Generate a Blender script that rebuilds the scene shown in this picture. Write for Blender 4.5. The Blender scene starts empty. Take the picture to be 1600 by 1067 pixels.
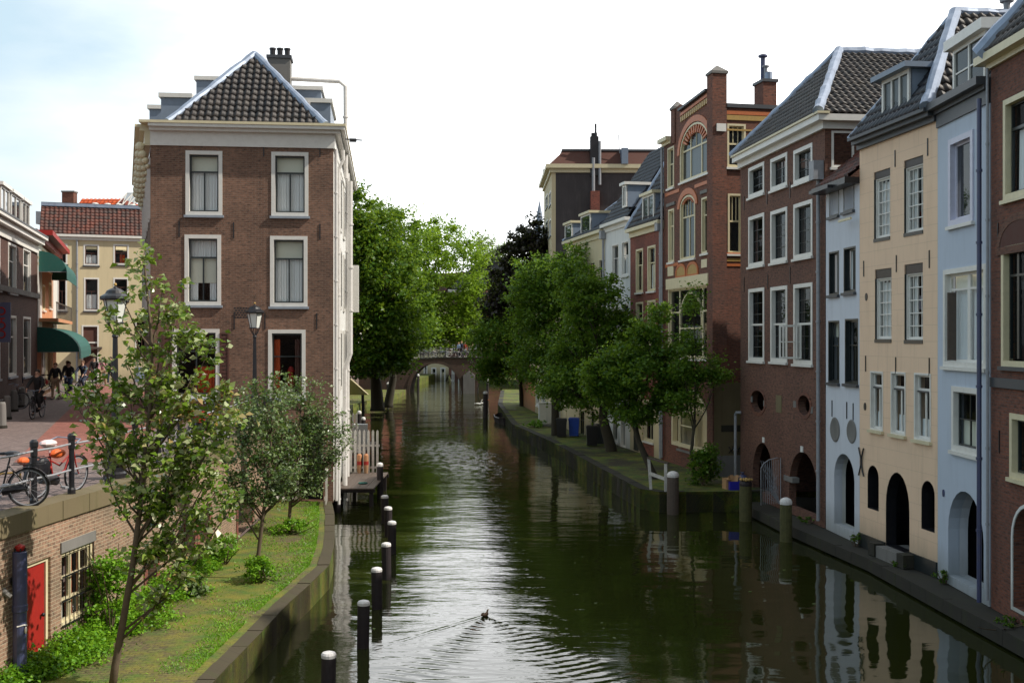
import bpy, bmesh, math, random
import numpy as np
from mathutils import Vector, Matrix
from mathutils.geometry import tessellate_polygon
R = math.radians
random.seed(7)
rng = np.random.default_rng(11)
S = bpy.context.scene
COL = S.collection
# ------------------------------------------------------------ camera, sky, sun
FPX, CX, HY, CAMZ = 1750.0, 800.0, 528.0, 6.35      # focal length in photo pixels, centre column, horizon row, eye height
cam = bpy.data.objects.new('camera', bpy.data.cameras.new('camera'))
COL.objects.link(cam); S.camera = cam
cam.location = (0, 0, CAMZ); cam.rotation_euler = (R(90), 0, 0)
cam.data.sensor_width = 36; cam.data.lens = 36*FPX/1600; cam.data.shift_y = -(533.5-HY)/1600
cam.data.clip_start = .1; cam.data.clip_end = 5000
SUN_EL, SUN_AZ = R(42), R(97)                       # azimuth from +Y (the view) towards +X (right)
sun = bpy.data.objects.new('sun', bpy.data.lights.new('sun', 'SUN'))
COL.objects.link(sun)
sun.data.energy = 5.0; sun.data.angle = R(.6); sun.data.color = (1, .93, .82)
sd = Vector((math.sin(SUN_AZ)*math.cos(SUN_EL), math.cos(SUN_AZ)*math.cos(SUN_EL), math.sin(SUN_EL)))
sun.rotation_euler = sd.to_track_quat('Z', 'Y').to_euler(); sun.location = (30, 0, 40)
S.view_settings.view_transform = 'Standard'; S.view_settings.look = 'None'
S.view_settings.exposure = 0.0; S.view_settings.gamma = 1
W = bpy.data.worlds.new('World'); S.world = W; W.use_nodes = True
def world():
    nt = W.node_tree; N = nt.nodes; L = nt.links
    bg = N['Background']; bg.inputs['Strength'].default_value = .1
    sky = N.new('ShaderNodeTexSky'); sky.sky_type = 'NISHITA'; sky.sun_disc = False
    sky.sun_elevation = SUN_EL; sky.sun_rotation = SUN_AZ; sky.dust_density = 1.5
    tc = N.new('ShaderNodeTexCoord'); sp = N.new('ShaderNodeSeparateXYZ'); L.new(tc.outputs['Generated'], sp.inputs[0])
    mp = N.new('ShaderNodeMapping'); mp.inputs['Scale'].default_value = (1.6, 1.6, 4.5); L.new(tc.outputs['Generated'], mp.inputs[0])
    nz = N.new('ShaderNodeTexNoise'); nz.inputs['Scale'].default_value = 1.5; nz.inputs['Detail'].default_value = 7
    nz.inputs['Roughness'].default_value = .52
    L.new(mp.outputs[0], nz.inputs[0])
    def M(op, a, b, clamp=False):
        n = N.new('ShaderNodeMath'); n.operation = op; n.use_clamp = clamp
        for i, q in ((0, a), (1, b)):
            if isinstance(q, (int, float)): n.inputs[i].default_value = q
            else: L.new(q, n.inputs[i])
        return n.outputs[0]
    # cloud cover: full overhead and to the right, thinner towards the left of the view
    cov = M('ADD', M('MULTIPLY', nz.outputs[0], 2.2), M('ADD', M('MULTIPLY', sp.outputs[0], 1.5), .12))
    mask = M('ADD', M('MULTIPLY', cov, 1.25), -.5, True)
    # brightness of cloud: brightest ahead and low, greyer behind the viewer
    ahead = M('ADD', M('MULTIPLY', sp.outputs[1], .5), .5)
    br = M('MULTIPLY', M('ADD', M('MULTIPLY', M('POWER', ahead, 4), 19), 5.2), M('ADD', M('MULTIPLY', nz.outputs[0], .35), .82))
    br = M('MULTIPLY', br, M('ADD', M('MULTIPLY', M('ADD', sp.outputs[0], .12), 1.5, False), 1.0) if False else M('MINIMUM', 1.0, M('MAXIMUM', .6, M('ADD', M('MULTIPLY', sp.outputs[0], 1.3), 1.12))))
    cc = N.new('ShaderNodeVectorMath'); cc.operation = 'SCALE'; cc.inputs[0].default_value = (.985, .995, 1.0); L.new(br, cc.inputs['Scale'])
    sk = N.new('ShaderNodeVectorMath'); sk.operation = 'MULTIPLY_ADD'; sk.inputs[1].default_value = (.55, .5, .45); sk.inputs[2].default_value = (5.4, 6.9, 7.7)
    L.new(sky.outputs[0], sk.inputs[0])
    mx = N.new('ShaderNodeMix'); mx.data_type = 'RGBA'
    L.new(mask, mx.inputs['Factor']); L.new(sk.outputs[0], mx.inputs['A']); L.new(cc.outputs[0], mx.inputs['B'])
    L.new(mx.outputs['Result'], bg.inputs['Color'])
world()
S.cycles.use_denoising = True
S.cycles.max_bounces = 8; S.cycles.transparent_max_bounces = 12
S.cycles.caustics_reflective = False; S.cycles.caustics_refractive = False

# ------------------------------------------------------------ helpers
def P(px, py, Y): return Vector(((px-CX)/FPX*Y, Y, CAMZ-(py-HY)/FPX*Y))
def X(px, Y): return (px-CX)/FPX*Y
def ZH(py, Y): return CAMZ-(py-HY)/FPX*Y
def tag(o, label=None, cat=None, group=None, kind=None):
    if label: o['label'] = label
    if cat: o['category'] = cat
    if group: o['group'] = group
    if kind: o['kind'] = kind
    return o
def empty(name, loc=(0, 0, 0), rz=0, **k):
    o = bpy.data.objects.new(name, None); COL.objects.link(o); o.location = loc; o.rotation_euler = (0, 0, rz)
    o.empty_display_size = .3
    return tag(o, **k)
def children(o): return [c for c in list(COL.objects) if c.parent == o]
def copy_tree(o, parent=None):
    c = o.copy(); COL.objects.link(c); c.parent = parent
    for ch in children(o): copy_tree(ch, c)
    return c
class MB:
    def __init__(s, M=None): s.v = []; s.f = []; s.uv = []; s.M = M
    def add(s, vs, fs, uvs=None):
        n = len(s.v)
        if s.M is not None: vs = [tuple(s.M @ Vector(q)) for q in vs]
        s.v += [tuple(q) for q in vs]; s.f += [tuple(n+i for i in f) for f in fs]
        return s
    def box(s, x0, x1, y0, y1, z0, z1):
        return s.add([(x0,y0,z0),(x1,y0,z0),(x1,y1,z0),(x0,y1,z0),(x0,y0,z1),(x1,y0,z1),(x1,y1,z1),(x0,y1,z1)],
            [(0,3,2,1),(4,5,6,7),(0,1,5,4),(1,2,6,5),(2,3,7,6),(3,0,4,7)])
    def bar(s, a, b, w, h=None, up=(0, 0, 1)):
        h = h or w; a = Vector(a); b = Vector(b); d = (b-a).normalized(); u = Vector(up)
        if abs(d.dot(u)) > .99: u = Vector((0, 1, 0))
        r = d.cross(u).normalized(); u = r.cross(d)
        vs = []
        for p in (a, b):
            for i, j in ((-1,-1),(1,-1),(1,1),(-1,1)): vs.append(p + r*(i*w/2) + u*(j*h/2))
        return s.add(vs, [(0,1,2,3),(7,6,5,4),(0,4,5,1),(1,5,6,2),(2,6,7,3),(3,7,4,0)])
    def tube(s, pts, r, n=8, cap=True):
        pts = [Vector(p) for p in pts]; m = len(pts)
        rs = r if isinstance(r, (list, tuple)) else [r]*m
        vs = []; fs = []; ref = None
        for i, p in enumerate(pts):
            d = (pts[min(i+1, m-1)]-pts[max(i-1, 0)])
            d = d.normalized() if d.length > 1e-9 else Vector((0, 0, 1))
            if ref is None or abs(ref.dot(d)) > .98: ref = Vector((1, 0, 0)) if abs(d.x) < .8 else Vector((0, 1, 0))
            a = (ref - d*ref.dot(d)).normalized(); b = d.cross(a); ref = a
            for k in range(n):
                t = 2*math.pi*k/n; vs.append(p + a*(math.cos(t)*rs[i]) + b*(math.sin(t)*rs[i]))
        for i in range(m-1):
            for k in range(n): fs.append((i*n+k, i*n+(k+1) % n, (i+1)*n+(k+1) % n, (i+1)*n+k))
        if cap: fs.append(tuple(range(n-1, -1, -1))); fs.append(tuple((m-1)*n+k for k in range(n)))
        return s.add(vs, fs)
    def lathe(s, prof, c=(0, 0, 0), n=16):
        vs = []; fs = []; m = len(prof)
        for r, z in prof:
            for k in range(n):
                t = 2*math.pi*k/n; vs.append((c[0]+r*math.cos(t), c[1]+r*math.sin(t), c[2]+z))
        for i in range(m-1):
            for k in range(n): fs.append((i*n+k, i*n+(k+1) % n, (i+1)*n+(k+1) % n, (i+1)*n+k))
        fs.append(tuple(range(n-1, -1, -1))); fs.append(tuple((m-1)*n+k for k in range(n)))
        return s.add(vs, fs)
    def torus(s, c, r0, r1, ax='y', n=28, m=6):
        vs = []; fs = []
        for i in range(n):
            t = 2*math.pi*i/n
            for k in range(m):
                q = 2*math.pi*k/m; rr = r0+r1*math.cos(q); w = r1*math.sin(q)
                a, b = rr*math.cos(t), rr*math.sin(t)
                o = {'y': (a, w, b), 'z': (a, b, w), 'x': (w, a, b)}[ax]
                vs.append((c[0]+o[0], c[1]+o[1], c[2]+o[2]))
        for i in range(n):
            for k in range(m): fs.append((i*m+k, i*m+(k+1) % m, ((i+1) % n)*m+(k+1) % m, ((i+1) % n)*m+k))
        return s.add(vs, fs)
    def ball(s, c, r, n=12, m=8):
        rx, ry, rz = r if isinstance(r, (tuple, list)) else (r, r, r)
        vs = []; fs = []
        for i in range(m+1):
            p = math.pi*i/m
            for k in range(n):
                t = 2*math.pi*k/n; vs.append((c[0]+rx*math.sin(p)*math.cos(t), c[1]+ry*math.sin(p)*math.sin(t), c[2]-rz*math.cos(p)))
        for i in range(m):
            for k in range(n): fs.append((i*n+k, i*n+(k+1) % n, (i+1)*n+(k+1) % n, (i+1)*n+k))
        return s.add(vs, fs)
    def prism(s, poly, y0, y1, holes=(), back=True):     # poly in (u,v), extruded along y
        loops = [list(poly)] + [list(h) for h in holes]
        tris = tessellate_polygon([[Vector((u, v, 0)) for u, v in lp] for lp in loops])
        flat = [q for lp in loops for q in lp]; n = len(flat)
        vs = [(u, y0, v) for u, v in flat] + [(u, y1, v) for u, v in flat]
        fs = []
        for t in tris:
            a, b, c = t
            ar = (flat[b][0]-flat[a][0])*(flat[c][1]-flat[a][1])-(flat[c][0]-flat[a][0])*(flat[b][1]-flat[a][1])
            if abs(ar) < 1e-12: continue
            if ar < 0: a, b, c = a, c, b
            fs.append((a, b, c))
            if back: fs.append((n+a, n+c, n+b))
        k = 0
        for li, lp in enumerate(loops):
            m = len(lp); ar = sum(lp[i][0]*lp[(i+1) % m][1]-lp[(i+1) % m][0]*lp[i][1] for i in range(m))
            flip = (ar < 0) != (li > 0)
            for i in range(m):
                a, b = k+i, k+(i+1) % m
                fs.append((a, b, n+b, n+a) if flip else (b, a, n+a, n+b))
            k += m
        return s.add(vs, fs)
    def ring(s, poly, w, y0, y1): return s.prism(poly, y0, y1, [inset(poly, w)])
    def build(s, name, mat, parent=None, smooth=False, **k):
        me = bpy.data.meshes.new(name); me.from_pydata(s.v, [], s.f); me.update()
        if mat: me.materials.append(mat)
        if smooth: me.polygons.foreach_set('use_smooth', [True]*len(me.polygons))
        o = bpy.data.objects.new(name, me); COL.objects.link(o)
        if parent: o.parent = parent
        return tag(o, **k)
def inset(poly, w):
    m = len(poly); ar = sum(poly[i][0]*poly[(i+1) % m][1]-poly[(i+1) % m][0]*poly[i][1] for i in range(m)); sg = 1 if ar > 0 else -1
    out = []
    for i in range(m):
        p0, p1, p2 = Vector(poly[i-1]), Vector(poly[i]), Vector(poly[(i+1) % m])
        d1 = (p1-p0).normalized(); d2 = (p2-p1).normalized()
        n1 = Vector((-d1.y, d1.x))*sg; n2 = Vector((-d2.y, d2.x))*sg
        b = n1+n2; b = b/max(.2, (1+n1.dot(n2)))
        q = p1+b*w; out.append((q.x, q.y))
    return out
def rectp(u0, u1, v0, v1): return [(u0, v0), (u1, v0), (u1, v1), (u0, v1)]
def archp(u0, u1, v0, v1, rise=None, n=12):
    w = (u1-u0)/2; c = (u0+u1)/2; rise = w if rise is None else rise
    pts = [(u0, v0), (u1, v0)]
    for i in range(n+1):
        t = math.pi*i/n; pts.append((c+w*math.cos(t), v1-rise+rise*math.sin(t)))
    return pts
def ovalp(u, v, a, b, n=20): return [(u+a*math.cos(2*math.pi*i/n), v+b*math.sin(2*math.pi*i/n)) for i in range(n)]
def extent(poly, ax, val):
    o = 1-ax; hits = []; m = len(poly)
    for i in range(m):
        a, b = poly[i], poly[(i+1) % m]
        if (a[ax]-val)*(b[ax]-val) <= 0 and a[ax] != b[ax]:
            t = (val-a[ax])/(b[ax]-a[ax]); hits.append(a[o]+t*(b[o]-a[o]))
    return (min(hits), max(hits)) if hits else (0, 0)
def np_mesh(name, V, F, mat, parent=None, smooth=False, **k):      # F: (n,4) or (n,3)
    me = bpy.data.meshes.new(name); V = np.asarray(V, 'f'); F = np.asarray(F, 'i'); k4 = F.shape[1]
    me.vertices.add(len(V)); me.vertices.foreach_set('co', V.ravel())
    me.loops.add(F.size); me.loops.foreach_set('vertex_index', F.ravel())
    me.polygons.add(len(F)); me.polygons.foreach_set('loop_start', np.arange(0, F.size, k4, dtype='i'))
    if smooth: me.polygons.foreach_set('use_smooth', np.ones(len(F), bool))
    me.update(calc_edges=True); me.materials.append(mat)
    o = bpy.data.objects.new(name, me); COL.objects.link(o)
    if parent: o.parent = parent
    return tag(o, **k)

# ------------------------------------------------------------ materials
class NT:
    def __init__(s, name):
        s.m = bpy.data.materials.new(name); s.m.use_nodes = True; s.t = s.m.node_tree; s.N = s.t.nodes; s.L = s.t.links
        s.b = s.N['Principled BSDF']; s.out = s.N['Material Output']
    def n(s, ty, **k):
        q = s.N.new('ShaderNode'+ty)
        for a, v in k.items():
            if a.startswith('i_'): q.inputs[a[2:].replace('_', ' ')].default_value = v
            else: setattr(q, a, v)
        return q
    def l(s, a, b): s.L.new(a, b)
    def math(s, op, a, b=0, clamp=False):
        q = s.n('Math', operation=op); q.use_clamp = clamp
        for i, v in ((0, a), (1, b)):
            if isinstance(v, (int, float)): q.inputs[i].default_value = v
            else: s.l(v, q.inputs[i])
        return q.outputs[0]
    def mix(s, f, a, b, bt='MIX'):
        q = s.n('Mix', data_type='RGBA', blend_type=bt)
        for k, v in (('Factor', f), ('A', a), ('B', b)):
            if isinstance(v, (int, float)): q.inputs[k].default_value = v
            elif isinstance(v, tuple): q.inputs[k].default_value = v if len(v) == 4 else v+(1,)
            else: s.l(v, q.inputs[k])
        return q.outputs['Result']
    def noise(s, vec, scale, detail=4, rough=.55):
        q = s.n('TexNoise'); q.inputs['Scale'].default_value = scale; q.inputs['Detail'].default_value = detail; q.inputs['Roughness'].default_value = rough
        if vec is not None: s.l(vec, q.inputs['Vector'])
        return q.outputs[0]
    def ramp(s, f, stops):
        q = s.n('ValToRGB'); e = q.color_ramp.elements
        while len(e) < len(stops): e.new(.5)
        for i, (p, c) in enumerate(stops):
            e[i].position = p; c = (c, c, c) if isinstance(c, (int, float)) else c; e[i].color = c+(1,) if len(c) == 3 else c
        s.l(f, q.inputs[0]); return q.outputs[0]
    def obj(s): return s.n('TexCoord').outputs['Object']
    def bump(s, h, strength=.4, dist=.02):
        q = s.n('Bump'); q.inputs['Strength'].default_value = strength; q.inputs['Distance'].default_value = dist
        s.l(h, q.inputs['Height']); s.l(q.outputs[0], s.b.inputs['Normal']); return q
    def set(s, **k):
        for a, v in k.items():
            i = s.b.inputs[a.replace('_', ' ')]
            if isinstance(v, (int, float)): i.default_value = v
            elif isinstance(v, tuple): i.default_value = v+(1,) if len(v) == 3 else v
            else: s.l(v, i)
        return s
def wallvec(t):
    sp = t.n('SeparateXYZ'); t.l(t.obj(), sp.inputs[0])
    cb = t.n('CombineXYZ'); t.l(t.math('ADD', sp.outputs[0], sp.outputs[1]), cb.inputs[0]); t.l(sp.outputs[2], cb.inputs[1])
    return cb.outputs[0], sp
def brick(name, c1, c2, mortar, hue=.25, scale=1, bump=.5, stain=(.05, .04, .035), stain_amt=.5):
    t = NT(name); v, sp = wallvec(t)
    b = t.n('TexBrick'); t.l(v, b.inputs['Vector'])
    for k, q in (('Scale', scale), ('Mortar Size', .007), ('Mortar Smooth', .3), ('Bias', -.1), ('Brick Width', .21), ('Row Height', .066)): b.inputs[k].default_value = q
    b.inputs['Color1'].default_value = c1+(1,); b.inputs['Color2'].default_value = c2+(1,); b.inputs['Mortar'].default_value = mortar+(1,)
    n1 = t.noise(v, .55, 6, .6); n2 = t.noise(v, 9, 3)
    # individual bricks: stretched noise gives courses of lighter and darker bricks
    mp = t.n('Mapping'); mp.inputs['Scale'].default_value = (5.5, 15.2, 1); t.l(v, mp.inputs[0]); n3 = t.noise(mp.outputs[0], 1.0, 2, .7)
    c = t.mix(t.ramp(n3, [(.35, .0), (.68, .75)]), b.outputs['Color'], tuple(min(1, x*1.9) for x in c1), 'MIX')
    c = t.mix(t.ramp(n3, [(.28, .8), (.42, 0.)]), c, tuple(x*.35 for x in c2), 'MIX')
    c = t.mix(t.ramp(n1, [(.42, 0.), (.64, stain_amt)]), c, stain)
    c = t.mix(t.ramp(n1, [(.25, hue), (.45, 0.)]), c, tuple(min(1, x*1.6+.02) for x in c1))
    c = t.mix(.35, c, t.ramp(n2, [(.3, .55), (.7, 1.3)]), 'MULTIPLY')
    c = t.mix(t.math('MULTIPLY', b.outputs['Fac'], t.ramp(n1, [(.3, .95), (.7, .5)])), c, mortar)
    t.set(Base_Color=c, Roughness=.88); t.bump(t.math('ADD', t.math('MULTIPLY', b.outputs['Fac'], -1), t.math('MULTIPLY', n2, .5)), bump, .012)
    return t.m
def plaster(name, c, var=.12, stain=(.12, .11, .1), amt=.35, rough=.8, lines=0, damp=True):
    t = NT(name); v, sp = wallvec(t)
    mp = t.n('Mapping'); mp.inputs['Scale'].default_value = (2.2, .35, 1); t.l(v, mp.inputs[0])
    n1 = t.noise(mp.outputs[0], 1.3, 6, .65); n2 = t.noise(v, .8, 5); n3 = t.noise(v, 30, 3)
    col = t.mix(t.ramp(n1, [(.5, 0.), (.85, amt)]), c, stain)
    col = t.mix(t.ramp(n2, [(.35, var), (.65, 0.)]), col, tuple(x*.72 for x in c))
    # hairline patches of repair and rising damp above the ground line
    mp2 = t.n('Mapping'); mp2.inputs['Scale'].default_value = (3.2, .12, 1); t.l(v, mp2.inputs[0]); st = t.noise(mp2.outputs[0], 2.3, 5, .7)
    col = t.mix(t.ramp(st, [(.55, 0.), (.72, amt*.8)]), col, tuple(x*.55 for x in c))
    dz = t.math('SUBTRACT', 1.15, t.math('ADD', t.math('MULTIPLY', sp.outputs[2], .75), t.math('MULTIPLY', n1, .9)), True)
    if damp: col = t.mix(t.math('MULTIPLY', dz, .8), col, (.13, .13, .08))
    h = t.math('MULTIPLY', n3, .3)
    if lines:
        b = t.n('TexBrick'); t.l(v, b.inputs['Vector'])
        for k, q in (('Scale', 1), ('Mortar Size', .008), ('Mortar Smooth', .2), ('Brick Width', 2.3), ('Row Height', lines)): b.inputs[k].default_value = q
        col = t.mix(t.math('MULTIPLY', b.outputs['Fac'], .28), col, tuple(x*.45 for x in c)); h = t.math('SUBTRACT', h, b.outputs['Fac'])
    t.set(Base_Color=col, Roughness=rough); t.bump(h, .35, .01)
    return t.m
def paint(name, c, rough=.45, dirt=.25, metal=0., dcol=(.1, .09, .08), sc=6):
    t = NT(name); o = t.obj(); n = t.noise(o, sc, 5, .65); n2 = t.noise(o, sc*7, 2)
    t.set(Base_Color=t.mix(t.ramp(n, [(.42, 0.), (.8, dirt)]), c, dcol), Roughness=rough, Metallic=metal); t.bump(n2, .15, .004)
    return t.m
def leafmat(name, cols, trans=.35, rough=.42):
    t = NT(name); g = t.n('NewGeometry'); r = g.outputs['Random Per Island']
    n = t.noise(t.obj(), .55, 3)
    c = t.ramp(t.math('ADD', t.math('MULTIPLY', r, .7), t.math('MULTIPLY', t.math('SUBTRACT', n, .35), .9), True), [(i/(len(cols)-1), q) for i, q in enumerate(cols)])
    t.set(Base_Color=c, Roughness=rough); t.b.inputs['Specular IOR Level'].default_value = .4
    tr = t.n('BsdfTranslucent'); t.l(t.mix(.5, c, (.25, .35, .02), 'MIX'), tr.inputs[0])
    ms = t.n('MixShader'); ms.inputs[0].default_value = trans; t.l(t.b.outputs[0], ms.inputs[1]); t.l(tr.outputs[0], ms.inputs[2]); t.l(ms.outputs[0], t.out.inputs[0])
    return t.m
def tilemat(name, c1, c2, moss=(.1, .1, .05), mamt=.5, rough=.35, spec=.5):
    t = NT(name); uv = t.n('UVMap').outputs[0]
    mp = t.n('Mapping'); mp.inputs['Scale'].default_value = (1/.24, 1/.3, 1); t.l(uv, mp.inputs[0])
    fl = t.n('VectorMath', operation='FLOOR'); t.l(mp.outputs[0], fl.inputs[0])
    wn = t.n('TexWhiteNoise', noise_dimensions='2D'); t.l(fl.outputs[0], wn.inputs[0])
    n = t.noise(t.obj(), 1.4, 6, .65); n2 = t.noise(t.obj(), 25, 3)
    c = t.mix(wn.outputs['Value'], c1, c2); c = t.mix(t.ramp(n, [(.48, 0.), (.75, mamt)]), c, moss)
    t.set(Base_Color=c, Roughness=t.math('ADD', t.math('MULTIPLY', n2, .35), rough)); t.b.inputs['Specular IOR Level'].default_value = spec
    t.bump(n2, .3, .006)
    return t.m
def glassmat(name, tint=(.012, .014, .016), op=.35, rough=.02):
    t = NT(name); n = t.noise(t.obj(), 1.2, 2)
    t.set(Base_Color=tint, Roughness=rough, IOR=1.5); t.bump(n, .25, .012)
    tr = t.n('BsdfTransparent'); tr.inputs[0].default_value = (.93, .95, .95, 1)
    fr = t.n('LayerWeight'); fr.inputs[0].default_value = .5
    ms = t.n('MixShader'); t.l(t.math('ADD', t.math('MULTIPLY', t.math('POWER', fr.outputs['Facing'], 4), .8), op, True), ms.inputs[0]); t.l(tr.outputs[0], ms.inputs[1]); t.l(t.b.outputs[0], ms.inputs[2]); t.l(ms.outputs[0], t.out.inputs[0])
    return t.m
M = {}
M['brick_brown'] = brick('brown house brick', (.18, .095, .062), (.095, .05, .035), (.22, .175, .14), stain=(.06, .035, .025))
M['brick_dark'] = brick('dark red brick', (.15, .052, .03), (.085, .032, .022), (.1, .07, .06), stain=(.055, .04, .035), stain_amt=.45)
M['brick_purple'] = brick('purple brown brick', (.13, .058, .038), (.08, .036, .027), (.1, .068, .052), stain=(.04, .022, .02), stain_amt=.3)
M['brick_red'] = brick('red brick', (.2, .055, .035), (.13, .038, .028), (.14, .09, .075), stain=(.07, .03, .025))
M['brick_wall'] = brick('weathered quay brick', (.25, .15, .1), (.13, .075, .055), (.48, .4, .29), stain=(.13, .105, .07), stain_amt=.7, bump=.8)
M['brick_street'] = brick('street facade brick', (.085, .038, .028), (.055, .026, .02), (.07, .045, .038), stain=(.035, .02, .018), stain_amt=.3)
M['cream'] = plaster('cream stucco', (.84, .6, .42), amt=.3, stain=(.45, .3, .18), lines=.42)
M['brown_dark'] = None
M['cream_pale'] = plaster('pale cream stucco', (.62, .52, .33), amt=.3, stain=(.3, .25, .17))
M['blue_stucco'] = plaster('pale blue stucco', (.5, .56, .66), amt=.25, stain=(.2, .24, .28))
M['white_blue'] = plaster('bluish white stucco', (.62, .65, .72), amt=.3, stain=(.25, .26, .28))
M['white_wall'] = plaster('white plaster', (.7, .7, .68), amt=.4, stain=(.3, .3, .27))
M['dark_render'] = plaster('dark weathered render', (.06, .05, .052), var=.6, amt=.6, stain=(.16, .14, .13))
M['stone'] = plaster('mossy stone', damp=False, c=(.17, .135, .075), var=.5, amt=.8, stain=(.12, .12, .035), rough=.9)
M['stone_grey'] = plaster('grey stone', damp=False, c=(.2, .19, .18), var=.5, amt=.7, stain=(.07, .075, .05), rough=.9)
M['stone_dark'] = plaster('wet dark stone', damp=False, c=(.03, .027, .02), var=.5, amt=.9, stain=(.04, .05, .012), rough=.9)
M['orange_wall'] = plaster('orange wall', (.55, .25, .12), amt=.3)
M['brown_dark'] = paint('dark brown board', (.03, .02, .018), dirt=.2)
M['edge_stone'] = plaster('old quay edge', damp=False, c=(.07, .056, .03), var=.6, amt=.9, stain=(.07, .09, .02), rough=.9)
M['white'] = paint('white paint', (.74, .72, .68), dirt=.22, dcol=(.35, .32, .27))
M['cream_paint'] = paint('cream paint', (.68, .6, .4), dirt=.25, dcol=(.3, .26, .16))
M['lilac'] = paint('lilac white paint', (.6, .6, .72), dirt=.15)
M['dark_paint'] = paint('dark green black paint', (.018, .024, .026), rough=.3, dirt=.1)
M['black'] = paint('black paint', (.012, .012, .016), rough=.35, dirt=.25, dcol=(.06, .05, .045))
M['grey_blue'] = paint('grey blue paint', (.2, .25, .33), dirt=.2)
M['dark_grey'] = paint('dark grey board', (.055, .06, .07), dirt=.2)
M['stone_sill'] = paint('blue grey sill', (.3, .34, .4), dirt=.3)
M['red_paint'] = paint('red door paint', (.32, .012, .008), rough=.6, dirt=.5, dcol=(.2, .01, .008))
M['orange_brick'] = paint('orange glazed brick', (.5, .14, .04), dirt=.4, dcol=(.2, .05, .03), sc=12)
M['yellow_brick'] = paint('yellow glazed brick', (.45, .28, .08), dirt=.4, sc=12)
M['zinc'] = paint('zinc flashing', (.3, .36, .47), rough=.5, dirt=.8, metal=.3, dcol=(.16, .19, .26), sc=3)
M['lead'] = paint('grey pipe', (.3, .31, .34), rough=.5, dirt=.4)
M['pipe_blue'] = paint('dark blue pipe', (.05, .06, .14), rough=.35, dirt=.4)
M['pipe_white'] = paint('white pipe', (.72, .7, .68), rough=.4, dirt=.35, dcol=(.35, .3, .26))
M['wood'] = paint('weathered deck wood', (.1, .075, .06), rough=.8, dirt=.6, dcol=(.05, .04, .035), sc=9)
M['wood_white'] = paint('flaking white wood', (.6, .58, .54), rough=.7, dirt=.6, dcol=(.22, .2, .16), sc=12)
M['post'] = paint('black timber pile', (.018, .012, .014), rough=.7, dirt=.4, dcol=(.04, .03, .028), sc=8)
M['post_moss'] = paint('mossy timber pile', (.09, .085, .03), rough=.85, dirt=.7, dcol=(.02, .025, .01), sc=5)
M['postcap'] = paint('white pile cap', (.75, .73, .72), rough=.55, dirt=.5, dcol=(.35, .28, .26), sc=14)
M['green_cloth'] = paint('green awning cloth', (.012, .095, .08), rough=.85, dirt=.15)
M['curtain'] = paint('white net curtain', (.93, .94, .95), rough=.9, dirt=.0)
M['blind'] = paint('cream blind', (.88, .87, .74), rough=.9, dirt=.05)
M['dark_cloth'] = paint('dark curtain', (.1, .04, .03), rough=.9, dirt=.3)
M['orange_cloth'] = paint('orange curtain', (.55, .09, .02), rough=.9, dirt=.4, dcol=(.25, .04, .02))
M['glass'] = glassmat('window glass', op=.06)
M['glass_dark'] = glassmat('dark window glass', op=.5)
M['glass_sky'] = glassmat('shiny window glass', tint=(.03, .035, .04), op=.62, rough=.015)
M['lampglass'] = paint('milky lamp glass', (.78, .8, .76), rough=.25, dirt=.15, dcol=(.5, .5, .45))
M['tile_dark'] = tilemat('dark glazed pantile', (.014, .013, .015), (.045, .036, .034), moss=(.07, .055, .04), mamt=.5, rough=.34, spec=.45)
M['tile_blue'] = tilemat('blue black pantile', (.012, .014, .022), (.03, .032, .045), moss=(.04, .04, .04), mamt=.25, rough=.25)
M['tile_red'] = tilemat('old red pantile', (.15, .04, .024), (.055, .03, .026), moss=(.05, .04, .035), mamt=.8, rough=.5)
M['tile_orange'] = tilemat('new orange pantile', (.6, .1, .02), (.45, .07, .02), mamt=.1, rough=.5)
M['leaf_young'] = leafmat('whitebeam leaf', [(.04, .1, .015), (.12, .22, .02), (.22, .32, .04), (.42, .46, .25), (.4, .18, .02)], .3, .25)
M['leaf_silver'] = leafmat('silvery leaf', [(.035, .09, .02), (.1, .18, .045), (.24, .31, .15), (.36, .43, .28)], .3, .3)
M['leaf_dark'] = leafmat('dark green leaf', [(.025, .075, .01), (.06, .15, .015), (.12, .23, .02), (.22, .29, .03)], .4)
M['leaf_lime'] = leafmat('lime leaf', [(.08, .17, .015), (.2, .34, .025), (.24, .41, .03), (.36, .52, .06)], .5)
M['leaf_pale'] = leafmat('pale leaf', [(.1, .17, .05), (.2, .29, .1), (.32, .4, .18)], .45)
M['leaf_purple'] = leafmat('copper leaf', [(.012, .01, .012), (.025, .018, .022), (.05, .04, .03), (.05, .06, .02)], .15)
M['leaf_mid'] = leafmat('robinia leaf', [(.03, .09, .012), (.07, .17, .02), (.14, .27, .028), (.25, .38, .05)], .5)
M['leaf_weed'] = leafmat('nettle leaf', [(.06, .18, .012), (.13, .32, .018), (.22, .45, .025), (.3, .52, .04)], .4)
M['bark'] = paint('grey brown bark', (.12, .085, .055), rough=.9, dirt=.6, dcol=(.04, .035, .02), sc=12)
M['bark_dark'] = paint('dark bark', (.035, .028, .02), rough=.9, dirt=.6, dcol=(.05, .055, .02), sc=8)
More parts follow.
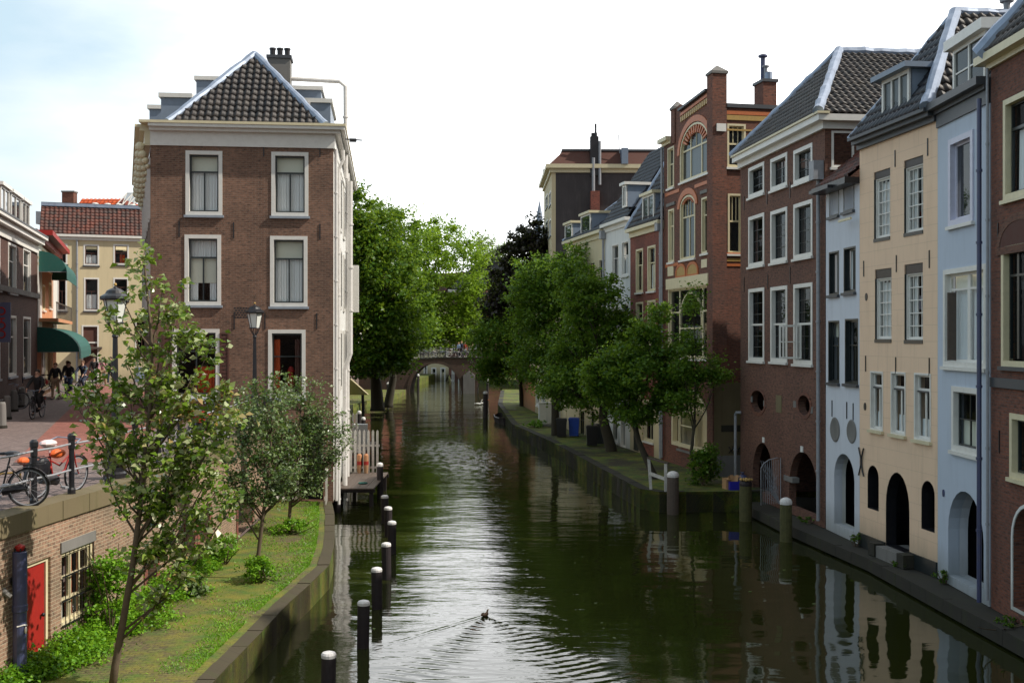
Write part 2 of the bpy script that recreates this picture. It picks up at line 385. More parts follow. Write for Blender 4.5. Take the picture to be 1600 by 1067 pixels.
# ------------------------------------------------------------ setting: bed, water, streets, wharves
WL = .6          # left wharf level
ST = 3.4         # street level
WR = .75         # right wharf level
def watermat():
    t = NT('canal water'); o = t.obj(); sp = t.n('SeparateXYZ'); t.l(o, sp.inputs[0]); x, y = sp.outputs[0], sp.outputs[1]
    t.set(Base_Color=(.022, .026, .006), Roughness=.03, IOR=1.58)
    t.b.inputs['Specular IOR Level'].default_value = .6
    def aniso(sx, sy, sc, det=2, r=.5):
        mp = t.n('Mapping'); mp.inputs['Scale'].default_value = (sx, sy, 1); t.l(o, mp.inputs[0]); return t.noise(mp.outputs[0], sc, det, r)
    big = aniso(.5, .8, .35, 3); mid = aniso(.55, 1.6, 1.7, 3); fine = aniso(.8, 2.0, 6.5, 2); spark = aniso(1, 1.6, 20, 1)
    # breeze patch of small waves (sparkle) in mid canal and calmer water under the right bank
    near = t.ramp(t.math('DIVIDE', y, 100), [(.24, .95), (.42, 1.), (.75, 1.)])
    patch = t.math('MULTIPLY', t.ramp(aniso(.35, .12, .5, 2), [(.42, .3), (.62, 1.)]), t.ramp(aniso(1, .6, 2.6, 3), [(.45, .05), (.6, 1.)]))
    calm = t.ramp(t.math('DIVIDE', t.math('ADD', x, 3.5), 10), [(.0, .5), (.3, 1.1), (.5, .6), (.68, .2), (1., .13)])
    # mask of breeze: around x -5..2, y 52..80
    gy = t.math('SUBTRACT', 1, t.math('DIVIDE', t.math('ABSOLUTE', t.math('SUBTRACT', y, 60)), 14), True)
    gx = t.math('SUBTRACT', 1, t.math('DIVIDE', t.math('ABSOLUTE', t.math('SUBTRACT', t.math('ADD', x, t.math('MULTIPLY', t.math('SUBTRACT', y, 60), .2)), -3.2)), 3.4), True)
    br = t.math('MULTIPLY', t.math('MULTIPLY', gy, gx), patch)
    # wake of the duck: V shaped ripple train trailing towards the viewer
    dx = t.math('SUBTRACT', x, -.6); dy = t.math('SUBTRACT', 25.6, y)
    rr = t.math('SQRT', t.math('ADD', t.math('MULTIPLY', dx, dx), t.math('MULTIPLY', dy, dy)))
    ang = t.math('DIVIDE', t.math('ABSOLUTE', t.math('SUBTRACT', dx, t.math('MULTIPLY', dy, .12))), t.math('MAXIMUM', dy, .1))
    inV = t.math('SUBTRACT', 1, t.math('MULTIPLY', t.math('ABSOLUTE', t.math('SUBTRACT', ang, .34)), 4.2), True)
    wv = t.math('SINE', t.math('ADD', t.math('ADD', t.math('MULTIPLY', rr, 21), t.math('MULTIPLY', mid, 5)), t.math('MULTIPLY', ang, 9)))
    fade = t.math('MULTIPLY', t.math('GREATER_THAN', dy, 0), t.math('DIVIDE', 1.6, t.math('ADD', rr, 1.6)))
    wake = t.math('MULTIPLY', t.math('MULTIPLY', wv, inV), fade)
    # long arm of the wake towards the left piles
    arm = t.math('ABSOLUTE', t.math('ADD', t.math('SUBTRACT', dy, t.math('MULTIPLY', dx, -1.25)), 0))
    armm = t.math('MULTIPLY', t.math('SUBTRACT', 1, t.math('MULTIPLY', arm, 2.4), True), t.math('LESS_THAN', dx, 0))
    armw = t.math('MULTIPLY', armm, t.math('SINE', t.math('MULTIPLY', arm, 16)))
    h = t.math('ADD', t.math('MULTIPLY', big, .07), t.math('MULTIPLY', t.math('ADD', t.math('MULTIPLY', mid, .019), t.math('MULTIPLY', fine, .0032)), t.math('MULTIPLY', calm, near)))
    h = t.math('ADD', h, t.math('MULTIPLY', br, t.math('MULTIPLY', spark, .042)))
    h = t.math('ADD', h, t.math('ADD', t.math('MULTIPLY', wake, .016), t.math('MULTIPLY', t.math('MULTIPLY', armw, t.math('SUBTRACT', 1, t.math('MULTIPLY', rr, .26), True)), .006)))
    t.bump(h, 1.0, 1.0)
    return t.m
M['water'] = watermat()
def cobble(name, c, grass=0., edge=False):
    t = NT(name); o = t.obj()
    mp = t.n('Mapping'); mp.inputs['Scale'].default_value = (1, 1, 1); mp.inputs['Rotation'].default_value = (0, 0, R(8)); t.l(o, mp.inputs[0])
    b = t.n('TexBrick'); t.l(mp.outputs[0], b.inputs['Vector'])
    for k, q in (('Scale', 1), ('Mortar Size', .012), ('Mortar Smooth', .5), ('Brick Width', .2), ('Row Height', .1)): b.inputs[k].default_value = q
    b.inputs['Color1'].default_value = c+(1,); b.inputs['Color2'].default_value = tuple(x*.6 for x in c)+(1,); b.inputs['Mortar'].default_value = tuple(x*.35 for x in c)+(1,)
    n1 = t.noise(o, .45, 6, .65); n2 = t.noise(o, 14, 4); n3 = t.noise(o, 2.2, 4)
    col = t.mix(.6, b.outputs['Color'], t.ramp(n2, [(.3, .5), (.7, 1.4)]), 'MULTIPLY')
    col = t.mix(t.ramp(n3, [(.4, 0.), (.7, .5)]), col, tuple(x*.6 for x in c))
    if grass:
        g = t.ramp(t.math('ADD', t.math('MULTIPLY', n1, .75), t.math('MULTIPLY', n2, .3)), [(.62-grass*.22, 0.), (.72-grass*.18, 1.)])
        gc = t.mix(t.ramp(n3, [(.35, 0.), (.65, 1.)]), (.07, .15, .01), (.2, .19, .02))
        col = t.mix(t.math('MULTIPLY', g, .85), col, gc)
    t.set(Base_Color=col, Roughness=.9); t.bump(t.math('ADD', t.math('MULTIPLY', b.outputs['Fac'], -1), n2), .8, .02)
    return t.m
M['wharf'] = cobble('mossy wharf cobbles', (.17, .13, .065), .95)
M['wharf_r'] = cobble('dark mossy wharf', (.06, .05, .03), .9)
M['street_grey'] = cobble('grey street paving', (.27, .2, .185))
M['street_red'] = cobble('red brick street', (.4, .15, .115))
M['bed'] = paint('canal bed earth', (.04, .035, .02))
def slab(name, pts, z0, z1, mat, **k):            # plan polygon extruded in z
    mb = MB(); n = len(pts); tr = tessellate_polygon([[Vector((x, y, 0)) for x, y in pts]])
    vs = [(x, y, z1) for x, y in pts]+[(x, y, z0) for x, y in pts]; fs = []
    for a, b, c in tr:
        ar = (pts[b][0]-pts[a][0])*(pts[c][1]-pts[a][1])-(pts[c][0]-pts[a][0])*(pts[b][1]-pts[a][1])
        fs.append((a, b, c) if ar > 0 else (a, c, b))
    ar = sum(pts[i][0]*pts[(i+1) % n][1]-pts[(i+1) % n][0]*pts[i][1] for i in range(n))
    for i in range(n):
        a, b = i, (i+1) % n; fs.append((b, a, n+a, n+b) if ar > 0 else (a, b, n+b, n+a))
    mb.add(vs, fs); return mb.build(name, mat, **k)
def struct(name, pts, z0, z1, mat): return slab(name, pts, z0, z1, mat, kind='structure')
struct('ground', [(-900, -300), (900, -300), (900, 1500), (-900, 1500)], -3, -2, M['bed'])
MB().add([(-120, -60, 0), (120, -60, 0), (120, 420, 0), (-120, 420, 0)], [(0, 1, 2, 3)]).build('water', M['water'], kind='structure')
COP = [(-9.6, 4), (-8.95, 10), (-8.55, 15), (-8.34, 18.2), (-7.95, 22.2), (-7.9, 31), (-8.35, 39.25)]     # line of the coping, near to far
struct('street', [(x-.42, y) for x, y in COP]+[(-12.3, 39.0), (-17.8, 54.8), (-14.6, 58), (-17.5, 128), (-26, 200), (-40, 400), (-400, 400), (-400, 4)], -1.9, ST, M['street_grey'])
struct('right_ground', [(14.5, 2), (300, 2), (300, 420), (10, 420), (4, 200), (4, 98), (7, 71), (11, 56), (13, 45)], -1.9, 3.0, M['street_grey'])
# red brick carriageway of the street, a sheet just over the paving
def carriage():
    L = [P(104, 760, 1), ]
    pts = []
    for px, py in ((22, 722), (175, 722), (262, 655), (232, 612), (150, 600), (108, 640)):
        Y = (CAMZ-ST)*FPX/(py-HY); pts.append((X(px, Y), Y))
    slab('carriageway', pts, ST-.05, ST+.006, M['street_red'], kind='structure')
carriage()
# left wharf
WE = [(-5.4, 6), (-5.1, 14), (-4.97, 19.8), (-4.9, 22), (-4.84, 24.4), (-4.72, 26.2), (-4.63, 28.4), (-4.9, 30.8), (-5.27, 33.3), (-5.8, 36.6), (-6.35, 39.45)]
struct('wharf_left', WE+[(-6.5, 39.6), (-8.2, 39.4), (-7.75, 31), (-7.75, 22.2), (-8.2, 18.2), (-8.8, 10), (-9.4, 6)], -1.9, WL, M['wharf'])
# stone edging of the left wharf with the brick quay face below
def edging(pts, w, z0, z1, mat, side=1):
    mb = MB()
    nseg = []
    for (a, b) in zip(pts[:-1], pts[1:]):
        d = (Vector(b)-Vector(a)); n = max(1, int(d.length/.9))
        for i in range(n): nseg.append((Vector(a)+d*(i/n), Vector(a)+d*((i+1)/n)))
    for i, (a, b) in enumerate(nseg):
        d = (b-a).normalized(); nn = Vector((-d.y, d.x))*side
        a2 = a+d*.006; b2 = b-d*.006; j = random.uniform(-.012, .012)
        q = [a2, b2, b2+nn*w, a2+nn*w]
        mb.add([(p.x, p.y, z0) for p in q]+[(p.x, p.y, z1+j) for p in q], [(0,3,2,1),(4,5,6,7),(0,1,5,4),(1,2,6,5),(2,3,7,6),(3,0,4,7)])
    return mb
edging(WE, .3, -.3, WL+.012, None, 1).build('wharf_edging', M['edge_stone'], kind='structure')
# right wharf
RE = [(9.3, 41.0), (5.35, 40.75), (4.75, 41.6), (3.85, 48), (2.14, 60.5), (0, 73), (-1.2, 95), (-1.2, 122)]
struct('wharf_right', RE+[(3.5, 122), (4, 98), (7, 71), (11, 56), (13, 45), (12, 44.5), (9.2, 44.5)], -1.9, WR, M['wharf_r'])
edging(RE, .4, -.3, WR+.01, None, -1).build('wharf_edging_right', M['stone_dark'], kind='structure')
LE = [(8.55, 40.7), (8.95, 36.5), (9.85, 30.3), (10.3, 22), (10.4, 10)]
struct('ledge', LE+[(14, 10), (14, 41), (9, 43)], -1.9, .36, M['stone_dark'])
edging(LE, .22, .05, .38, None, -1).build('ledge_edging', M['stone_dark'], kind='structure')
# far left bank beyond the house
FB = [(-9.0, 60), (-13.9, 98), (-11.9, 118), (-11.9, 126)]
struct('bank_far_left', FB+[(-18, 126), (-14.8, 60)], -1.9, .55, M['wharf'])
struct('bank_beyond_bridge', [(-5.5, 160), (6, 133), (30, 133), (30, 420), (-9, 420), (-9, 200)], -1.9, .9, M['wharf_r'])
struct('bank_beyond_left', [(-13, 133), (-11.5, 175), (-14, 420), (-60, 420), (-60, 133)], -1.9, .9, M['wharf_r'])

# ------------------------------------------------------------ facade machinery
class Face:
    """a vertical plane of a house: u along it, y into the house, v up from the house base"""
    def __init__(s, A, B, z0, root=None):
        s.A = Vector((X(*A), A[1], z0)) if not isinstance(A, Vector) else A
        s.B = Vector((X(*B), B[1], z0)) if not isinstance(B, Vector) else B
        d = s.B-s.A; d.z = 0; s.W = d.length; s.d = d.normalized(); s.ang = math.atan2(d.y, d.x); s.z0 = z0
        Mw = Matrix.Translation(s.A) @ Matrix.Rotation(s.ang, 4, 'Z')
        s.root = root
        s.M = None if root is None else root_matrix(root).inverted() @ Mw
    def U(s, px):
        k = (px-CX)/FPX       # X = k*Y
        den = s.d.x-k*s.d.y
        return (k*s.A.y-s.A.x)/den
    def V(s, px, py): return ZH(py, s.A.y+s.d.y*s.U(px))-s.z0
    def rect(s, x0, x1, yt, yb):
        c = (x0+x1)/2; return rectp(s.U(x0), s.U(x1), s.V(c, yb), s.V(c, yt))
    def arch(s, x0, x1, yt, yb, rise=None):
        c = (x0+x1)/2; return archp(s.U(x0), s.U(x1), s.V(c, yb), s.V(c, yt), rise)
    def mb(s): return MB(s.M)
def root_matrix(r): return Matrix.Translation(r.location) @ r.rotation_euler.to_matrix().to_4x4()
def house(name, A, B, z0, label, cat='house', group=None):
    f = Face(A, B, z0); r = empty(name, f.A, f.ang, label=label, cat=cat, group=group); f.root = r
    return r, f
HOLES = {}
def wall(f, H, holes, mat, reveal=.22, outline=None, name='wall'):
    mb = f.mb(); mb.prism(outline or rectp(0, f.W, 0, H), 0, reveal, holes, back=True)
    return mb
def shell(mb, Wd, D, H, t=.2, left=True, right=True, z=0, y0=.0):    # side and back walls in house coordinates
    if left: mb.box(.0, t, y0, D, z, H)
    if right: mb.box(Wd-t, Wd, y0, D, z, H)
    mb.box(t, Wd-t, D-t, D, z, H)
def window(f, poly, fw=.09, fy=(-.02, .14), fm='white', sw=.045, sy=(.09, .13), sm='white', bars=(), bw=.03, glass='glass', sill='white', curtain=None, name='window', lintel=None, cseed=0):
    mb = f.mb(); inner = poly
    if fw: mb.ring(poly, fw, fy[0], fy[1]); inner = inset(poly, fw)
    win = mb.build(name, M[fm], f.root)
    u0 = min(p[0] for p in inner); u1 = max(p[0] for p in inner); v0 = min(p[1] for p in inner); v1 = max(p[1] for p in inner)
    ms = f.mb()
    if sw: ms.ring(inner, sw, sy[0], sy[1])
    for b in bars:
        ax, t, a, c = b[:4]; w = (b[4] if len(b) > 4 else bw)/2
        if ax == 'v':
            u = u0+t*(u1-u0); lo, hi = extent(inner, 0, u); A_ = max(lo+sw, v0+a*(v1-v0)); B_ = min(hi-sw, v0+c*(v1-v0))
            if B_ > A_: ms.box(u-w, u+w, sy[0]+.006, sy[1]-.004, A_, B_)
        else:
            v = v0+t*(v1-v0); lo, hi = extent(inner, 1, v); A_ = max(lo+sw, u0+a*(u1-u0)); B_ = min(hi-sw, u0+c*(u1-u0))
            if B_ > A_: ms.box(A_, B_, sy[0]+.003, sy[1]-.001, v-w, v+w)
    if ms.v: ms.build('sash', M[sm], win)
    yp = (sy[0]+sy[1])/2+.004
    pm = f.mb(); pp = inset(inner, max(.002, sw*.6))
    tr = tessellate_polygon([[Vector((a, b, 0)) for a, b in pp]]); fs = []
    for a, b, c in tr:
        ar = (pp[b][0]-pp[a][0])*(pp[c][1]-pp[a][1])-(pp[c][0]-pp[a][0])*(pp[b][1]-pp[a][1])
        if abs(ar) > 1e-10: fs.append((a, b, c) if ar > 0 else (a, c, b))
    pm.add([(a, yp, b) for a, b in pp], fs); pm.build('pane', M[glass], win)
    if curtain:
        for ci, (cm, ca, cb, va, vb, folds) in enumerate(curtain):
            ua = u0+ca*(u1-u0); ub = u0+cb*(u1-u0); za = v0+va*(v1-v0); zb = v0+vb*(v1-v0)
            n = max(2, int((ub-ua)/.02)) if folds else 1; vs = []; fs = []
            for i in range(n+1):
                u = ua+(ub-ua)*i/n; w = .025*math.sin(u*70+cseed+ci)+.012*math.sin(u*31+2*cseed) if folds else 0
                for z, k in ((za, 1.), (zb, .5)): vs.append((u, yp+.09+w*k+.02*ci, z))
            for i in range(n): fs.append((2*i, 2*i+2, 2*i+3, 2*i+1))
            f.mb().add(vs, fs).build('blind' if not folds else 'curtain', M[cm], win)
    if sill:
        x0 = min(p[0] for p in poly); x1 = max(p[0] for p in poly); z = min(p[1] for p in poly)
        f.mb().box(x0-.05, x1+.05, -.09, .1, z-.085, z-.002).build('sill', M[sill], win)
    if lintel:
        x0 = min(p[0] for p in poly); x1 = max(p[0] for p in poly); z = max(p[1] for p in poly)
        f.mb().box(x0-.04, x1+.04, -.03, .1, z+.002, z+.14).build('lintel', M[lintel], win)
    return win
def grid(nx, ny, a=0, b=1, c=0, d=1):
    """glazing bars that divide the area a..b by c..d into nx by ny"""
    o = [('v', a+(b-a)*i/nx, c, d) for i in range(1, nx)]
    return o+[('h', c+(d-c)*i/ny, a, b) for i in range(1, ny)]
def tile_plane(root, P0, Sd, Td, poly, mat, tw=.24, th=.3, amp=.035, name='roof', cols=6, parent=None):
    """pantiles on a sloping polygon; P0 eave corner, Sd along the eave, Td up the slope, poly in (s,t)"""
    P0 = Vector(P0); Sd = Vector(Sd).normalized(); Td = Vector(Td).normalized(); N = Sd.cross(Td)
    if N.z < 0: N = -N
    s0 = min(p[0] for p in poly); s1 = max(p[0] for p in poly); t1 = max(p[1] for p in poly); t0 = min(p[1] for p in poly)
    V = []; F = []; UV = []
    m = len(poly)
    def xs(t):
        hits = []
        for i in range(m):
            a, b = poly[i], poly[(i+1) % m]
            if (a[1]-t)*(b[1]-t) < 0: hits.append(a[0]+(t-a[1])/(b[1]-a[1])*(b[0]-a[0]))
        return (min(hits), max(hits)) if len(hits) > 1 else None
    nt = max(1, int(round((t1-t0)/th))); th = (t1-t0)/nt; ds = tw/cols
    for j in range(nt):
        ta, tb = t0+j*th, t0+(j+1)*th
        e = xs(ta+th*.5)
        if not e: continue
        i0 = math.floor(e[0]/ds); i1 = math.ceil(e[1]/ds); base = len(V); k = 0
        for i in range(i0, i1+1):
            if i % cols == 0 or i == i0: jt = random.uniform(-.009, .009)
            s_ = min(max(i*ds, e[0]), e[1]); ph = (i % cols)/cols; z = amp*(math.sin(2*math.pi*ph)*.8+.25*math.sin(4*math.pi*ph))
            for q, (tt, lift) in enumerate(((ta, -.012), (ta, .045), (tb, 0.01))):
                p = P0+Sd*s_+Td*tt+N*(z+lift+.03+jt); V.append(p[:]); UV.append((i*ds+.001, ta+th*.5))
        n = i1-i0+1
        for i in range(n-1):
            a = base+3*i; F.append((a, a+3, a+4, a+1)); F.append((a+1, a+4, a+5, a+2))
    me = bpy.data.meshes.new(name)
    base = len(V)
    for s_, t_ in poly: V.append((P0+Sd*s_+Td*t_-N*.02)[:]); UV.append((s_, t_))
    me.from_pydata(V, [], F+[tuple(base+i for i in range(m))])
    uvl = me.uv_layers.new(name='UVMap'); li = np.empty(len(me.loops), 'i'); me.loops.foreach_get('vertex_index', li)
    uvl.data.foreach_set('uv', np.asarray(UV, 'f')[li].ravel())
    me.materials.append(M[mat]); me.polygons.foreach_set('use_smooth', [True]*len(me.polygons))
    o = bpy.data.objects.new(name, me); COL.objects.link(o); o.parent = parent or root
    return o
def tri_plane(root, p0, p1, apexes, mat, **k):
    """tiled polygon through eave p0-p1 and upper points"""
    p0 = Vector(p0); p1 = Vector(p1); Sd = (p1-p0).normalized(); a = Vector(apexes[0]); T = (a-p0)-Sd*(a-p0).dot(Sd); Td = T.normalized()
    poly = [(0, 0), ((p1-p0).length, 0)]+[((Vector(q)-p0).dot(Sd), (Vector(q)-p0).dot(Td)) for q in apexes]
    return tile_plane(root, p0, Sd, Td, poly, mat, **k)
def flashing(root, a, b, w=.28, mat='zinc', name='ridge_flashing'):
    a = Vector(a); b = Vector(b); n = max(3, int((b-a).length/.3)); mb = MB()
    mb.tube([a.lerp(b, i/n)+Vector((0, 0, random.uniform(-.02, .02))) for i in range(n+1)], [w*random.uniform(.38, .5) for i in range(n+1)], 10)
    o = mb.build(name, M[mat], root); return o
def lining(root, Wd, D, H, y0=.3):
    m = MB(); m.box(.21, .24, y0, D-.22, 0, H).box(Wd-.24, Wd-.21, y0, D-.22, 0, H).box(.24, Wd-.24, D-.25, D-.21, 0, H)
    m.build('dark_room_lining', M['black'], root)  # black liner added inside so rooms behind the openings look unlit
def hip_roof(root, x0, x1, y0, y1, z, zr, hip, mat, back_hip=0, zinc=.26):
    xm = (x0+x1)/2; a = (xm, y0+hip, zr); b = (xm, y1-back_hip, zr)
    if hip: tri_plane(root, (x0, y0, z), (x1, y0, z), [a], mat)
    tri_plane(root, (x1, y0, z), (x1, y1, z), [b, a], mat)
    tri_plane(root, (x0, y1, z), (x0, y0, z), [a, b], mat)
    if hip:
        flashing(root, (x0, y0, z+.05), (a[0], a[1], a[2]+.05), zinc); flashing(root, (x1, y0, z+.05), (a[0], a[1], a[2]+.05), zinc)
    flashing(root, (a[0], a[1], a[2]+.05), (b[0], b[1], b[2]+.05), zinc)
    MB().add([(x0, y1, z), (x1, y1, z), (xm, y1-back_hip, zr)], [(0, 1, 2)]).build('gable', M['brick_dark'], root)
    return a
def cornice(root, x0, x1, prof, mat, left=False, right=False, side=4, name='cornice'):
    """prof: list of (z0, z1, projection); wraps round the sides when asked"""
    mb = MB()
    for z0, z1, p in prof:
        mb.box(x0-(p if left else 0), x1+(p if right else 0), -p, .0-.001, z0, z1)
        if right: mb.box(x1+.001, x1+p, .0, side, z0, z1)
        if left: mb.box(x0-p, x0-.001, .0, side, z0, z1)
    return mb.build(name, M[mat], root)
def chimney(root, x, y, z0, z1, w=.8, d=.8, mat='brick_dark', pots=2, potm='black', cap='stone_grey', poth=.45):
    mb = MB().box(x-w/2, x+w/2, y-d/2, y+d/2, z0, z1)
    c = mb.build('chimney', M[mat], root)
    MB().box(x-w/2-.06, x+w/2+.06, y-d/2-.06, y+d/2+.06, z1, z1+.12).build('chimney_cap', M[cap], c)
    for i in range(pots):
        px_ = x+(i-(pots-1)/2)*(w/max(pots, 1))
        MB().lathe([(.1, 0), (.11, poth*.8), (.13, poth*.82), (.13, poth)], (px_, y, z1+.12), 10).build('chimney_pot', M[potm], c)
    return c
def dormer(root, x0, x1, y0, y1, z0, z1, cheek='grey_blue', front='white', panes=2, roofm='dark_grey', rows=1, over=.18, curtain=None, roof_h=.14):
    mb = MB(); mb.box(x0, x0+.06, y0+.05, y1, z0, z1).box(x1-.06, x1, y0+.05, y1, z0, z1)
    mb.box(x0+.061, x1-.061, y1-.12, y1-.06, z0, z1)
    d = mb.build('dormer', M[cheek], root)
    MB().box(x0-over, x1+over, y0-over, y1+.1, z1, z1+roof_h).build('dormer_roof', M[front if roofm is None else roofm], d)
    fr = MB(); pl = rectp(x0, x1, z0, z1); fr.ring(pl, .1, y0, y0+.09)
    for i in range(1, panes):
        u = x0+.1+(x1-x0-.2)*i/panes; fr.box(u-.035, u+.035, y0+.005, y0+.085, z0+.1, z1-.1)
    for r_ in range(1, rows):
        v = z0+.1+(z1-z0-.2)*r_/rows
        for i in range(panes):
            ua = x0+.1+(x1-x0-.2)*i/panes+.036; ub = x0+.1+(x1-x0-.2)*(i+1)/panes-.036
            fr.box(ua, ub, y0+.02, y0+.07, v-.02, v+.02)
    fr.build('dormer_window', M[front], d)
    MB().add([(x0+.08, y0+.045, z0+.08), (x1-.08, y0+.045, z0+.08), (x1-.08, y0+.045, z1-.08), (x0+.08, y0+.045, z1-.08)], [(0, 1, 2, 3)]).build('dormer_pane', M['glass_sky'], d)
    if curtain: MB().box(x0+.1, x1-.1, y0+.12, y0+.13, z0+.1, z1-.1).build('dormer_curtain', M['curtain'], d)
    return d
def pipe(root, pts, r=.05, mat='lead', name='downpipe', brackets=True):
    mb = MB(); mb.tube(pts, r, 10)
    for a, b in zip(pts[:-1], pts[1:]):
        a = Vector(a); b = Vector(b)
        if brackets and abs((b-a).normalized().z) > .95 and (b-a).length > 1.5:
            n = int((b-a).length/1.7)
            for i in range(1, n+1):
                p = a+(b-a)*(i/(n+1)); mb.tube([p+Vector((0, 0, -.03)), p+Vector((0, 0, .03))], r*1.35, 10)
    return mb.build(name, M[mat], root, smooth=False)
def anchors(f, pts, h=.55, mat='black'):
    for px, py in pts:
        u, v = f.U(px), f.V(px, py)
        f.mb().box(u-.018, u+.018, -.022, .0-.002, v-h/2, v+h/2).build('wall_anchor', M[mat], f.root)
# ============================================================ LEFT CORNER HOUSE
def left_house():
    r, f = house('corner_house', (235, 38.8), (520.5, 39.5), WL-.05, 'brown brick corner house with tall curtained windows and pyramid tiled roof beside the canal', 'house')
    Wd = f.W; H = f.V(380, 212); D = 16.
    HB = f.V(380, 230)
    wins = []
    for x0, x1, a, b in ((290, 347.5, 236, 336.5), (424, 482, 238, 338), (288.5, 345.5, 367, 477), (422, 480.5, 369, 479), (269, 343, 514, 622), (419, 477.5, 515, 622)):
        wins.append(f.rect(x0, x1, a, b))
    sh = f.rect(424, 467, 700, 781); dk = f.rect(470, 505, 650, 781)
    dk = [(u, max(v, .02)) for u, v in dk]; sh = [(u, max(v, .12)) for u, v in sh]
    mb = f.mb().prism(rectp(0, Wd, 0, H), 0, .3, wins+[sh, dk])
    mb.build('front_wall', M['brick_brown'], r)
    # side and back walls; the street side runs a little outwards
    lx = -.225*(D-.3)
    mb = MB().add([(0, .3, 0), (lx, D, 0), (lx, D, H), (0, .3, H), (.3, .3, 0), (.3+lx, D, 0), (.3+lx, D, H), (.3, .3, H)], [(0, 3, 2, 1), (4, 5, 6, 7), (0, 1, 5, 4), (3, 7, 6, 2), (1, 2, 6, 5)])
    mb.box(lx+.3, Wd, D-.3, D, 0, H)
    mb.box(Wd-.3, Wd-.1, .3, D-.3, 0, H)
    mb.build('side_wall', M['brick_brown'], r)
    MB().box(Wd-.1, Wd+.0, .302, D-.3, 0, H).build('canal_side_wall', M['white_wall'], r)
    MB().box(.3, Wd-.31, .31, 6, 2.6, 2.8).build('inner_floor', M['dark_grey'], r)
    cur = [[('curtain', 0, 1, 0, .69, 1), ('blind', 0, 1, .7, 1, 0)], [('curtain', 0, 1, 0, .69, 1), ('blind', 0, 1, .7, 1, 0)],
           [('blind', .05, .95, .3, .69, 0), ('curtain', 0, .3, 0, .69, 1), ('curtain', .7, 1, 0, .69, 1), ('curtain', 0, 1, .7, 1, 1)],
           [('curtain', 0, 1, 0, .69, 1), ('blind', 0, 1, .7, 1, 0)],
           [('dark_cloth', 0, 1, .7, 1, 1), ('orange_cloth', .45, 1, 0, .45, 1)], [('orange_cloth', .0, .25, 0, .9, 1), ('dark_cloth', .75, 1, 0, .9, 1)]]
    for i, w in enumerate(wins):
        bars = [('h', .7, 0, 1, .06)] + ([('v', .5, 0, .7)] if i < 4 else [])
        if i == 5: bars = [('h', .62, 0, 1, .04)]
        if i == 4: bars = [('h', .7, 0, 1, .05), ('v', .5, 0, .7)]
        window(f, w, fw=.13, fy=(-.03, .2), fm='white', sw=.055, sy=(.11, .17), sm='dark_paint', bars=bars, bw=.05, glass='glass', sill='stone_sill', curtain=cur[i], cseed=i*3.1)
    # shop things behind the lower right window
    o = MB().lathe([(.12, 0), (.16, .25), (.09, .45), (.14, .6), (.05, .75)], ((wins[5][0][0]+wins[5][1][0])/2+.1, .5, wins[5][0][1]+.35), 12).build('window_vase', M['red_paint'], r)
    MB().box(wins[5][0][0]+.3, wins[5][1][0]-.35, .42, .75, wins[5][0][1]-.4, wins[5][0][1]+.32).build('window_display', M['cream_paint'], r)
    # shutters by the street window
    for a, b in ((255, 268.5), (343.8, 358)):
        u0, u1 = f.U(a), f.U(b); v0, v1 = f.V(300, 622), f.V(300, 520)
        m = MB().ring(rectp(u0, u1, v0, v1), .05, -.05, -.002); n = 16
        for k in range(n): z = v0+.06+(v1-v0-.12)*k/n; m.box(u0+.05, u1-.05, -.035, -.012, z, z+(v1-v0-.12)/n*.7)
        m.build('shutter', M['dark_cloth'], r)
    window(f, sh, fw=.07, fy=(-.02, .2), sm='white', sy=(.12, .17), bars=[('h', .82, 0, 1), ('v', .5, 0, .82)], sill=None, glass='glass_dark', name='lower_window')
    MB().box(dk[0][0], dk[1][0], .6, .65, 0, dk[2][1]).build('basement_door', M['black'], r)
    # cornice: white frieze, deep moulding
    prof = [(HB, f.V(380, 208), .06), (f.V(380, 208)+.002, f.V(380, 203), .26), (f.V(380, 203)+.002, f.V(380, 198), .42)]
    cornice(r, 0, Wd, prof[:1], 'white', right=True, side=D)
    cornice(r, 0, Wd, prof[1:], 'white', left=False, right=True, side=D, name='gutter_moulding')
    MB().box(-.3, Wd+.46, -.46, .0, prof[2][1]+.002, prof[2][1]+.09).box(Wd+.001, Wd+.46, .0, D, prof[2][1]+.002, prof[2][1]+.09).build('gutter', M['cream_paint'], r)
    # street side cornice with carved brackets following the slanted wall
    sd_ = Vector((lx, D-.3, 0)).normalized(); m = MB()
    def along(t, p, z): return Vector((0, .02, 0))+sd_*t+Vector((-1, -.22, 0)).normalized()*p+Vector((0, 0, z))
    for z0, z1, p in [(HB, prof[1][0], .1)]+prof[1:]:
        q = [along(0, 0, 0), along(D-.4, 0, 0), along(D-.4, p+.1, 0), along(0, p+.1, 0)]
        m.add([(a.x, a.y, z0) for a in q]+[(a.x, a.y, z1) for a in q], [(0,1,2,3),(7,6,5,4),(0,4,5,1),(1,5,6,2),(2,6,7,3),(3,7,4,0)])
    m.build('street_cornice', M['cream_paint'], r)
    for k in range(9):
        t = .25+k*1.7; m = MB()
        for j, (rr, zz, pp) in enumerate(((.17, -.12, .34), (.15, -.38, .26), (.12, -.6, .16), (.09, -.8, .08))):
            m.ball(along(t, pp, HB+zz+.1), (rr, .13, rr), 10, 6)
        m.build('carved_bracket', M['cream_paint'], r)
    for k in range(4):           # street side windows standing slightly proud
        for v0 in (f.V(300, 336), f.V(300, 477)):
            t = 1.6+k*3.6; m = MB()
            a = along(t, 0, v0); b = along(t+1.2, 0, v0)
            for q in (a, b): m.box(q.x-.08, q.x+.04, q.y-.06, q.y+.06, v0, v0+2.2)
            m.build('street_window_frame', M['white'], r)
    # canal side windows with frames, sills and shutter boxes
    Bf = f.A+f.d*Wd; pe = Vector((-f.d.y, f.d.x, 0))
    g = Face(Bf, Bf+pe*D, f.z0, r)
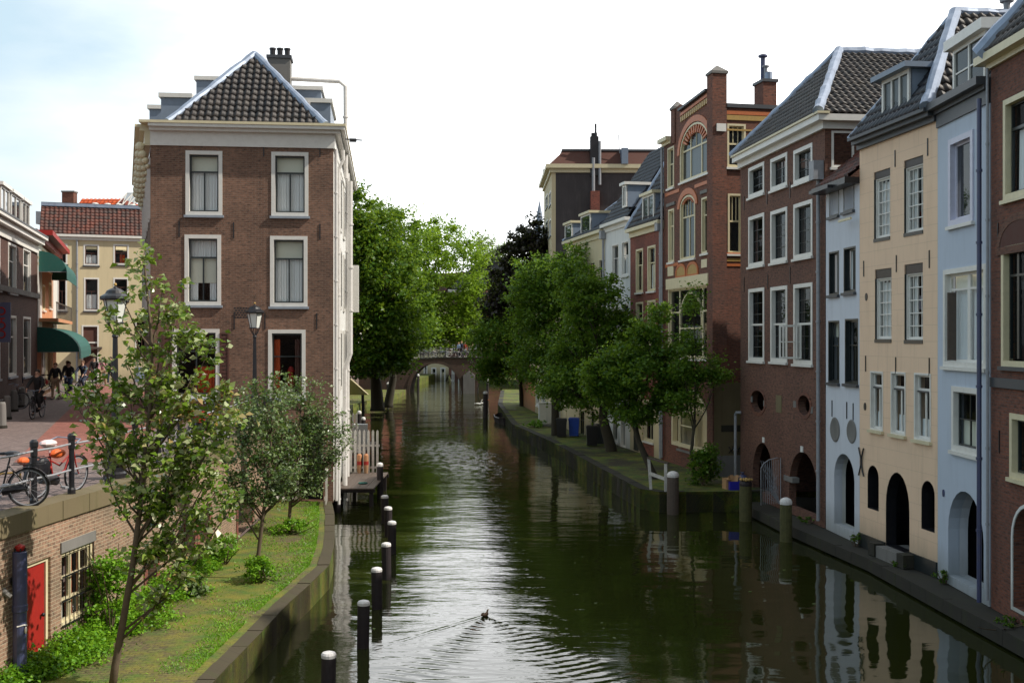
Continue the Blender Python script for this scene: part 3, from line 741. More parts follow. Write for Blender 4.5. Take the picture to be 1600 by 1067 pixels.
    for k in range(4):
        for v0, v1 in ((f.V(300, 336), f.V(300, 236)), (f.V(300, 477), f.V(300, 367)), (f.V(300, 622), f.V(300, 514))):
            u = 1.5+k*3.7; p = rectp(u, u+1.3, v0, v1)
            window(g, p, fw=.13, fy=(-.07, -.003), sy=(-.05, -.02), sm='dark_paint', bars=[('h', .7, 0, 1), ('v', .5, 0, .7)], glass='glass_dark', sill=None, name='canal_window')
    # rain pipes on the corner
    zc = prof[0][0]
    pipe(r, [(Wd+.1, .1, zc), (Wd+.1, .1, .05)], .055, 'pipe_white'); pipe(r, [(Wd+.32, .9, zc+.1), (Wd+.32, .9, zc-.25), (Wd+.16, .9, zc-.6), (Wd+.16, .9, -.2)], .06, 'pipe_white')
    pipe(r, [(Wd+.5, 3.2, zc-.7), (Wd+.5, 3.2, 5.2), (Wd+.3, 3.2, 4.6), (Wd+.3, 3.2, -.3)], .09, 'pipe_white'); pipe(r, [(Wd+.3, 6, zc), (Wd+.3, 6, -.3)], .08, 'pipe_white')
    MB().box(Wd+.42, Wd+.8, 3.6, 4.2, 6.8, 8.6).build('wall_cabinet', M['white'], r)
    # roof: pyramid front with zinc hips, ridge to the back
    z = prof[2][1]+.1; apex_h = ZH(88, 41.9)-f.z0
    x0, x1 = f.U(262), f.U(508); xm = f.U(383); y0 = .0; hip = 2.5
    a = (f.U(383)+.05, hip, apex_h); b = (a[0]-1.0, D-1, apex_h)
    tri_plane(r, (x0, y0, z), (x1, y0, z), [a], 'tile_dark', tw=.25, th=.31, amp=.045, cols=8)
    tri_plane(r, (x1, y0, z), (x1, D, z), [(a[0], D-1, apex_h), a], 'tile_blue'); tri_plane(r, (x0, D, z), (x0, y0, z), [a, (a[0], D-1, apex_h)], 'tile_blue')
    for q in ((x0, y0, z), (x1, y0, z)): flashing(r, q, a, .34)
    flashing(r, a, (a[0], D-1, apex_h), .3)
    MB().box(-.2, Wd+.3, .1, D, z-.1, z-.04).build('roof_deck', M['dark_grey'], r)
    # big side dormers of grey boards with white fascia
    def sd(name, xa, xb, ya, yb, za, zb, fas):
        d = MB().box(xa, xb, ya, yb, za, zb).build('side_dormer', M['grey_blue'], r)
        MB().box(xa-.08, xb+.08, ya-.08, yb+.1, zb, zb+.16).build('dormer_fascia', M['white'], d)
        return d
    Yd = lambda px, py, dep: (X(px, 39.3+dep), ZH(py, 39.3+dep)-f.z0)
    ux = lambda px, dep: (X(px, 39.1+dep)-f.A.x+f.d.y*dep)/f.d.x
    sd('d', ux(256, 3.), ux(300, 3.), 3, 6.2, z, ZH(153, 42.3)-f.z0-.1, 0)
    sd('d', ux(243, 8), ux(262, 8), 7.6, 9.4, z, ZH(173, 47)-f.z0-.1, 0)
    sd('d', ux(310, 7.5), ux(345, 7.5), 7.5, 10, z, ZH(126, 46.8)-f.z0-.1, 0)
    sd('d', ux(470, 3.), ux(514, 3.), 3, 6.4, z, ZH(156, 42.3)-f.z0-.1, 0)
    d = sd('d', ux(455, 6.9), ux(500, 6.9), 6.9, 10, z, ZH(138, 46.3)-f.z0-.1, 0)
    MB().box(ux(481, 2.9)-.04, ux(481, 2.9)+.04, 2.86, 2.95, z+.3, ZH(156, 42.3)-f.z0-.1).build('dormer_pipe', M['pipe_white'], d)
    cx0, cx1 = ux(418, 4.2), ux(452, 4.2)
    chimney(r, (cx0+cx1)/2, 4.6, z+.8, ZH(92, 43.5)-f.z0, cx1-cx0, .8, 'stone_grey', 3, 'black', 'dark_grey', .36)
    yp = 4.7; ztop = ZH(123, 43.9)-f.z0
    pipe(r, [((cx1), yp, ztop), (ux(528, 4.6), yp, ztop-.06), (ux(537, 4.6), yp, ztop-.25), (ux(538, 4.6), yp, z-1.2)], .085, 'pipe_white', 'flue_pipe')
    MB().bar((Wd+.4, .6, zc+.45), (Wd+1.0, .6, zc+.42), .04).box(Wd+.55, Wd+.8, .52, .68, zc+.36, zc+.47).build('wall_camera', M['black'], r)
    anchors(f, [(280, 358), (365, 360), (500, 362), (366, 502), (414, 502), (495, 502), (412, 232.5), (500, 233)])
    u, v = f.U(380), f.V(380, 488)
    m = MB()
    for i in range(5):
        for j in range(6): m.box(u-.32+j*.1+(i % 2)*.05, u-.25+j*.1+(i % 2)*.05, -.004, .02, v-.2+i*.08, v-.15+i*.08)
    m.build('vent_bricks', M['black'], r)
left_house()

# ============================================================ RIGHT BANK
SQ = [(4, 4)]
def dark_brick_house():      # three bays, hipped roof
    r, f = house('brick_house', (1157, 43.5), (1289, 35.15), .38, 'dark purple brick canal house with nine white framed windows and two oval holes', 'house')
    Wd = f.W; D = 9.; H = 12.95-.38
    rows = [(258, 308.0, 243.5, 296.5, 229.5, 286), (336, 417.5, 327, 411.5, 315.5, 404.5), (450.5, 566, 447.5, 567.5, 443, 571)]
    wins = []; kinds = []
    for i, (a, b, c, d, e, g) in enumerate(rows):
        wins += [f.rect(1170, 1194.5, a, b-2), f.rect(1204.5, 1230.5, c, d-2), f.rect(1240.5, 1270, e, g-2)]; kinds += [i]*3
    ov = []
    for px, py, w, h in ((1184, 627, 22, 34), (1256.5, 633, 19, 31)):
        ov.append(ovalp(f.U(px), f.V(px, py), (f.U(px+w/2)-f.U(px-w/2))/2, (f.V(px, py-h/2)-f.V(px, py+h/2))/2))
    ar = [f.arch(1176, 1208, 692, 768, 1.25), f.arch(1233, 1278, 706, 800, 1.3)]
    ar = [[(u, max(v, .25) if k < 2 else v) for k, (u, v) in enumerate(p)] for p in ar]
    f.mb().prism(rectp(0, Wd, 0, H), 0, .25, wins+ov+ar).build('front_wall', M['brick_purple'], r)
    # right side wall with its attic window
    s = Face(f.A+f.d*Wd, f.A+f.d*Wd+Vector((-f.d.y, f.d.x, 0))*D, f.z0, r)
    sw = s.rect(1299, 1334, 205, 262)
    s.mb().prism(rectp(.25, D, 0, H), 0, .25, [sw]).build('side_wall', M['brick_purple'], r)
    MB().box(0, .25, .25, D, 0, H).box(.25, Wd-.25, D-.25, D, 0, H).build('back_wall', M['brick_purple'], r)
    window(s, sw, fw=.07, fy=(-.03, .1), sy=(.04, .09), sm='white', sw=.03, bars=[('h', .4, 0, 1)], glass='glass_dark', sill='white', name='attic_window')
    m = MB()
    for i in range(3): m.box(.3, Wd-.3, .3, D-.3, (2.9, 6.3, 9.6)[i], (3.1, 6.5, 9.8)[i])
    m.box(.3, Wd-.3, 3.2, 3.3, 0, 2.9)
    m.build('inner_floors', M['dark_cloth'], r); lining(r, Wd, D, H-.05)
    for i, w in enumerate(wins):
        k = kinds[i]
        bars = [('v', .5, 0, 1), ('h', .34, 0, 1), ('h', .67, 0, 1)] if k == 0 else ([('v', .33, 0, 1), ('v', .67, 0, 1), ('h', .25, 0, 1), ('h', .5, 0, 1), ('h', .75, 0, 1)] if k == 1 else [('v', .33, 0, 1), ('v', .67, 0, 1), ('h', .16, 0, 1), ('h', .33, 0, 1), ('h', .66, 0, 1), ('h', .83, 0, 1)])
        wn = window(f, w, fw=.13, fy=(-.025, .13), sw=.035, sy=(.135, .175), sm='dark_paint' if k < 2 else 'dark_paint', bars=bars, bw=.022, glass='glass_dark' if (i % 3) else 'glass', sill='white', curtain=[('dark_cloth', 0, .2, 0, 1, 1)] if i % 2 else None)
        if k == 2:
            inn = inset(w, .13); vm = inn[0][1]+(inn[2][1]-inn[0][1])*.5
            f.mb().box(inn[0][0], inn[1][0], .08, .19, vm-.035, vm+.035).build('transom', M['white'], wn)
    # open casement between the second and third lower windows
    for px0, px1, dy in ((1233, 1242, .5), (1243, 1249, .55)):
        u0 = f.U(px1)+.02; vv = (f.V(1240, 560), f.V(1240, 508))
        q = MB(Matrix.Translation((f.U(1247.5)-(.0 if px0 < 1240 else -.35), -.03, 0)) @ Matrix.Rotation(R(180+55 if px0 < 1240 else 180+80), 4, 'Z'))
        q.ring(rectp(0, .62, vv[0], vv[1]), .06, -.02, .02).box(.06, .56, -.015, .015, (vv[0]+vv[1])/2-.015, (vv[0]+vv[1])/2+.015)
        c = q.build('casement', M['white'], r)
    for w in ov: f.mb().ring(w, -.12, -.02, .05).build('oval_surround', M['brick_dark'], r)
    for px, py in ((1174, 623), (1195, 630), (1242, 631), (1268, 640)):
        u, v = f.U(px), f.V(px, py); f.mb().box(u-.12, u+.12, -.015, .02, v-.12, v+.1).build('stone_block', M['stone_grey'], r)
    u, v = f.U(1217), f.V(1217, 631); f.mb().box(u-.28, u+.28, -.012, .02, v-.3, v+.3).build('stone_plaque', M['stone'], r)
    for px, a, b in ((1193.5, 683, 692), (1253.5, 697, 707)):
        u = f.U(px); f.mb().box(u-.1, u+.1, -.03, .1, f.V(px, b)+.02, f.V(px, a)).build('keystone', M['white_wall'], r)
    u0, u1 = f.U(1226), f.U(1240); f.mb().box(u0, u1, -.04, .2, f.V(1233, 752), f.V(1233, 744)).build('impost_stone', M['stone_grey'], r)
    # cornice
    z0, z1, z2 = 12.9-.38, 13.12-.38, 13.32-.38
    cornice(r, 0, Wd, [(z0, z1, .12), (z1+.002, z2, .34)], 'white', right=True, side=D)
    MB().box(0, Wd+.4, -.4, 0, z2+.002, z2+.07).build('gutter', M['cream_paint'], r)
    apex = hip_roof(r, -.1, Wd+.2, -.3, D+3, z2+.06, ZH(90, 40.2)-.38, 2.5, 'tile_dark', zinc=.36)
    chimney(r, Wd-1.0, 3.6, z2, ZH(140, 37)-.38, .9, .7, 'brick_red', 1, 'red_paint', 'stone_grey', .3)
    # pipes at the near corner
    hz = 11.2
    MB().box(Wd-.45, Wd-.05, -.35, -.02, hz-.25, hz+.35).build('rain_hopper', M['lead'], r)
    pipe(r, [(Wd-.25, -.12, hz), (Wd-.25, -.12, .2)], .06, 'lead')
    pipe(r, [(.15, -.25, 3.0), (.15, -.25, .3)], .055, 'lead', 'stand_pipe')
    pipe(r, [(.15, -.25, 3.0), (.28, -.25, 3.1), (.4, -.1, 3.1)], .055, 'lead', 'pipe_elbow')
    anchors(f, [(1163, 318), (1199, 308), (1235, 297), (1163, 445), (1200, 440), (1235, 430)])
    return r, f
dE, fE = dark_brick_house()
def gate():
    f = fE; r = empty('iron_gate', (X(1189, 38.9), 38.9, .36), R(6), label='grey iron gate with fanned curved bars standing open by the left arch', cat='gate')
    m = MB(); m.tube([(0, 0, .3), (0, 0, 2.3), (.15, 0, 2.55), (.45, 0, 2.75), (.9, 0, 2.85), (1.1, 0, 2.85), (1.1, 0, .3)], .025, 6)
    m.build('gate_frame', M['lead'], r); m = MB()
    for i in range(1, 9):
        x = i*.12; m.tube([(1.05, 0, .35), (.9-x*.3, 0, .9), (.95-x, 0, 2.2+min(.5, i*.07))], .012, 5)
        m.tube([(x, 0, .35), (x, 0, 2.5+min(.25, i*.05))], .012, 5)
    for i in range(7): m.tube([(1.05, 0, .35), (.35+i*.08, 0, .7+i*.13), (.3+i*.1, 0, 1.2+i*.12)], .01, 5)
    m.build('gate_bars', M['lead'], r); r.scale = (.64, 1, .64)
gate()

def narrow_house():          # bluish white, two bays
    r, f = house('narrow_house', (1290.5, 35.05), (1343, 32.35), .38, 'narrow bluish white house with dark window frames and two round hollows over its arch', 'house')
    Wd = f.W; D = 8; H = f.V(1316, 296)
    wins = [f.rect(1296, 1311, 298, 338), f.rect(1318, 1335, 288, 330), f.rect(1295.5, 1311, 393, 461), f.rect(1318.5, 1337, 386, 457), f.rect(1294.5, 1311.5, 501, 598), f.rect(1320.5, 1341, 498, 600)]
    ar = f.arch(1303.5, 1335, 709, 824, .75); ar = [(u, max(v, .15)) for u, v in ar]
    f.mb().prism(rectp(0, Wd, 0, H), 0, .25, wins+[ar]).build('front_wall', M['white_blue'], r)
    f.mb().prism(ar, .25, .55, [inset(ar, .0001)]) if False else None
    m = f.mb(); n = len(ar)      # deep plastered arch reveal
    m.add([(u, .24, v) for u, v in ar]+[(u, .36, v) for u, v in ar], [(i, (i+1) % n, n+(i+1) % n, n+i) for i in range(n)]); m.build('arch_reveal', M['white_wall'], r)
    MB().box(0, .2, .25, D, 0, H).box(Wd-.2, Wd, .25, D, 0, H).box(.2, Wd-.2, D-.2, D, 0, H).build('back_wall', M['white_blue'], r)
    MB().box(.2, Wd-.2, .3, 5, 3.6, 3.75).box(.2, Wd-.2, .3, 5, 7, 7.15).box(.2, Wd-.2, 3.0, 3.1, 0, 3.6).build('inner_floors', M['dark_grey'], r); lining(r, Wd, D, H-.05)
    for i, w in enumerate(wins):
        window(f, w, fw=.05, fy=(-.01, .16), fm='dark_paint', sw=.045, sy=(.1, .15), sm='dark_paint', bars=[('v', .5, 0, 1)] if i < 4 else [('h', .6, 0, 1), ('v', .5, 0, .6)], glass='glass_sky' if i in (0, 1) else 'glass', sill='dark_grey',
               curtain=[('blind', .55, 1, 0, .6, 0)] if i == 5 else ([('curtain', 0, .4, 0, 1, 1)] if i in (2, 3) else [('blind', 0, 1, .75, 1, 0)]), cseed=i)
    for px, py in ((1305, 671), (1331, 674)):
        u, v = f.U(px), f.V(px, py); m = f.mb(); a = (f.U(px+7.5)-f.U(px-7.5))/2; pts = []; fs = []
        for k, (sc, dep) in enumerate(((1, -.012), (.92, -.03), (.8, -.02), (.55, -.006), (.0, -.003))):
            for j in range(20): pts.append((u+a*sc*math.cos(j*math.pi/10), dep, v+a*.95*sc*math.sin(j*math.pi/10)))
        for k in range(4):
            for j in range(20): fs.append((k*20+j, k*20+(j+1) % 20, (k+1)*20+(j+1) % 20, (k+1)*20+j))
        m.add(pts, fs).build('round_hollow', M['stone_grey'], r, smooth=True)
    anchors(f, [(1300.5, 638), (1323.5, 641), (1333.5, 643)], .5)
    # dark awning-like eaves and brown tiled roof
    z = H
    MB().box(-.05, Wd+.02, -.45, -.002, z, z+.18).box(.2, Wd-.9, -.62, -.451, z-.02, z+.08).build('eaves_board', M['black'], r)
    tri_plane(r, (0, -.3, z+.2), (Wd, -.3, z+.2), [(Wd, 2.6, z+2.5), (0, 2.6, z+2.5)], 'tile_red')
    MB().box(Wd-.9, Wd+.05, -.3, -.25, H-1.05, H-.98).build('white_bracket', M['cream_paint'], r)
narrow_house()

def cream_house():
    r, f = house('cream_house', (1343.2, 32.3), (1465, 27.92), .38, 'cream stucco canal house with white multi-pane windows and three black arched openings', 'house')
    Wd = f.W; D = 9; H = 11.75-.38
    up = [f.rect(1365.5, 1391, 266, 377), f.rect(1412.5, 1442.5, 247, 368), f.rect(1367, 1393, 420, 535.5), f.rect(1413, 1442, 412, 537)]
    lo = [f.rect(1360.5, 1380, 580, 672), f.rect(1392.5, 1415.5, 581, 679), f.rect(1429, 1455, 583, 688)]
    ars = [f.arch(1355.5, 1373, 727, 796, None), f.arch(1384, 1421, 738, 868, .95), f.arch(1439.5, 1460.5, 751, 829, None)]
    ars[1] = [(u, max(v, .3)) for u, v in ars[1]]
    f.mb().prism(rectp(0, Wd, .0, H), 0, .28, up+lo+ars).build('front_wall', M['cream'], r)
    MB().box(0, .2, .28, D, 0, H).box(Wd-.2, Wd, .28, D, 0, H).box(.2, Wd-.2, D-.2, D, 0, H).build('back_wall', M['cream'], r)
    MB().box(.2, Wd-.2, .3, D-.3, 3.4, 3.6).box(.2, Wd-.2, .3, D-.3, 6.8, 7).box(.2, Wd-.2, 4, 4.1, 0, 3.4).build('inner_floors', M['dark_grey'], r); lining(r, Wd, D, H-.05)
    u0 = f.U(1403); MB().box(u0, u0+.9, 3.4, 3.5, .3, 2.3).build('inner_door', M['white'], r)
    for a_ in ars: f.mb().ring(a_, .012, .006, .3).build('dark_arch_lining', M['black'], r)
    # dark plinth
    f.mb().box(0, ars[1][0][0], -.05, -.001, 0, .38).build('plinth', M['dark_paint'], r); f.mb().box(ars[1][1][0], Wd, -.05, -.001, 0, .38).build('plinth', M['dark_paint'], r)
    f.mb().box(ars[1][0][0]-.35, ars[1][0][0]+.02, -.35, -.052, 0, .35).build('plinth_block', M['stone_dark'], r); f.mb().box(ars[1][1][0]-.02, ars[1][1][0]+.35, -.35, -.052, 0, .35).build('plinth_block', M['stone_dark'], r)
    f.mb().box(ars[1][0][0]+.03, ars[1][1][0]-.03, -.3, .6, -.05, .3).build('door_step', M['stone_grey'], r)
    for i, w in enumerate(up):
        u0_, u1_, v0_, v1_ = w[0][0], w[1][0], w[0][1], w[2][1]
        top = .2 if i < 2 else .25
        wp = rectp(u0_+.02, u1_-.0, v0_+.1, v1_-top)
        wn = window(f, wp, fw=.03, fy=(.05, .2), fm='white', sw=.05, sy=(.1, .15), sm='white', bars=grid(4, 5), bw=.028, glass='glass', sill=None, curtain=[('curtain', 0, .3, 0, 1, 1), ('dark_cloth', .8, 1, 0, .5, 1)] if i % 2 else [('curtain', .1, .8, 0, .95, 1)], cseed=i)
        f.mb().box(u0_+.001, u1_-.001, .03, .22, v1_-top+.002, v1_-.001).build('dark_lintel', M['brown_dark'], r)
        f.mb().box(u0_+.001, u1_-.001, -.02, .22, v0_+.002, v0_+.095).build('dark_sill', M['dark_paint'], r)
        f.mb().box(u0_+.001, u0_+.016, .003, .24, v0_+.1, v1_-top).build('dark_reveal', M['dark_paint'], r)
    # small poster behind the second window of the middle row
    w = up[3]; f.mb().box(w[0][0]+.35, w[0][0]+.55, .2, .21, w[0][1]+.9, w[0][1]+1.25).build('window_poster', M['pipe_blue'], r)
    for i, w in enumerate(lo):
        window(f, w, fw=.05, fy=(-.02, .16), fm='white', sw=.05, sy=(.08, .13), sm='white', bars=[('h', .76, 0, 1, .09), ('v', .5, 0, .76, .06)], glass='glass', sill='cream_paint', curtain=[('curtain', 0, 1, 0, .3, 1)], cseed=i)
        f.mb().box(w[0][0]+.05, w[1][0]-.05, .05, .1, w[0][1]+(w[2][1]-w[0][1])*.735-.04, w[0][1]+(w[2][1]-w[0][1])*.735-.0).build('transom_edge', M['dark_grey'], r)
    anchors(f, [(1399, 248), (1450, 230), (1350, 420), (1401, 412), (1452.5, 405), (1353, 568), (1400, 571), (1452.5, 573)], .45)
    for px, py in ((1354, 464), (1352, 635)):
        u, v = f.U(px), f.V(px, py); f.mb().prism(ovalp(u, v, .07, .11), -.02, .03).build('vent_hole', M['black'], r)
    u, v = f.U(1346.5), f.V(1346.5, 721)
    f.mb().tube([(u-.12, -.04, v+.4), (u+.02, -.04, v+.1), (u+.02, -.04, v-.1), (u-.12, -.04, v-.4)], .022, 6).tube([(u+.2, -.04, v+.4), (u+.06, -.04, v+.1), (u+.06, -.04, v-.1), (u+.2, -.04, v-.4)], .022, 6).build('cross_anchor', M['black'], r)
    # gutter and cornice of dark boards
    cornice(r, 0, Wd, [(H, H+.13, .1), (H+.132, H+.24, .26), (H+.242, H+.33, .38)], 'dark_grey')
    z = H+.33; za = ZH(20, 30.4)-.38
    tri_plane(r, (0, -.3, z), (Wd, -.3, z), [(Wd/2, 1.7, za)], 'tile_blue'); a = (Wd/2, 1.7, za)
    tri_plane(r, (Wd, -.3, z), (Wd, D+2, z), [(Wd/2, D+2, za), a], 'tile_dark'); tri_plane(r, (0, D+2, z), (0, -.3, z), [a, (Wd/2, D+2, za)], 'tile_blue')
    flashing(r, (Wd, -.3, z), a, .36); flashing(r, (0, -.3, z), a, .2); flashing(r, a, (Wd/2, D+2, za), .3)
    MB().lathe([(.08, 0), (.1, .2), (.18, .22), (.2, .3), (.1, .34)], (Wd/2, 3.2, za+.1), 10).build('roof_vent', M['lead'], r)
    ua, ub = f.U(1384), f.U(1427)
    dormer(r, ua, ub, -.12, 1.9, z-.0, f.V(1405, 118), cheek='grey_blue', panes=3, roofm='grey_blue', over=.22, curtain=1)
cream_house()

def blue_house():
    r, f = house('blue_house', (1465.2, 27.9), (1546, 24.88), .38, 'pale blue plastered canal house with one window per floor over a single deep arch', 'house')
    Wd = f.W; D = 9; H = f.V(1500, 184)
    w1 = f.rect(1483.5, 1522, 211, 350); w2 = f.rect(1475, 1542, 417, 574); w3 = f.rect(1488, 1531, 605, 708)
    ar = f.arch(1481.5, 1537, 768, 925, 1.05); ar = [(u, max(v, .22)) for u, v in ar]
    f.mb().prism(rectp(0, Wd, 0, H), 0, .28, [w1, w2, w3, ar]).build('front_wall', M['blue_stucco'], r)
    n = len(ar); f.mb().add([(u, .27, v) for u, v in ar]+[(u, .48, v) for u, v in ar], [(i, (i+1) % n, n+(i+1) % n, n+i) for i in range(n)]).build('arch_reveal', M['white_blue'], r)
    MB().box(0, .2, .28, D, 0, H).box(Wd-.2, Wd, .28, D, 0, H).box(.2, Wd-.2, D-.2, D, 0, H).build('back_wall', M['blue_stucco'], r)
    MB().box(.2, Wd-.2, .3, D-.3, 3.0, 3.15).box(.2, Wd-.2, .3, D-.3, 6.6, 6.8).build('inner_floors', M['dark_grey'], r); lining(r, Wd, D, H-.05)
    m = MB().box(.3, Wd-.3, 2.2, 2.3, 0, .9).box(.3, .9, 2.2, 2.3, .9, 3).box(1.1, 1.25, 2.15, 2.3, .9, 3); m.build('inner_wall', M['brick_dark'], r)
    MB().box(.95, 1.05, 2.1, 2.14, .2, 2.6).box(1.3, 2.2, 2.1, 2.14, 1.3, 2.0).build('inner_door_frame', M['cream_paint'], r)
    window(f, w1, fw=.14, fy=(-.04, .16), fm='lilac', sw=.06, sy=(.09, .15), sm='lilac', glass='glass_sky', sill='white', curtain=[('curtain', .55, 1, 0, .3, 1)])
    window(f, w2, fw=.12, fy=(-.03, .17), fm='white', sw=.06, sy=(.1, .16), sm='white', bars=[('v', .5, 0, 1, .16), ('h', .82, 0, 1, .05)], glass='glass', sill='white', curtain=[('curtain', .05, 1, 0, .82, 1), ('blind', 0, 1, .83, 1, 0)], cseed=4)
    i0 = inset(w2, .12); f.mb().box(i0[0][0]+.33, i0[0][0]+.39, -.1, .1, i0[0][1]+.03, i0[2][1]-.45).build('open_casement', M['wood'], r)
    window(f, w3, fw=.13, fy=(-.03, .17), fm='white', sw=.05, sy=(.1, .15), sm='dark_paint', bars=[('v', .5, 0, 1), ('h', .5, 0, 1)], glass='glass', sill='white', curtain=[('blind', 0, .95, .02, .48, 0)])
    u, v = f.U(1475), f.V(1475, 770); f.mb().prism(ovalp(u, v, .05, .09, 10), -.03, .02).build('vent_hole', M['pipe_blue'], r)
    cornice(r, .012, Wd, [(H, H+.32, .05), (H+.322, H+.42, .12), (H+.422, H+.6, .3)], 'dark_grey'); z = H+.6
    MB().box(0, Wd, .02, .3, H, z).build('parapet', M['dark_grey'], r)
    tri_plane(r, (0, .1, z-.03), (Wd, .1, z-.03), [(Wd, 3.2, z+3.2), (0, 3.2, z+3.2)], 'tile_dark')
    ua, ub = f.U(1487), f.U(1538)
    dormer(r, ua, ub, .02, 2.4, z-.1, f.V(1510, 65), cheek='grey_blue', panes=2, rows=2, roofm='white', over=.16, roof_h=.24)
    pipe(r, [(Wd-.02, -.22, H+.1), (Wd-.02, -.22, .1)], .052, 'pipe_blue')
blue_house()

def right_brick_house():
    r, f = house('brick_house', (1548.5, 24.8), (1900, 16.8), .38, 'dark red brick house at the right edge with yellow cream window frames and white arch', 'house')
    Wd = f.W; D = 9; H = f.V(1570, 97)
    w1 = f.rect(1568, 1660, 150, 314); w1 = rectp(f.U(1569), f.U(1569)+1.5, f.V(1569, 314), f.V(1569, 158))
    w2 = archp(f.U(1566), f.U(1566)+1.7, f.V(1566, 572), f.V(1566, 386), .03); w3 = rectp(f.U(1579), f.U(1579)+1.4, f.V(1579, 745), f.V(1579, 645))
    ar = archp(f.U(1583), f.U(1583)+1.6, .3, f.V(1600, 790), .75)
    extra = [rectp(w1[0][0]+3, w1[0][0]+4.5, w1[0][1], w1[2][1]), rectp(w1[0][0]+3, w1[0][0]+4.5, w2[0][1], w2[4][1])]
    f.mb().prism(rectp(0, Wd, 0, H), 0, .28, [w1, w2, w3, ar]+extra).build('front_wall', M['brick_dark'], r)
    MB().box(0, .2, .28, D, 0, H).box(Wd-.2, Wd, .28, D, 0, H).box(.2, Wd-.2, D-.2, D, 0, H).build('back_wall', M['brick_dark'], r)
    MB().box(.2, Wd-.2, .3, D-.3, 3.2, 3.35).box(.2, Wd-.2, .3, D-.3, 7, 7.2).build('inner_floors', M['dark_grey'], r); lining(r, Wd, D, H-.05)
    n = len(ar); f.mb().add([(u, .27, v) for u, v in ar]+[(u, 1.1, v) for u, v in ar], [(i, (i+1) % n, n+(i+1) % n, n+i) for i in range(n)]).build('arch_reveal', M['white_wall'], r)
    f.mb().ring(ar, -.07, -.02, .01).build('arch_edge', M['white_wall'], r)
    for w, b, c in ((w1, [('h', .72, 0, 1, .06), ('v', .5, 0, .72)], 1), (w2, [('h', .78, 0, 1, .05), ('v', .3, 0, 1, .1)], 0), (w3, [('v', .5, 0, 1)], 0), (extra[0], [('h', .7, 0, 1)], 0), (extra[1], [('h', .7, 0, 1)], 0)):
        window(f, w, fw=.12, fy=(-.03, .18), fm='cream_paint', sw=.05, sy=(.1, .16), sm='dark_paint', bars=b, glass='glass', sill='cream_paint' if w is not w2 else 'dark_grey', curtain=[('curtain', .1, .5, 0, .7, 1)] if c else [('dark_cloth', .6, 1, 0, 1, 1)])
    a2 = archp(w2[0][0]-.05, w2[1][0]+.05, w2[4][1], w2[4][1]+.52, .5)
    f.mb().prism(a2, -.03, .01).build('arch_panel', M['dark_cloth'], r)
    f.mb().ring(a2, -.16, -.04, .0).build('arch_bricks', M['brick_purple'], r)
    anchors(f, [(1560, 370)], .6); anchors(f, [(1562, 690)], .5)
    f.mb().box(.05, Wd, -.06, -.001, f.V(1560, 605), f.V(1560, 590)).build('stone_band', M['dark_grey'], r)
    cornice(r, 0, Wd, [(H, H+.12, .08), (H+.122, H+.3, .28)], 'cream_paint', left=True, side=.2)
    z = H+.3; za = z+5; tri_plane(r, (0, -.2, z), (Wd, -.2, z), [(Wd/2, 3.2, za)], 'tile_dark'); a = (Wd/2, 3.2, za)
    tri_plane(r, (0, D+2, z), (0, -.2, z), [a, (Wd/2, D+2, za)], 'tile_blue'); tri_plane(r, (Wd, -.2, z), (Wd, D+2, z), [(Wd/2, D+2, za), a], 'tile_blue')
    flashing(r, (0, -.2, z), a, .55); flashing(r, (Wd, -.2, z), a, .4); flashing(r, a, (Wd/2, D+2, za), .3)
    pipe(r, [(.14, -.14, H), (.14, -.14, .2)], .03, 'lead')
right_brick_house()

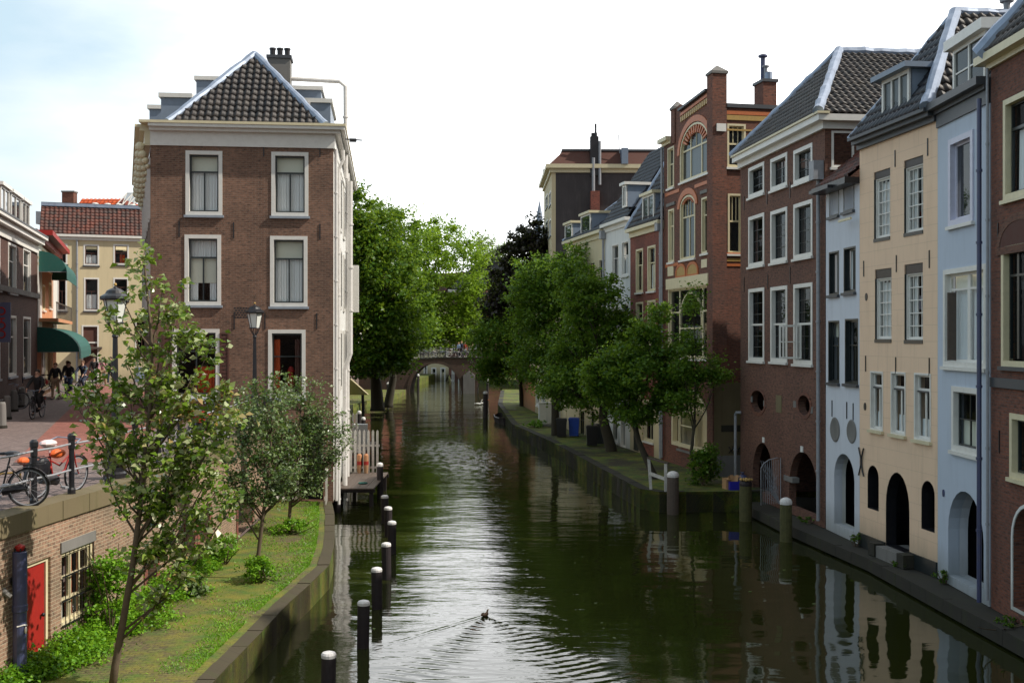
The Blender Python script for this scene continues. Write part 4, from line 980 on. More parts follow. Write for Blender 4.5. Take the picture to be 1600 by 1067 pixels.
def ornate_house():
    z0 = WR-.05
    r, f = house('ornate_house', (1037.5, 51.2), (1114.5, 45.3), z0, 'tall red brown brick house with striped arches, orange bands, cream windows and stepped parapet', 'house')
    Wd = f.W; D = 9; V = lambda px, py: f.V(px, py); U = f.U
    out = [(0, 0), (Wd, 0), (Wd, V(1112, 168)), (U(1108), V(1108, 168)), (U(1107), V(1107, 142)), (U(1062), V(1062, 175)), (U(1062), V(1058, 166)), (U(1050), V(1054, 172)), (U(1050), V(1050, 222)), (0, V(1037, 230))]
    big = f.arch(1063, 1108, 192, 278, 1.1)
    holes = [f.rect(1043.5, 1053.5, 230, 294), big, f.rect(1044.5, 1053.5, 327, 410), f.arch(1063, 1086.5, 305, 405, .5), f.rect(1096.5, 1108, 308, 396),
             f.rect(1044.5, 1108, 448, 560)]
    ga = archp(U(1050), U(1108), .9, V(1079, 606), 1.6)
    holes.append(ga)
    f.mb().prism(out, 0, .3, holes).build('front_wall', M['brick_dark'], r)
    H = V(1112, 168)
    s = Face(f.A+f.d*Wd, f.A+f.d*Wd+Vector((-f.d.y, f.d.x, 0))*D, z0, r)
    sw = [s.rect(1136, 1165, 194, 262), s.rect(1137, 1160, 303, 397)]
    s.mb().prism(rectp(.3, D, 0, H), 0, .3, sw).build('side_wall', M['brick_dark'], r)
    MB().box(0, .3, .3, D, 0, V(1037, 232)).box(.3, Wd-.3, D-.3, D, 0, H-.3).build('back_wall', M['brick_dark'], r)
    MB().box(.3, Wd-.3, .3, D-.3, 4.6, 4.8).box(.3, Wd-.3, .3, D-.3, 8.2, 8.4).box(.3, Wd-.3, .3, D-.3, 11.5, 11.7).build('inner_floors', M['dark_grey'], r); lining(r, Wd, D, H-.05)
    MB().box(-.0, Wd-.3, .3, D-.3, H-.5, H-.35).build('flat_roof', M['dark_grey'], r)
    # corner pier with pyramid cap, left pier
    pv = V(1110, 118)
    def pier(u0, u1, y1, za, zb):
        m = MB().box(u0, u1, -.06, y1, za, zb); p = m.build('pier', M['brick_dark'], r)
        c = ((u0+u1)/2, (-.06+y1)/2); q = MB(); q.box(u0-.05, u1+.05, -.11, y1+.05, zb, zb+.1)
        q.add([(u0-.05, -.11, zb+.1), (u1+.05, -.11, zb+.1), (u1+.05, y1+.05, zb+.1), (u0-.05, y1+.05, zb+.1), (c[0], c[1], zb+.4)], [(0, 1, 4), (1, 2, 4), (2, 3, 4), (3, 0, 4)])
        q.build('pier_cap', M['stone_grey'], p)
    pier(Wd-.55, Wd+.08, .55, 0, pv); pier(U(1050), U(1050)+.5, .35, V(1052, 225), V(1053, 172))
    # coping of the sloping parapet with its dentils
    a = Vector((U(1064), -.06, V(1064, 174))); b = Vector((U(1107), -.06, V(1107, 142)))
    MB().bar(a+Vector((0, .15, .03)), b+Vector((0, .15, .03)), .5, .1).build('parapet_coping', M['dark_grey'], r)
    m = MB(); 
    for i in range(14): p = a.lerp(b, (i+.5)/14)+Vector((0, .03, -.38)); m.box(p.x-.08, p.x+.08, -.05, -.002, p.z-.12, p.z+.1)
    m.build('dentils', M['yellow_brick'], r)
    MB().bar(a+Vector((0, .04, -.17)), b+Vector((0, .04, -.17)), .06, .12).build('orange_band', M['orange_brick'], r)
    # side cornice bands
    for z_, h, mt, p in ((H-.02, .16, 'dark_grey', .1), (H-.3, .16, 'orange_brick', .05), (H-.52, .2, 'yellow_brick', .04), (H-.95, .07, 'yellow_brick', .03)):
        s.mb().box(.56, D, -p, -.002, z_, z_+h).build('side_band', M[mt], r)
    m = s.mb()
    for i in range(5): u = 2.7+i*.75; m.prism([(u-.15, H-1.0), (u+.15, H-1.0), (u+.05, H-1.35), (u, H-1.6), (u-.05, H-1.35)], -.03, -.002)
    m.build('corbels', M['yellow_brick'], r)
    for py, h in ((262, 0), (385, 0)): pass
    for v, hh, mt in ((s.V(1130, 220), .2, 'orange_brick'), (s.V(1130, 272), .17, 'orange_brick'), (s.V(1130, 340), .2, 'orange_brick'), (s.V(1130, 397), .12, 'orange_brick'), (s.V(1130, 406), .12, 'yellow_brick'), (s.V(1130, 414), .1, 'orange_brick')):
        s.mb().box(.56, s.U(1135)-.05 if v > s.V(1130, 390) else D, -.03, -.002, v-hh/2, v+hh/2).build('colour_band', M[mt], r)
        f.mb().box(U(1109), Wd-.56, -.03, -.002, v-hh/2, v+hh/2) if False else None
    s.mb().box(.1, .5, -.14, -.085, s.V(1120, 206), s.V(1120, 194)).build('white_block', M['white'], r)
    s.mb().prism(rectp(.0, 4.4, 0, s.V(1130, 598)), -.1, -.005).build('stone_base', M['stone'], r)
    s.mb().box(.3, 4.4, -.13, -.102, s.V(1130, 674), s.V(1130, 664)).build('base_ledge', M['stone_dark'], r)
    s.mb().box(.0, 4.4, -.2, -.101, 0, .9).build('base_render', M['stone_grey'], r)
    # graffiti on the base: black scrawl, blue patch and teal arrow
    gr = s.mb(); v0 = s.V(1135, 705)
    for pts in ([(.62, .2), (.75, -.05), (1.2, -.12)], [(.62, -.05), (.9, .22), (1.05, .2)], [(.75, .22), (.9, .0), (1.1, .18), (1.0, -.02), (1.35, .05), (1.5, .1)]):
        for (a_, b_), (c_, d_) in zip(pts[:-1], pts[1:]): gr.bar((a_, -.115, v0+b_), (c_, -.115, v0+d_), .02, .05, up=(0, 1, 0))
    gr.build('black_graffiti', M['black'], r)
    s.mb().prism(rectp(.22, .5, v0-1.0, v0-.25), -.108, -.102).build('blue_graffiti', M['pipe_blue'], r)
    s.mb().prism([(.55, v0-.42), (.95, v0-.2), (1.9, v0-.25), (1.9, v0-.6), (.95, v0-.6)], -.108, -.102).build('teal_graffiti', M['green_cloth'], r)
    # windows of the front
    cf = dict(fm='cream_paint', sm='cream_paint', fy=(-.02, .18), sy=(.08, .14), fw=.08)
    window(f, holes[0], bars=[('h', .6, 0, 1, .06), ('v', .5, 0, .6)], glass='glass_sky', **cf)
    window(f, big, bars=[('v', .3, 0, 1, .09), ('v', .7, 0, 1, .09), ('h', .58, 0, 1, .07), ('v', .5, .58, 1)], glass='glass_sky', curtain=[('curtain', 0, 1, 0, .58, 1)], **cf)
    window(f, holes[2], bars=[('h', .7, 0, 1, .06)], glass='glass', curtain=[('curtain', 0, 1, 0, 1, 1)], **cf)
    window(f, holes[3], bars=[('v', .5, 0, .68, .06), ('h', .68, 0, 1, .07)]+[('v', i/5, .7, 1, .025) for i in range(1, 5)], glass='glass_sky', curtain=[('curtain', 0, .4, 0, .7, 1)], **cf)
    window(f, holes[4], bars=[('h', .7, 0, 1, .06)], glass='glass', **cf)
    w = window(f, holes[5], bars=[('v', .24, 0, 1, .12), ('v', .82, 0, 1, .12), ('h', .66, 0, .24, .07), ('h', .66, .82, 1, .07)], glass='glass_dark', curtain=[('curtain', .3, .8, .2, .45, 1)], **cf)
    q = holes[5]; cx_ = q[0][0]+(q[1][0]-q[0][0])*.53; hw = (q[1][0]-q[0][0])*.27; tp = q[2][1]-.12
    ap = archp(cx_-hw, cx_+hw, tp-1.7, tp-.1, hw*.9); sp_ = [(cx_-hw-.001, tp-1.7), (cx_+hw+.001, tp-1.7), (cx_+hw+.001, tp), (cx_-hw-.001, tp)]
    f.mb().ring(ap, .07, .05, .16).build('arched_light', M['cream_paint'], w)
    f.mb().prism(rectp(U(1043.5), U(1109), V(1075, 449), V(1075, 432)), -.1, -.002).build('cream_lintel', M['cream_paint'], r)
    # striped tympanum fans and red arches
    for hp, k, dv in ((big, 1.1, .0), (holes[3], .5, .0)):
        u0 = hp[0][0]; u1 = hp[1][0]; c = (u0+u1)/2; hw = (u1-u0)/2; zt = max(p[1] for p in hp); m1 = MB(f.M); m2 = MB(f.M); n = 18; rise = k
        cz = zt-rise
        for i in range(n):
            t0, t1 = math.pi*i/n, math.pi*(i+1)/n
            P1 = [(c+(hw+.04)*math.cos(t0), cz+(rise+.04)*math.sin(t0)), (c+(hw+.3)*math.cos(t0), cz+(rise+.3)*math.sin(t0)), (c+(hw+.3)*math.cos(t1), cz+(rise+.3)*math.sin(t1)), (c+(hw+.04)*math.cos(t1), cz+(rise+.04)*math.sin(t1))]
            m1.prism(P1, -.045, -.002)
        m1.build('brick_arch', M['orange_brick'], r)
        for i in range(12):
            t0, t1 = math.pi*(.12+.76*i/12), math.pi*(.12+.76*(i+.5)/12)
            P2 = [(c+hw*.62*math.cos(t0), cz+rise*.62*math.sin(t0)), (c+hw*.95*math.cos(t0), cz+rise*.95*math.sin(t0)), (c+hw*.95*math.cos(t1), cz+rise*.95*math.sin(t1)), (c+hw*.62*math.cos(t1), cz+rise*.62*math.sin(t1))]
            m2.prism(P2, .0, .075)
        m2.build('striped_fan', M['orange_brick'], r)
    for a_, b_ in ((1058, 1071), (1075, 1090)):
        u0, u1 = U(a_), U(b_); ap = archp(u0, u1, V(1070, 430), V(1070, 415), .3); f.mb().prism(ap, -.03, -.002).build('blind_arch', M['yellow_brick'], r); f.mb().ring(ap, -.12, -.045, -.001).build('blind_arch_edge', M['orange_brick'], r)
    for a_, b_ in ((1044, 1053), (1096.5, 1108)): f.mb().prism(rectp(U(a_), U(b_), V(1050, 431), V(1050, 416)) if a_ < 1060 else rectp(U(a_), U(b_), V(1102, 418), V(1102, 405)), -.03, -.002).build('cream_tile_panel', M['cream_paint'], r)
    for px, py in ((1049, 322), (1102, 302)): f.mb().box(U(px-6.5), U(px+6.5), -.06, -.002, V(px, py), V(px, py)+.14).build('stone_lintel', M['stone_grey'], r)
    for px0, px1, py, mt in ((1040, 1062, 301, 'orange_brick'), (1086, 1110, 287, 'orange_brick'), (1040, 1060, 414, 'orange_brick'), (1109, 1112, 270, 'orange_brick')):
        f.mb().box(U(px0), U(px1), -.028, -.002, V((px0+px1)/2, py)-.08, V((px0+px1)/2, py)+.06).build('orange_band', M[mt], r)
    cornice(r, -.1, U(1050), [(V(1037, 230), V(1037, 230)+.12, .1), (V(1037, 230)+.122, V(1037, 230)+.3, .3)], 'cream_paint')
    # wharf level arch with cream window and shutters
    f.mb().ring(ga, .16, -.03, .2).build('arch_surround', M['cream_paint'], r)
    window(f, f.rect(1060, 1086, 640, 704), fw=.1, fy=(.0, .12), fm='cream_paint', sw=.05, sy=(.04, .09), sm='cream_paint', bars=[('h', .6, 0, 1, .05)], glass='glass_dark', sill='stone_grey', name='wharf_window')
    f.mb().box(ga[0][0]+.15, ga[1][0]-.15, .28, .4, 0, V(1079, 612)).build('arch_infill', M['cream_pale'], r)
    f.mb().box(U(1064), U(1086), -.01, .27, .0, .9).build('brick_apron', M['brick_dark'], r)
    for w_ in sw: window(s, w_, bars=[('h', .55, 0, 1, .07), ('v', .33, .55, 1), ('v', .66, .55, 1)], glass='glass_sky', sill='white', **cf)
    chimney(r, 3.9, 3.2, H-.3, ZH(132, 48)-z0, .95, .6, 'brick_dark', 0, cap='dark_grey')
    c = MB(); c.lathe([(.1, 0), (.1, 1.1), (.2, 1.12), (.2, 1.2), (.08, 1.25)], (3.65, 3.2, ZH(132, 48)-z0+.1), 10).build('flue', M['pipe_blue'], r)
    MB().lathe([(.08, 0), (.08, .6), (.15, .62), (.15, .68)], (3.95, 3.2, ZH(132, 48)-z0+.1), 10).build('flue', M['lead'], r)
    MB().lathe([(.15, 0), (.15, .32), (.16, .33)], (4.25, 3.2, ZH(132, 48)-z0+.1), 10).build('flue', M['zinc'], r)
    pipe(r, [(.1, -.14, V(1040, 232)), (.1, -.14, .2)], .055, 'lead')
ornate_house()

def simple_house(name, A, B, z0, label, wallm, H_px, wins, D=9, frame='white', sash='white', glass='glass', roof=None, cornm='white', bars=None, fw=.09, low=None, curt=None):
    r, f = house(name, A, B, z0, label, 'house'); H = f.V(*H_px); Wd = f.W
    ws = [f.rect(*w) for w in wins]
    f.mb().prism(rectp(0, Wd, 0, H), 0, .25, ws).build('front_wall', M[wallm], r)
    MB().box(0, .2, .25, D, 0, H).box(Wd-.2, Wd, .25, D, 0, H).box(.2, Wd-.2, D-.2, D, 0, H).build('back_wall', M[wallm], r)
    m = MB(); z = 3.2
    while z < H-1: m.box(.2, Wd-.2, .27, D-.3, z, z+.15); z += 3.2
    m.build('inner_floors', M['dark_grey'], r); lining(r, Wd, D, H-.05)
    for i, w in enumerate(ws):
        tall = (w[2][1]-w[0][1])/(w[1][0]-w[0][0])
        window(f, w, fw=fw, fy=(-.02, .15), fm=frame, sw=.04, sy=(.08, .13), sm=sash, bars=bars or [('h', .64, 0, 1, .05), ('v', .5, 0, .64)], glass=glass, curtain=curt or ([('curtain', 0, .9, 0, .6, 1)] if i % 2 else None), cseed=i)
    if cornm: cornice(r, 0, Wd, [(H, H+.25, .08), (H+.252, H+.42, .3)], cornm)
    return r, f, H+.42
def right_far():
    z0 = WR-.05
    r, f, z = simple_house('red_brick_house', (985, 56.3), (1036.8, 51.4), z0, 'narrow red brick house with cream windows and a small dormer beside the ornate house', 'brick_red', (1008, 366),
        [(994, 1005, 389, 457), (1012, 1024.5, 384, 455), (994, 1005, 472, 560), (1012, 1024.5, 469, 562), (1006, 1022, 625, 690)], frame='cream_paint', sash='cream_paint', cornm='cream_paint')
    f.mb().box(.05, f.U(1005), -.04, -.003, 0, 2.9).build('cream_panel', M['cream_pale'], r); f.mb().box(f.U(1023), f.W-.25, -.04, -.003, 0, 2.9).build('cream_panel', M['cream_pale'], r)
    f.mb().box(f.U(992), f.U(999), -.07, -.042, .1, 2.4).build('wharf_door', M['dark_paint'], r)
    a = (f.W*.5, 3.2, z+4.6); tri_plane(r, (0, -.2, z), (f.W, -.2, z), [(f.W, 1.8, z+4.4), (f.W*.62, 1.9, z+4.6)], 'tile_blue')
    tri_plane(r, (0, 9, z), (0, -.2, z), [(f.W*.62, 1.9, z+4.6), (f.W*.62, 9, z+4.6)], 'tile_blue'); flashing(r, (0, -.2, z), (f.W*.62, 1.9, z+4.6), .35); tri_plane(r, (f.W, -.2, z), (f.W, 9, z), [(f.W*.62, 9, z+4.6), (f.W*.62, 1.9, z+4.6)], 'tile_blue')
    dormer(r, f.U(1008), f.U(1026), -.15, 2, z-.1, f.V(1017, 305), panes=2, rows=1, roofm='cream_paint', over=.12, curtain=1)
    pipe(r, [(f.W-.12, -.12, z), (f.W-.12, -.12, .1)], .06, 'lead')
    MB().box(f.W-.4, f.W-.02, -.3, -.02, z-.5, z-.1).build('rain_hopper', M['lead'], r)
    r, f, z = simple_house('white_house', (945, 60.8), (984.7, 56.35), z0, 'plain white plastered house with grey silled windows half hidden by the bank trees', 'white_wall', (965, 358),
        [(956.5, 967, 381, 436), (971.5, 983, 376, 431), (957, 967, 478, 545), (972, 983, 474, 545), (958, 966, 640, 690), (970, 978, 630, 700)], cornm='white', bars=[('h', .6, 0, 1), ('v', .5, 0, .6)])
    tri_plane(r, (0, -.1, z), (f.W, -.1, z), [(f.W, 2.6, z+4.), (0, 2.6, z+4.)], 'tile_blue')
    tri_plane(r, (f.W, 2.6, z+4), (0, 2.6, z+4), [(0, 8, z+.3), (f.W, 8, z+.3)], 'tile_blue')
    dormer(r, f.U(978), f.U(984.5)-.05, -.2, 2.2, z+.5, f.V(981, 290), panes=2, roofm='white', over=.12, curtain=1)
    pipe(r, [(.08, -.12, z-.3), (.08, -.12, .1)], .06, 'lead'); MB().box(-.1, .25, -.3, -.02, z-.75, z-.3).build('rain_hopper', M['lead'], r)
    r, f, z = simple_house('pale_cream_house', (885, 69), (944.7, 60.85), z0, 'pale cream house under dark wavy roof with two little dormers and steel flue', 'cream_pale', (920, 378),
        [(898, 908, 418, 465), (920, 930, 409, 452), (936, 944, 404, 454), (898, 908, 500, 560), (920, 930, 500, 560), (936, 944, 640, 690), (905, 914, 640, 684), (922, 930, 640, 690)], frame='cream_paint', sash='dark_paint', cornm='cream_paint', D=10)
    tri_plane(r, (0, -.2, z), (f.W, -.2, z), [(f.W, 5, z+3.8), (1.5, 5, z+3.8)], 'tile_blue', amp=.06, tw=.3, th=.4)
    tri_plane(r, (f.W, -.2, z), (f.W, 10, z), [(f.W, 5, z+3.8)], 'tile_blue'); flashing(r, (0, -.2, z), (1.5, 5, z+3.8), .35)
    for a_, b_, c_ in ((886, 897, 348), (911, 926, 333)): dormer(r, f.U(a_), f.U(b_), -.15, 1.8, z-.05, f.V((a_+b_)/2, c_)-.1, panes=1, roofm='cream_paint', over=.1)
    MB().lathe([(.28, 0), (.28, .5), (.5, .52), (.5, .58), (.3, .6), (.28, 1.3), (.5, 1.5), (.62, 1.9), (.55, 2.2), (.2, 2.5)], (f.U(940)-1.2, 3.4, z+1.6), 14).build('steel_flue', M['zinc'], r)
    r, f, z = simple_house('orange_fronted_house', (812, 95), (884.6, 69.1), z0, 'long low house with orange and cream ground floor behind the bank trees', 'cream_pale', (860, 465),
        [(868, 876, 618, 660), (846, 852, 610, 640), (858, 864, 520, 560), (874, 882, 515, 560), (838, 843, 600, 634)], frame='white', D=8)
    f.mb().prism(rectp(.3, f.U(836), 0, 3.4), -.03, -.003).build('orange_front', M['orange_wall'], r)
    tri_plane(r, (0, -.2, z), (f.W, -.2, z), [(f.W, 4, z+3), (0, 4, z+3)], 'tile_dark')
    # tall dark block behind
    r, f = house('dark_tall_house', (850, 95), (862, 84), z0, 'tall block with black weathered render, brown mansard roof and chimneys over the trees', 'house'); Wd = f.W
    H = f.V(862, 270); D = 11
    s = Face(f.A+f.d*Wd, f.A+f.d*Wd+Vector((-f.d.y, f.d.x, 0))*D, z0, r)
    ws = [f.rect(852.5, 856, 305, 325), f.rect(858, 861, 300, 322), f.rect(852.5, 856, 345, 370), f.rect(858, 861, 343, 370)]
    f.mb().prism(rectp(0, Wd, 0, H), 0, .3, ws).build('front_wall', M['cream_pale'], r)
    for w in ws: window(f, w, fw=.12, glass='glass_dark', sill='grey_blue')
    MB().box(0, .3, .3, D, 0, H).box(Wd-.3, Wd, .3, D, 0, H).box(.3, Wd-.3, D-.3, D, 0, H).build('side_wall', M['dark_render'], r)
    cornice(r, 0, Wd, [(H, H+.3, .15), (H+.302, H+.6, .45)], 'cream_paint', right=True, side=D)
    z = H+.6; hh = ZH(238, 85)-z0-z
    MB().add([(-.2, -.2, z), (Wd+.2, -.2, z), (Wd+.2, D, z), (-.2, D, z), (.9, .9, z+hh), (Wd-.5, .9, z+hh), (Wd-.5, D, z+hh), (.9, D, z+hh)], [(0, 1, 5, 4), (1, 2, 6, 5), (2, 3, 7, 6), (3, 0, 4, 7), (4, 5, 6, 7)]).build('mansard_roof', M['dark_cloth'], r)
    MB().box(.8, Wd-.4, .8, D, z+hh+.002, z+hh+.15).build('roof_edge', M['dark_grey'], r)
    MB().box(-.1, .9, -.1, 1.6, z, z+1.2).build('corner_dormer', M['grey_blue'], r)
    xs_ = lambda px: X(px, 84.5)-(f.A.x+f.d.x*Wd)       # distance along the side face
    def onside(px0, px1, py0, py1, mat, name, dep=.5, out=.25):
        s.mb().box(s.U(px0), s.U(px1), -out, dep, s.V((px0+px1)/2, py1), s.V((px0+px1)/2, py0)).build(name, M[mat], r)
    onside(922, 935, 214, 275, 'black', 'chimney'); onside(924, 933, 208, 214, 'black', 'chimney_pot', .3, .1); onside(970, 980, 233, 258, 'grey_blue', 'roof_box', .5, .6)
    pipe(r, [s.M @ Vector((s.U(926.5), -.35, s.V(926, 345))), s.M @ Vector((s.U(926.5), -.35, s.V(926, 248)))], .12, 'lead', 'flue', False)
    pipe(r, [s.M @ Vector((s.U(936.5), -.35, s.V(936, 290))), s.M @ Vector((s.U(936.5), -.35, s.V(936, 222)))], .1, 'lead', 'flue', False)
    pipe(r, [s.M @ Vector((s.U(930.5), -.1, s.V(930, 216))), s.M @ Vector((s.U(930.5), -.1, s.V(930, 194)))], .08, 'black', 'mast', False)
    pipe(r, [s.M @ Vector((s.U(968), -.1, s.V(968, 240))), s.M @ Vector((s.U(966), -.1, s.V(968, 211)))], .035, 'lead', 'aerial', False)
    onside(922, 936, 300, 345, 'brick_red', 'brick_stack', .2, .6)
    # faint spire far away
    Y = 420; t = empty('church_tower', (X(843, Y), Y, 3), label='faint blue grey church spire far away behind the dark tall house', cat='church tower')
    zt = ZH(313, Y)-3; MB().lathe([(2.6, 0), (2.4, zt-14), (1.3, zt-9), (1.0, zt-5), (.05, zt)], (0, 0, 0), 8).build('spire', M['grey_blue'], t)
    Y = 120; 
right_far()
# ============================================================ QUAY WALL on the left with its cellars
def quay_wall():
    r = empty('quay_wall', (COP[3][0], COP[3][1], WL-.05), label='weathered brick quay wall with stone coping and cellar doors between street and wharf', cat='wall')
    cm = MB(Matrix.Translation(-r.location))
    H = ST-.32-(WL-.05)
    for i in range(len(COP)-1):
        a, b = COP[i], COP[i+1]
        f = Face(Vector((a[0], a[1], WL-.05)), Vector((b[0], b[1], WL-.05)), WL-.05, r)
        holes = []; door = win = None; nic = []
        if i == 3:
            door = f.rect(41, 79, 876, 1040); door = [(u, max(v, .05)) for u, v in door]; win = f.rect(96, 146, 855, 967); holes = [door, win]
        if i == 4:
            nic = [f.rect(229, 243, 868, 925), f.rect(291, 303, 795, 868), f.rect(311, 326, 790, 850)]
            nic = [[(u, max(v, .05)) for u, v in n] for n in nic]; holes = nic
        if i == 5:
            nic = [f.rect(371, 393, 785, 837)]; nic = [[(u, max(v, .05)) for u, v in n] for n in nic]; holes = nic
        f.mb().prism(rectp(0, f.W, 0, H), 0, .3, holes).build('wall', M['brick_wall'], r)
        for n in nic:
            f.mb().box(n[0][0]-.05, n[1][0]+.05, .302, .38, 0, n[2][1]+.05).build('niche_dark_back', M['black'], r)  # black panel stands in for the shaded depth of the niche
            f.mb().box(n[0][0]-.2, n[0][0]-.001, -.03, -.001, .0, n[2][1]).box(n[1][0]+.001, n[1][0]+.2, -.03, -.001, .0, n[2][1]).build('red_jambs', M['brick_red'], r)
        if door:
            w = MB(f.M).ring(door, .07, .05, .16).build('door_frame', M['cream_paint'], r)
            i_ = inset(door, .075); d = f.mb().box(i_[0][0], i_[1][0], .08, .14, i_[0][1], i_[2][1]); d = d.build('door', M['red_paint'], r)
            f.mb().ball((i_[1][0]-.12, .03, .95), .035).build('door_knob', M['black'], d)
            wn = window(f, win, fw=.06, fy=(.03, .16), fm='cream_paint', sw=.04, sy=(.07, .13), sm='cream_paint', bars=[('v', .36, 0, 1, .09), ('v', .68, 0, 1, .05), ('h', .33, 0, 1, .04), ('h', .66, 0, 1, .04)], glass='glass', sill=None, curtain=[('orange_cloth', .4, .6, 0, 1, 1), ('curtain', 0, .35, 0, .3, 1), ('curtain', .45, .9, 0, .25, 0)], name='cellar_window')
            m = f.mb(); u0, u1, v0, v1 = win[0][0], win[1][0], win[0][1], win[2][1]
            for k in range(8): u = u0+(u1-u0)*(k+.5)/8; m.tube([(u, -.04, v0-.05), (u, -.04, v1)], .009, 5)
            for k in (0.02, .35, .68): m.box(u0-.04, u1+.04, -.05, -.03, v0+(v1-v0)*k-.012, v0+(v1-v0)*k+.012)
            m.build('window_bars', M['black'], wn)
            f.mb().box(u0-.05, u1+.05, -.03, .0-.001, v1+.01, v1+.2).build('stone_lintel', M['stone_grey'], r)
        # coping stones
        n = max(1, round(f.W/1.05))
        for k in range(n):
            j = random.uniform(-.01, .01); big = (k*7+i*3) % 4 == 0
            f.mb().box(f.W*k/n+.005, f.W*(k+1)/n-.005, -.05+j, .42, H+.002-(.12 if big else 0)*0, H+.34+j*.4).build('coping_stone', M['stone'], r)
    return r
QW = quay_wall()
def railing():
    r = empty('railing', (COP[3][0], COP[3][1], ST), label='iron railing with black posts and two thin rails along the quay coping', cat='railing')
    pts = []; Y = 14.0
    def cx(Y):
        for a, b in zip(COP[:-1], COP[1:]):
            if a[1] <= Y <= b[1]: return a[0]+(b[0]-a[0])*(Y-a[1])/(b[1]-a[1])-.24
        return COP[-1][0]-.24
    ys = [14.2, 15.6, 17, 18.35, 19.75, 21.1, 22.7, 24.3, 25.9, 27.5, 29.1, 30.7, 32.3, 33.9, 35.5, 37.1, 38.7]
    for y in ys:
        p = Vector((cx(y), y, ST))-r.location; pts.append(p)
        MB().lathe([(.075, 0), (.075, .1), (.055, .14), (.05, .85), (.062, .87), (.062, 1.02), (.075, 1.04), (.075, 1.12), (.04, 1.16)], p, 10).build('post', M['black'], r)
    for h in (.47, .96):
        for a, b in zip(pts[:-1], pts[1:]): MB().tube([a+Vector((0, 0, h)), a.lerp(b, .5)+Vector((0, 0, h-.015)), b+Vector((0, 0, h))], .02, 6).build('rail', M['lead'], r)
railing()
def quay_pipe():
    Y = 18.55; x = X(31, Y); r = empty('drain_pipe', (x, Y, WL), label='thick dark blue standing pipe with red cap beside the red cellar door', cat='pipe')
    top = ZH(862, Y)-WL
    MB().lathe([(.11, 0), (.11, top*.55), (.125, top*.56), (.125, top*.6), (.115, top*.61), (.115, top), (.1, top+.01)], (0, 0, 0), 16).build('pipe', M['pipe_blue'], r)
    MB().lathe([(.06, .02), (.08, .06), (.08, .1), (.02, .13)], (0, 0, top), 12).build('cap', M['red_paint'], r)
    m = MB()
    for k in range(6): t = k*math.pi/3; m.tube([(.09*math.cos(t), .09*math.sin(t), top), (.09*math.cos(t), .09*math.sin(t), top+.07)], .012, 5)
    m.build('cap_rods', M['black'], r)
    m = MB().tube([(-.12, .05, top*.78), (-.35, .1, top*.8), (-.45, .2, top*.7), (-.45, .3, .1)], .08, 8); m.build('branch_pipe', M['black'], r)
    MB().tube([(-.0, -.118, 1.0), (.1, -.07, 1.02), (.117, 0, 1.0)], .012, 5).ball((.12, -.05, .93), (.02, .02, .06)).build('white_tie', M['white'], r)
    w = empty('trestle', (x-.45, Y-.25, WL), .25, label='weathered wooden trestle stump with a bent bar by the blue pipe', cat='trestle')
    MB().bar((0, 0, 0), (0, 0, 1.55), .12, .12).build('upright', M['wood'], w)
    MB().tube([(-.6, 0, 1.68), (-.1, 0, 1.66), (.25, 0, 1.62), (.38, 0, 1.5)], [.07, .07, .065, .04], 8).build('crossbar', M['stone_grey'], w)
    MB().bar((-.5, 0, 0), (-.5, 0, 1.6), .1, .1).build('upright', M['wood'], w)
quay_pipe()
# ------------------------------------------------------------ street lamps
def lamp():
    r = empty('street_lamp', (X(180, 23.5), 23.5, ST), label='black street lamp with milky glass lantern and fat base behind the near young tree', cat='street lamp', group='street lamps on the quay')
    MB().lathe([(.24, 0), (.24, .12), (.2, .16), (.2, .26), (.24, .3), (.22, .42), (.14, .55), (.12, 1.0), (.14, 1.05), (.1, 1.12)], (0, 0, 0), 16).build('base', M['black'], r)
    MB().lathe([(.085, 1.12), (.075, 1.5), (.09, 1.52), (.07, 1.58), (.05, 2.95), (.07, 2.98), (.05, 3.04)], (0, 0, 0), 14).build('pole', M['black'], r)
    m = MB()
    for k in range(6): t = k*math.pi/3; m.tube([(.03*math.cos(t), .03*math.sin(t), 3.02), (.08*math.cos(t), .08*math.sin(t), 3.1), (.16*math.cos(t), .16*math.sin(t), 3.26)], .013, 5)
    m.torus((0, 0, 3.27), .16, .018, 'z', 20); m.build('cradle', M['black'], r)
    MB().lathe([(.145, 3.28), (.24, 3.74)], (0, 0, 0), 6).build('lantern_glass', M['lampglass'], r)
    m = MB()
    for k in range(6): t = k*math.pi/3; m.tube([(.15*math.cos(t), .15*math.sin(t), 3.28), (.247*math.cos(t), .247*math.sin(t), 3.75)], .01, 5)
    m.build('lantern_bars', M['black'], r)
    MB().lathe([(.29, 3.74), (.31, 3.77), (.3, 3.82), (.2, 3.88), (.17, 3.94), (.1, 3.98), (.04, 4.0), (.03, 4.03)], (0, 0, 0), 16).build('lantern_cap', M['black'], r)
    MB().ball((0, 0, 4.07), .035, 8, 6).build('finial', M['yellow_brick'], r)
    q = copy_tree(r); q.location = (X(398, 36.2), 36.2, ST); q['label'] = 'black street lamp with milky glass lantern in front of the brown brick corner house wall'
lamp()
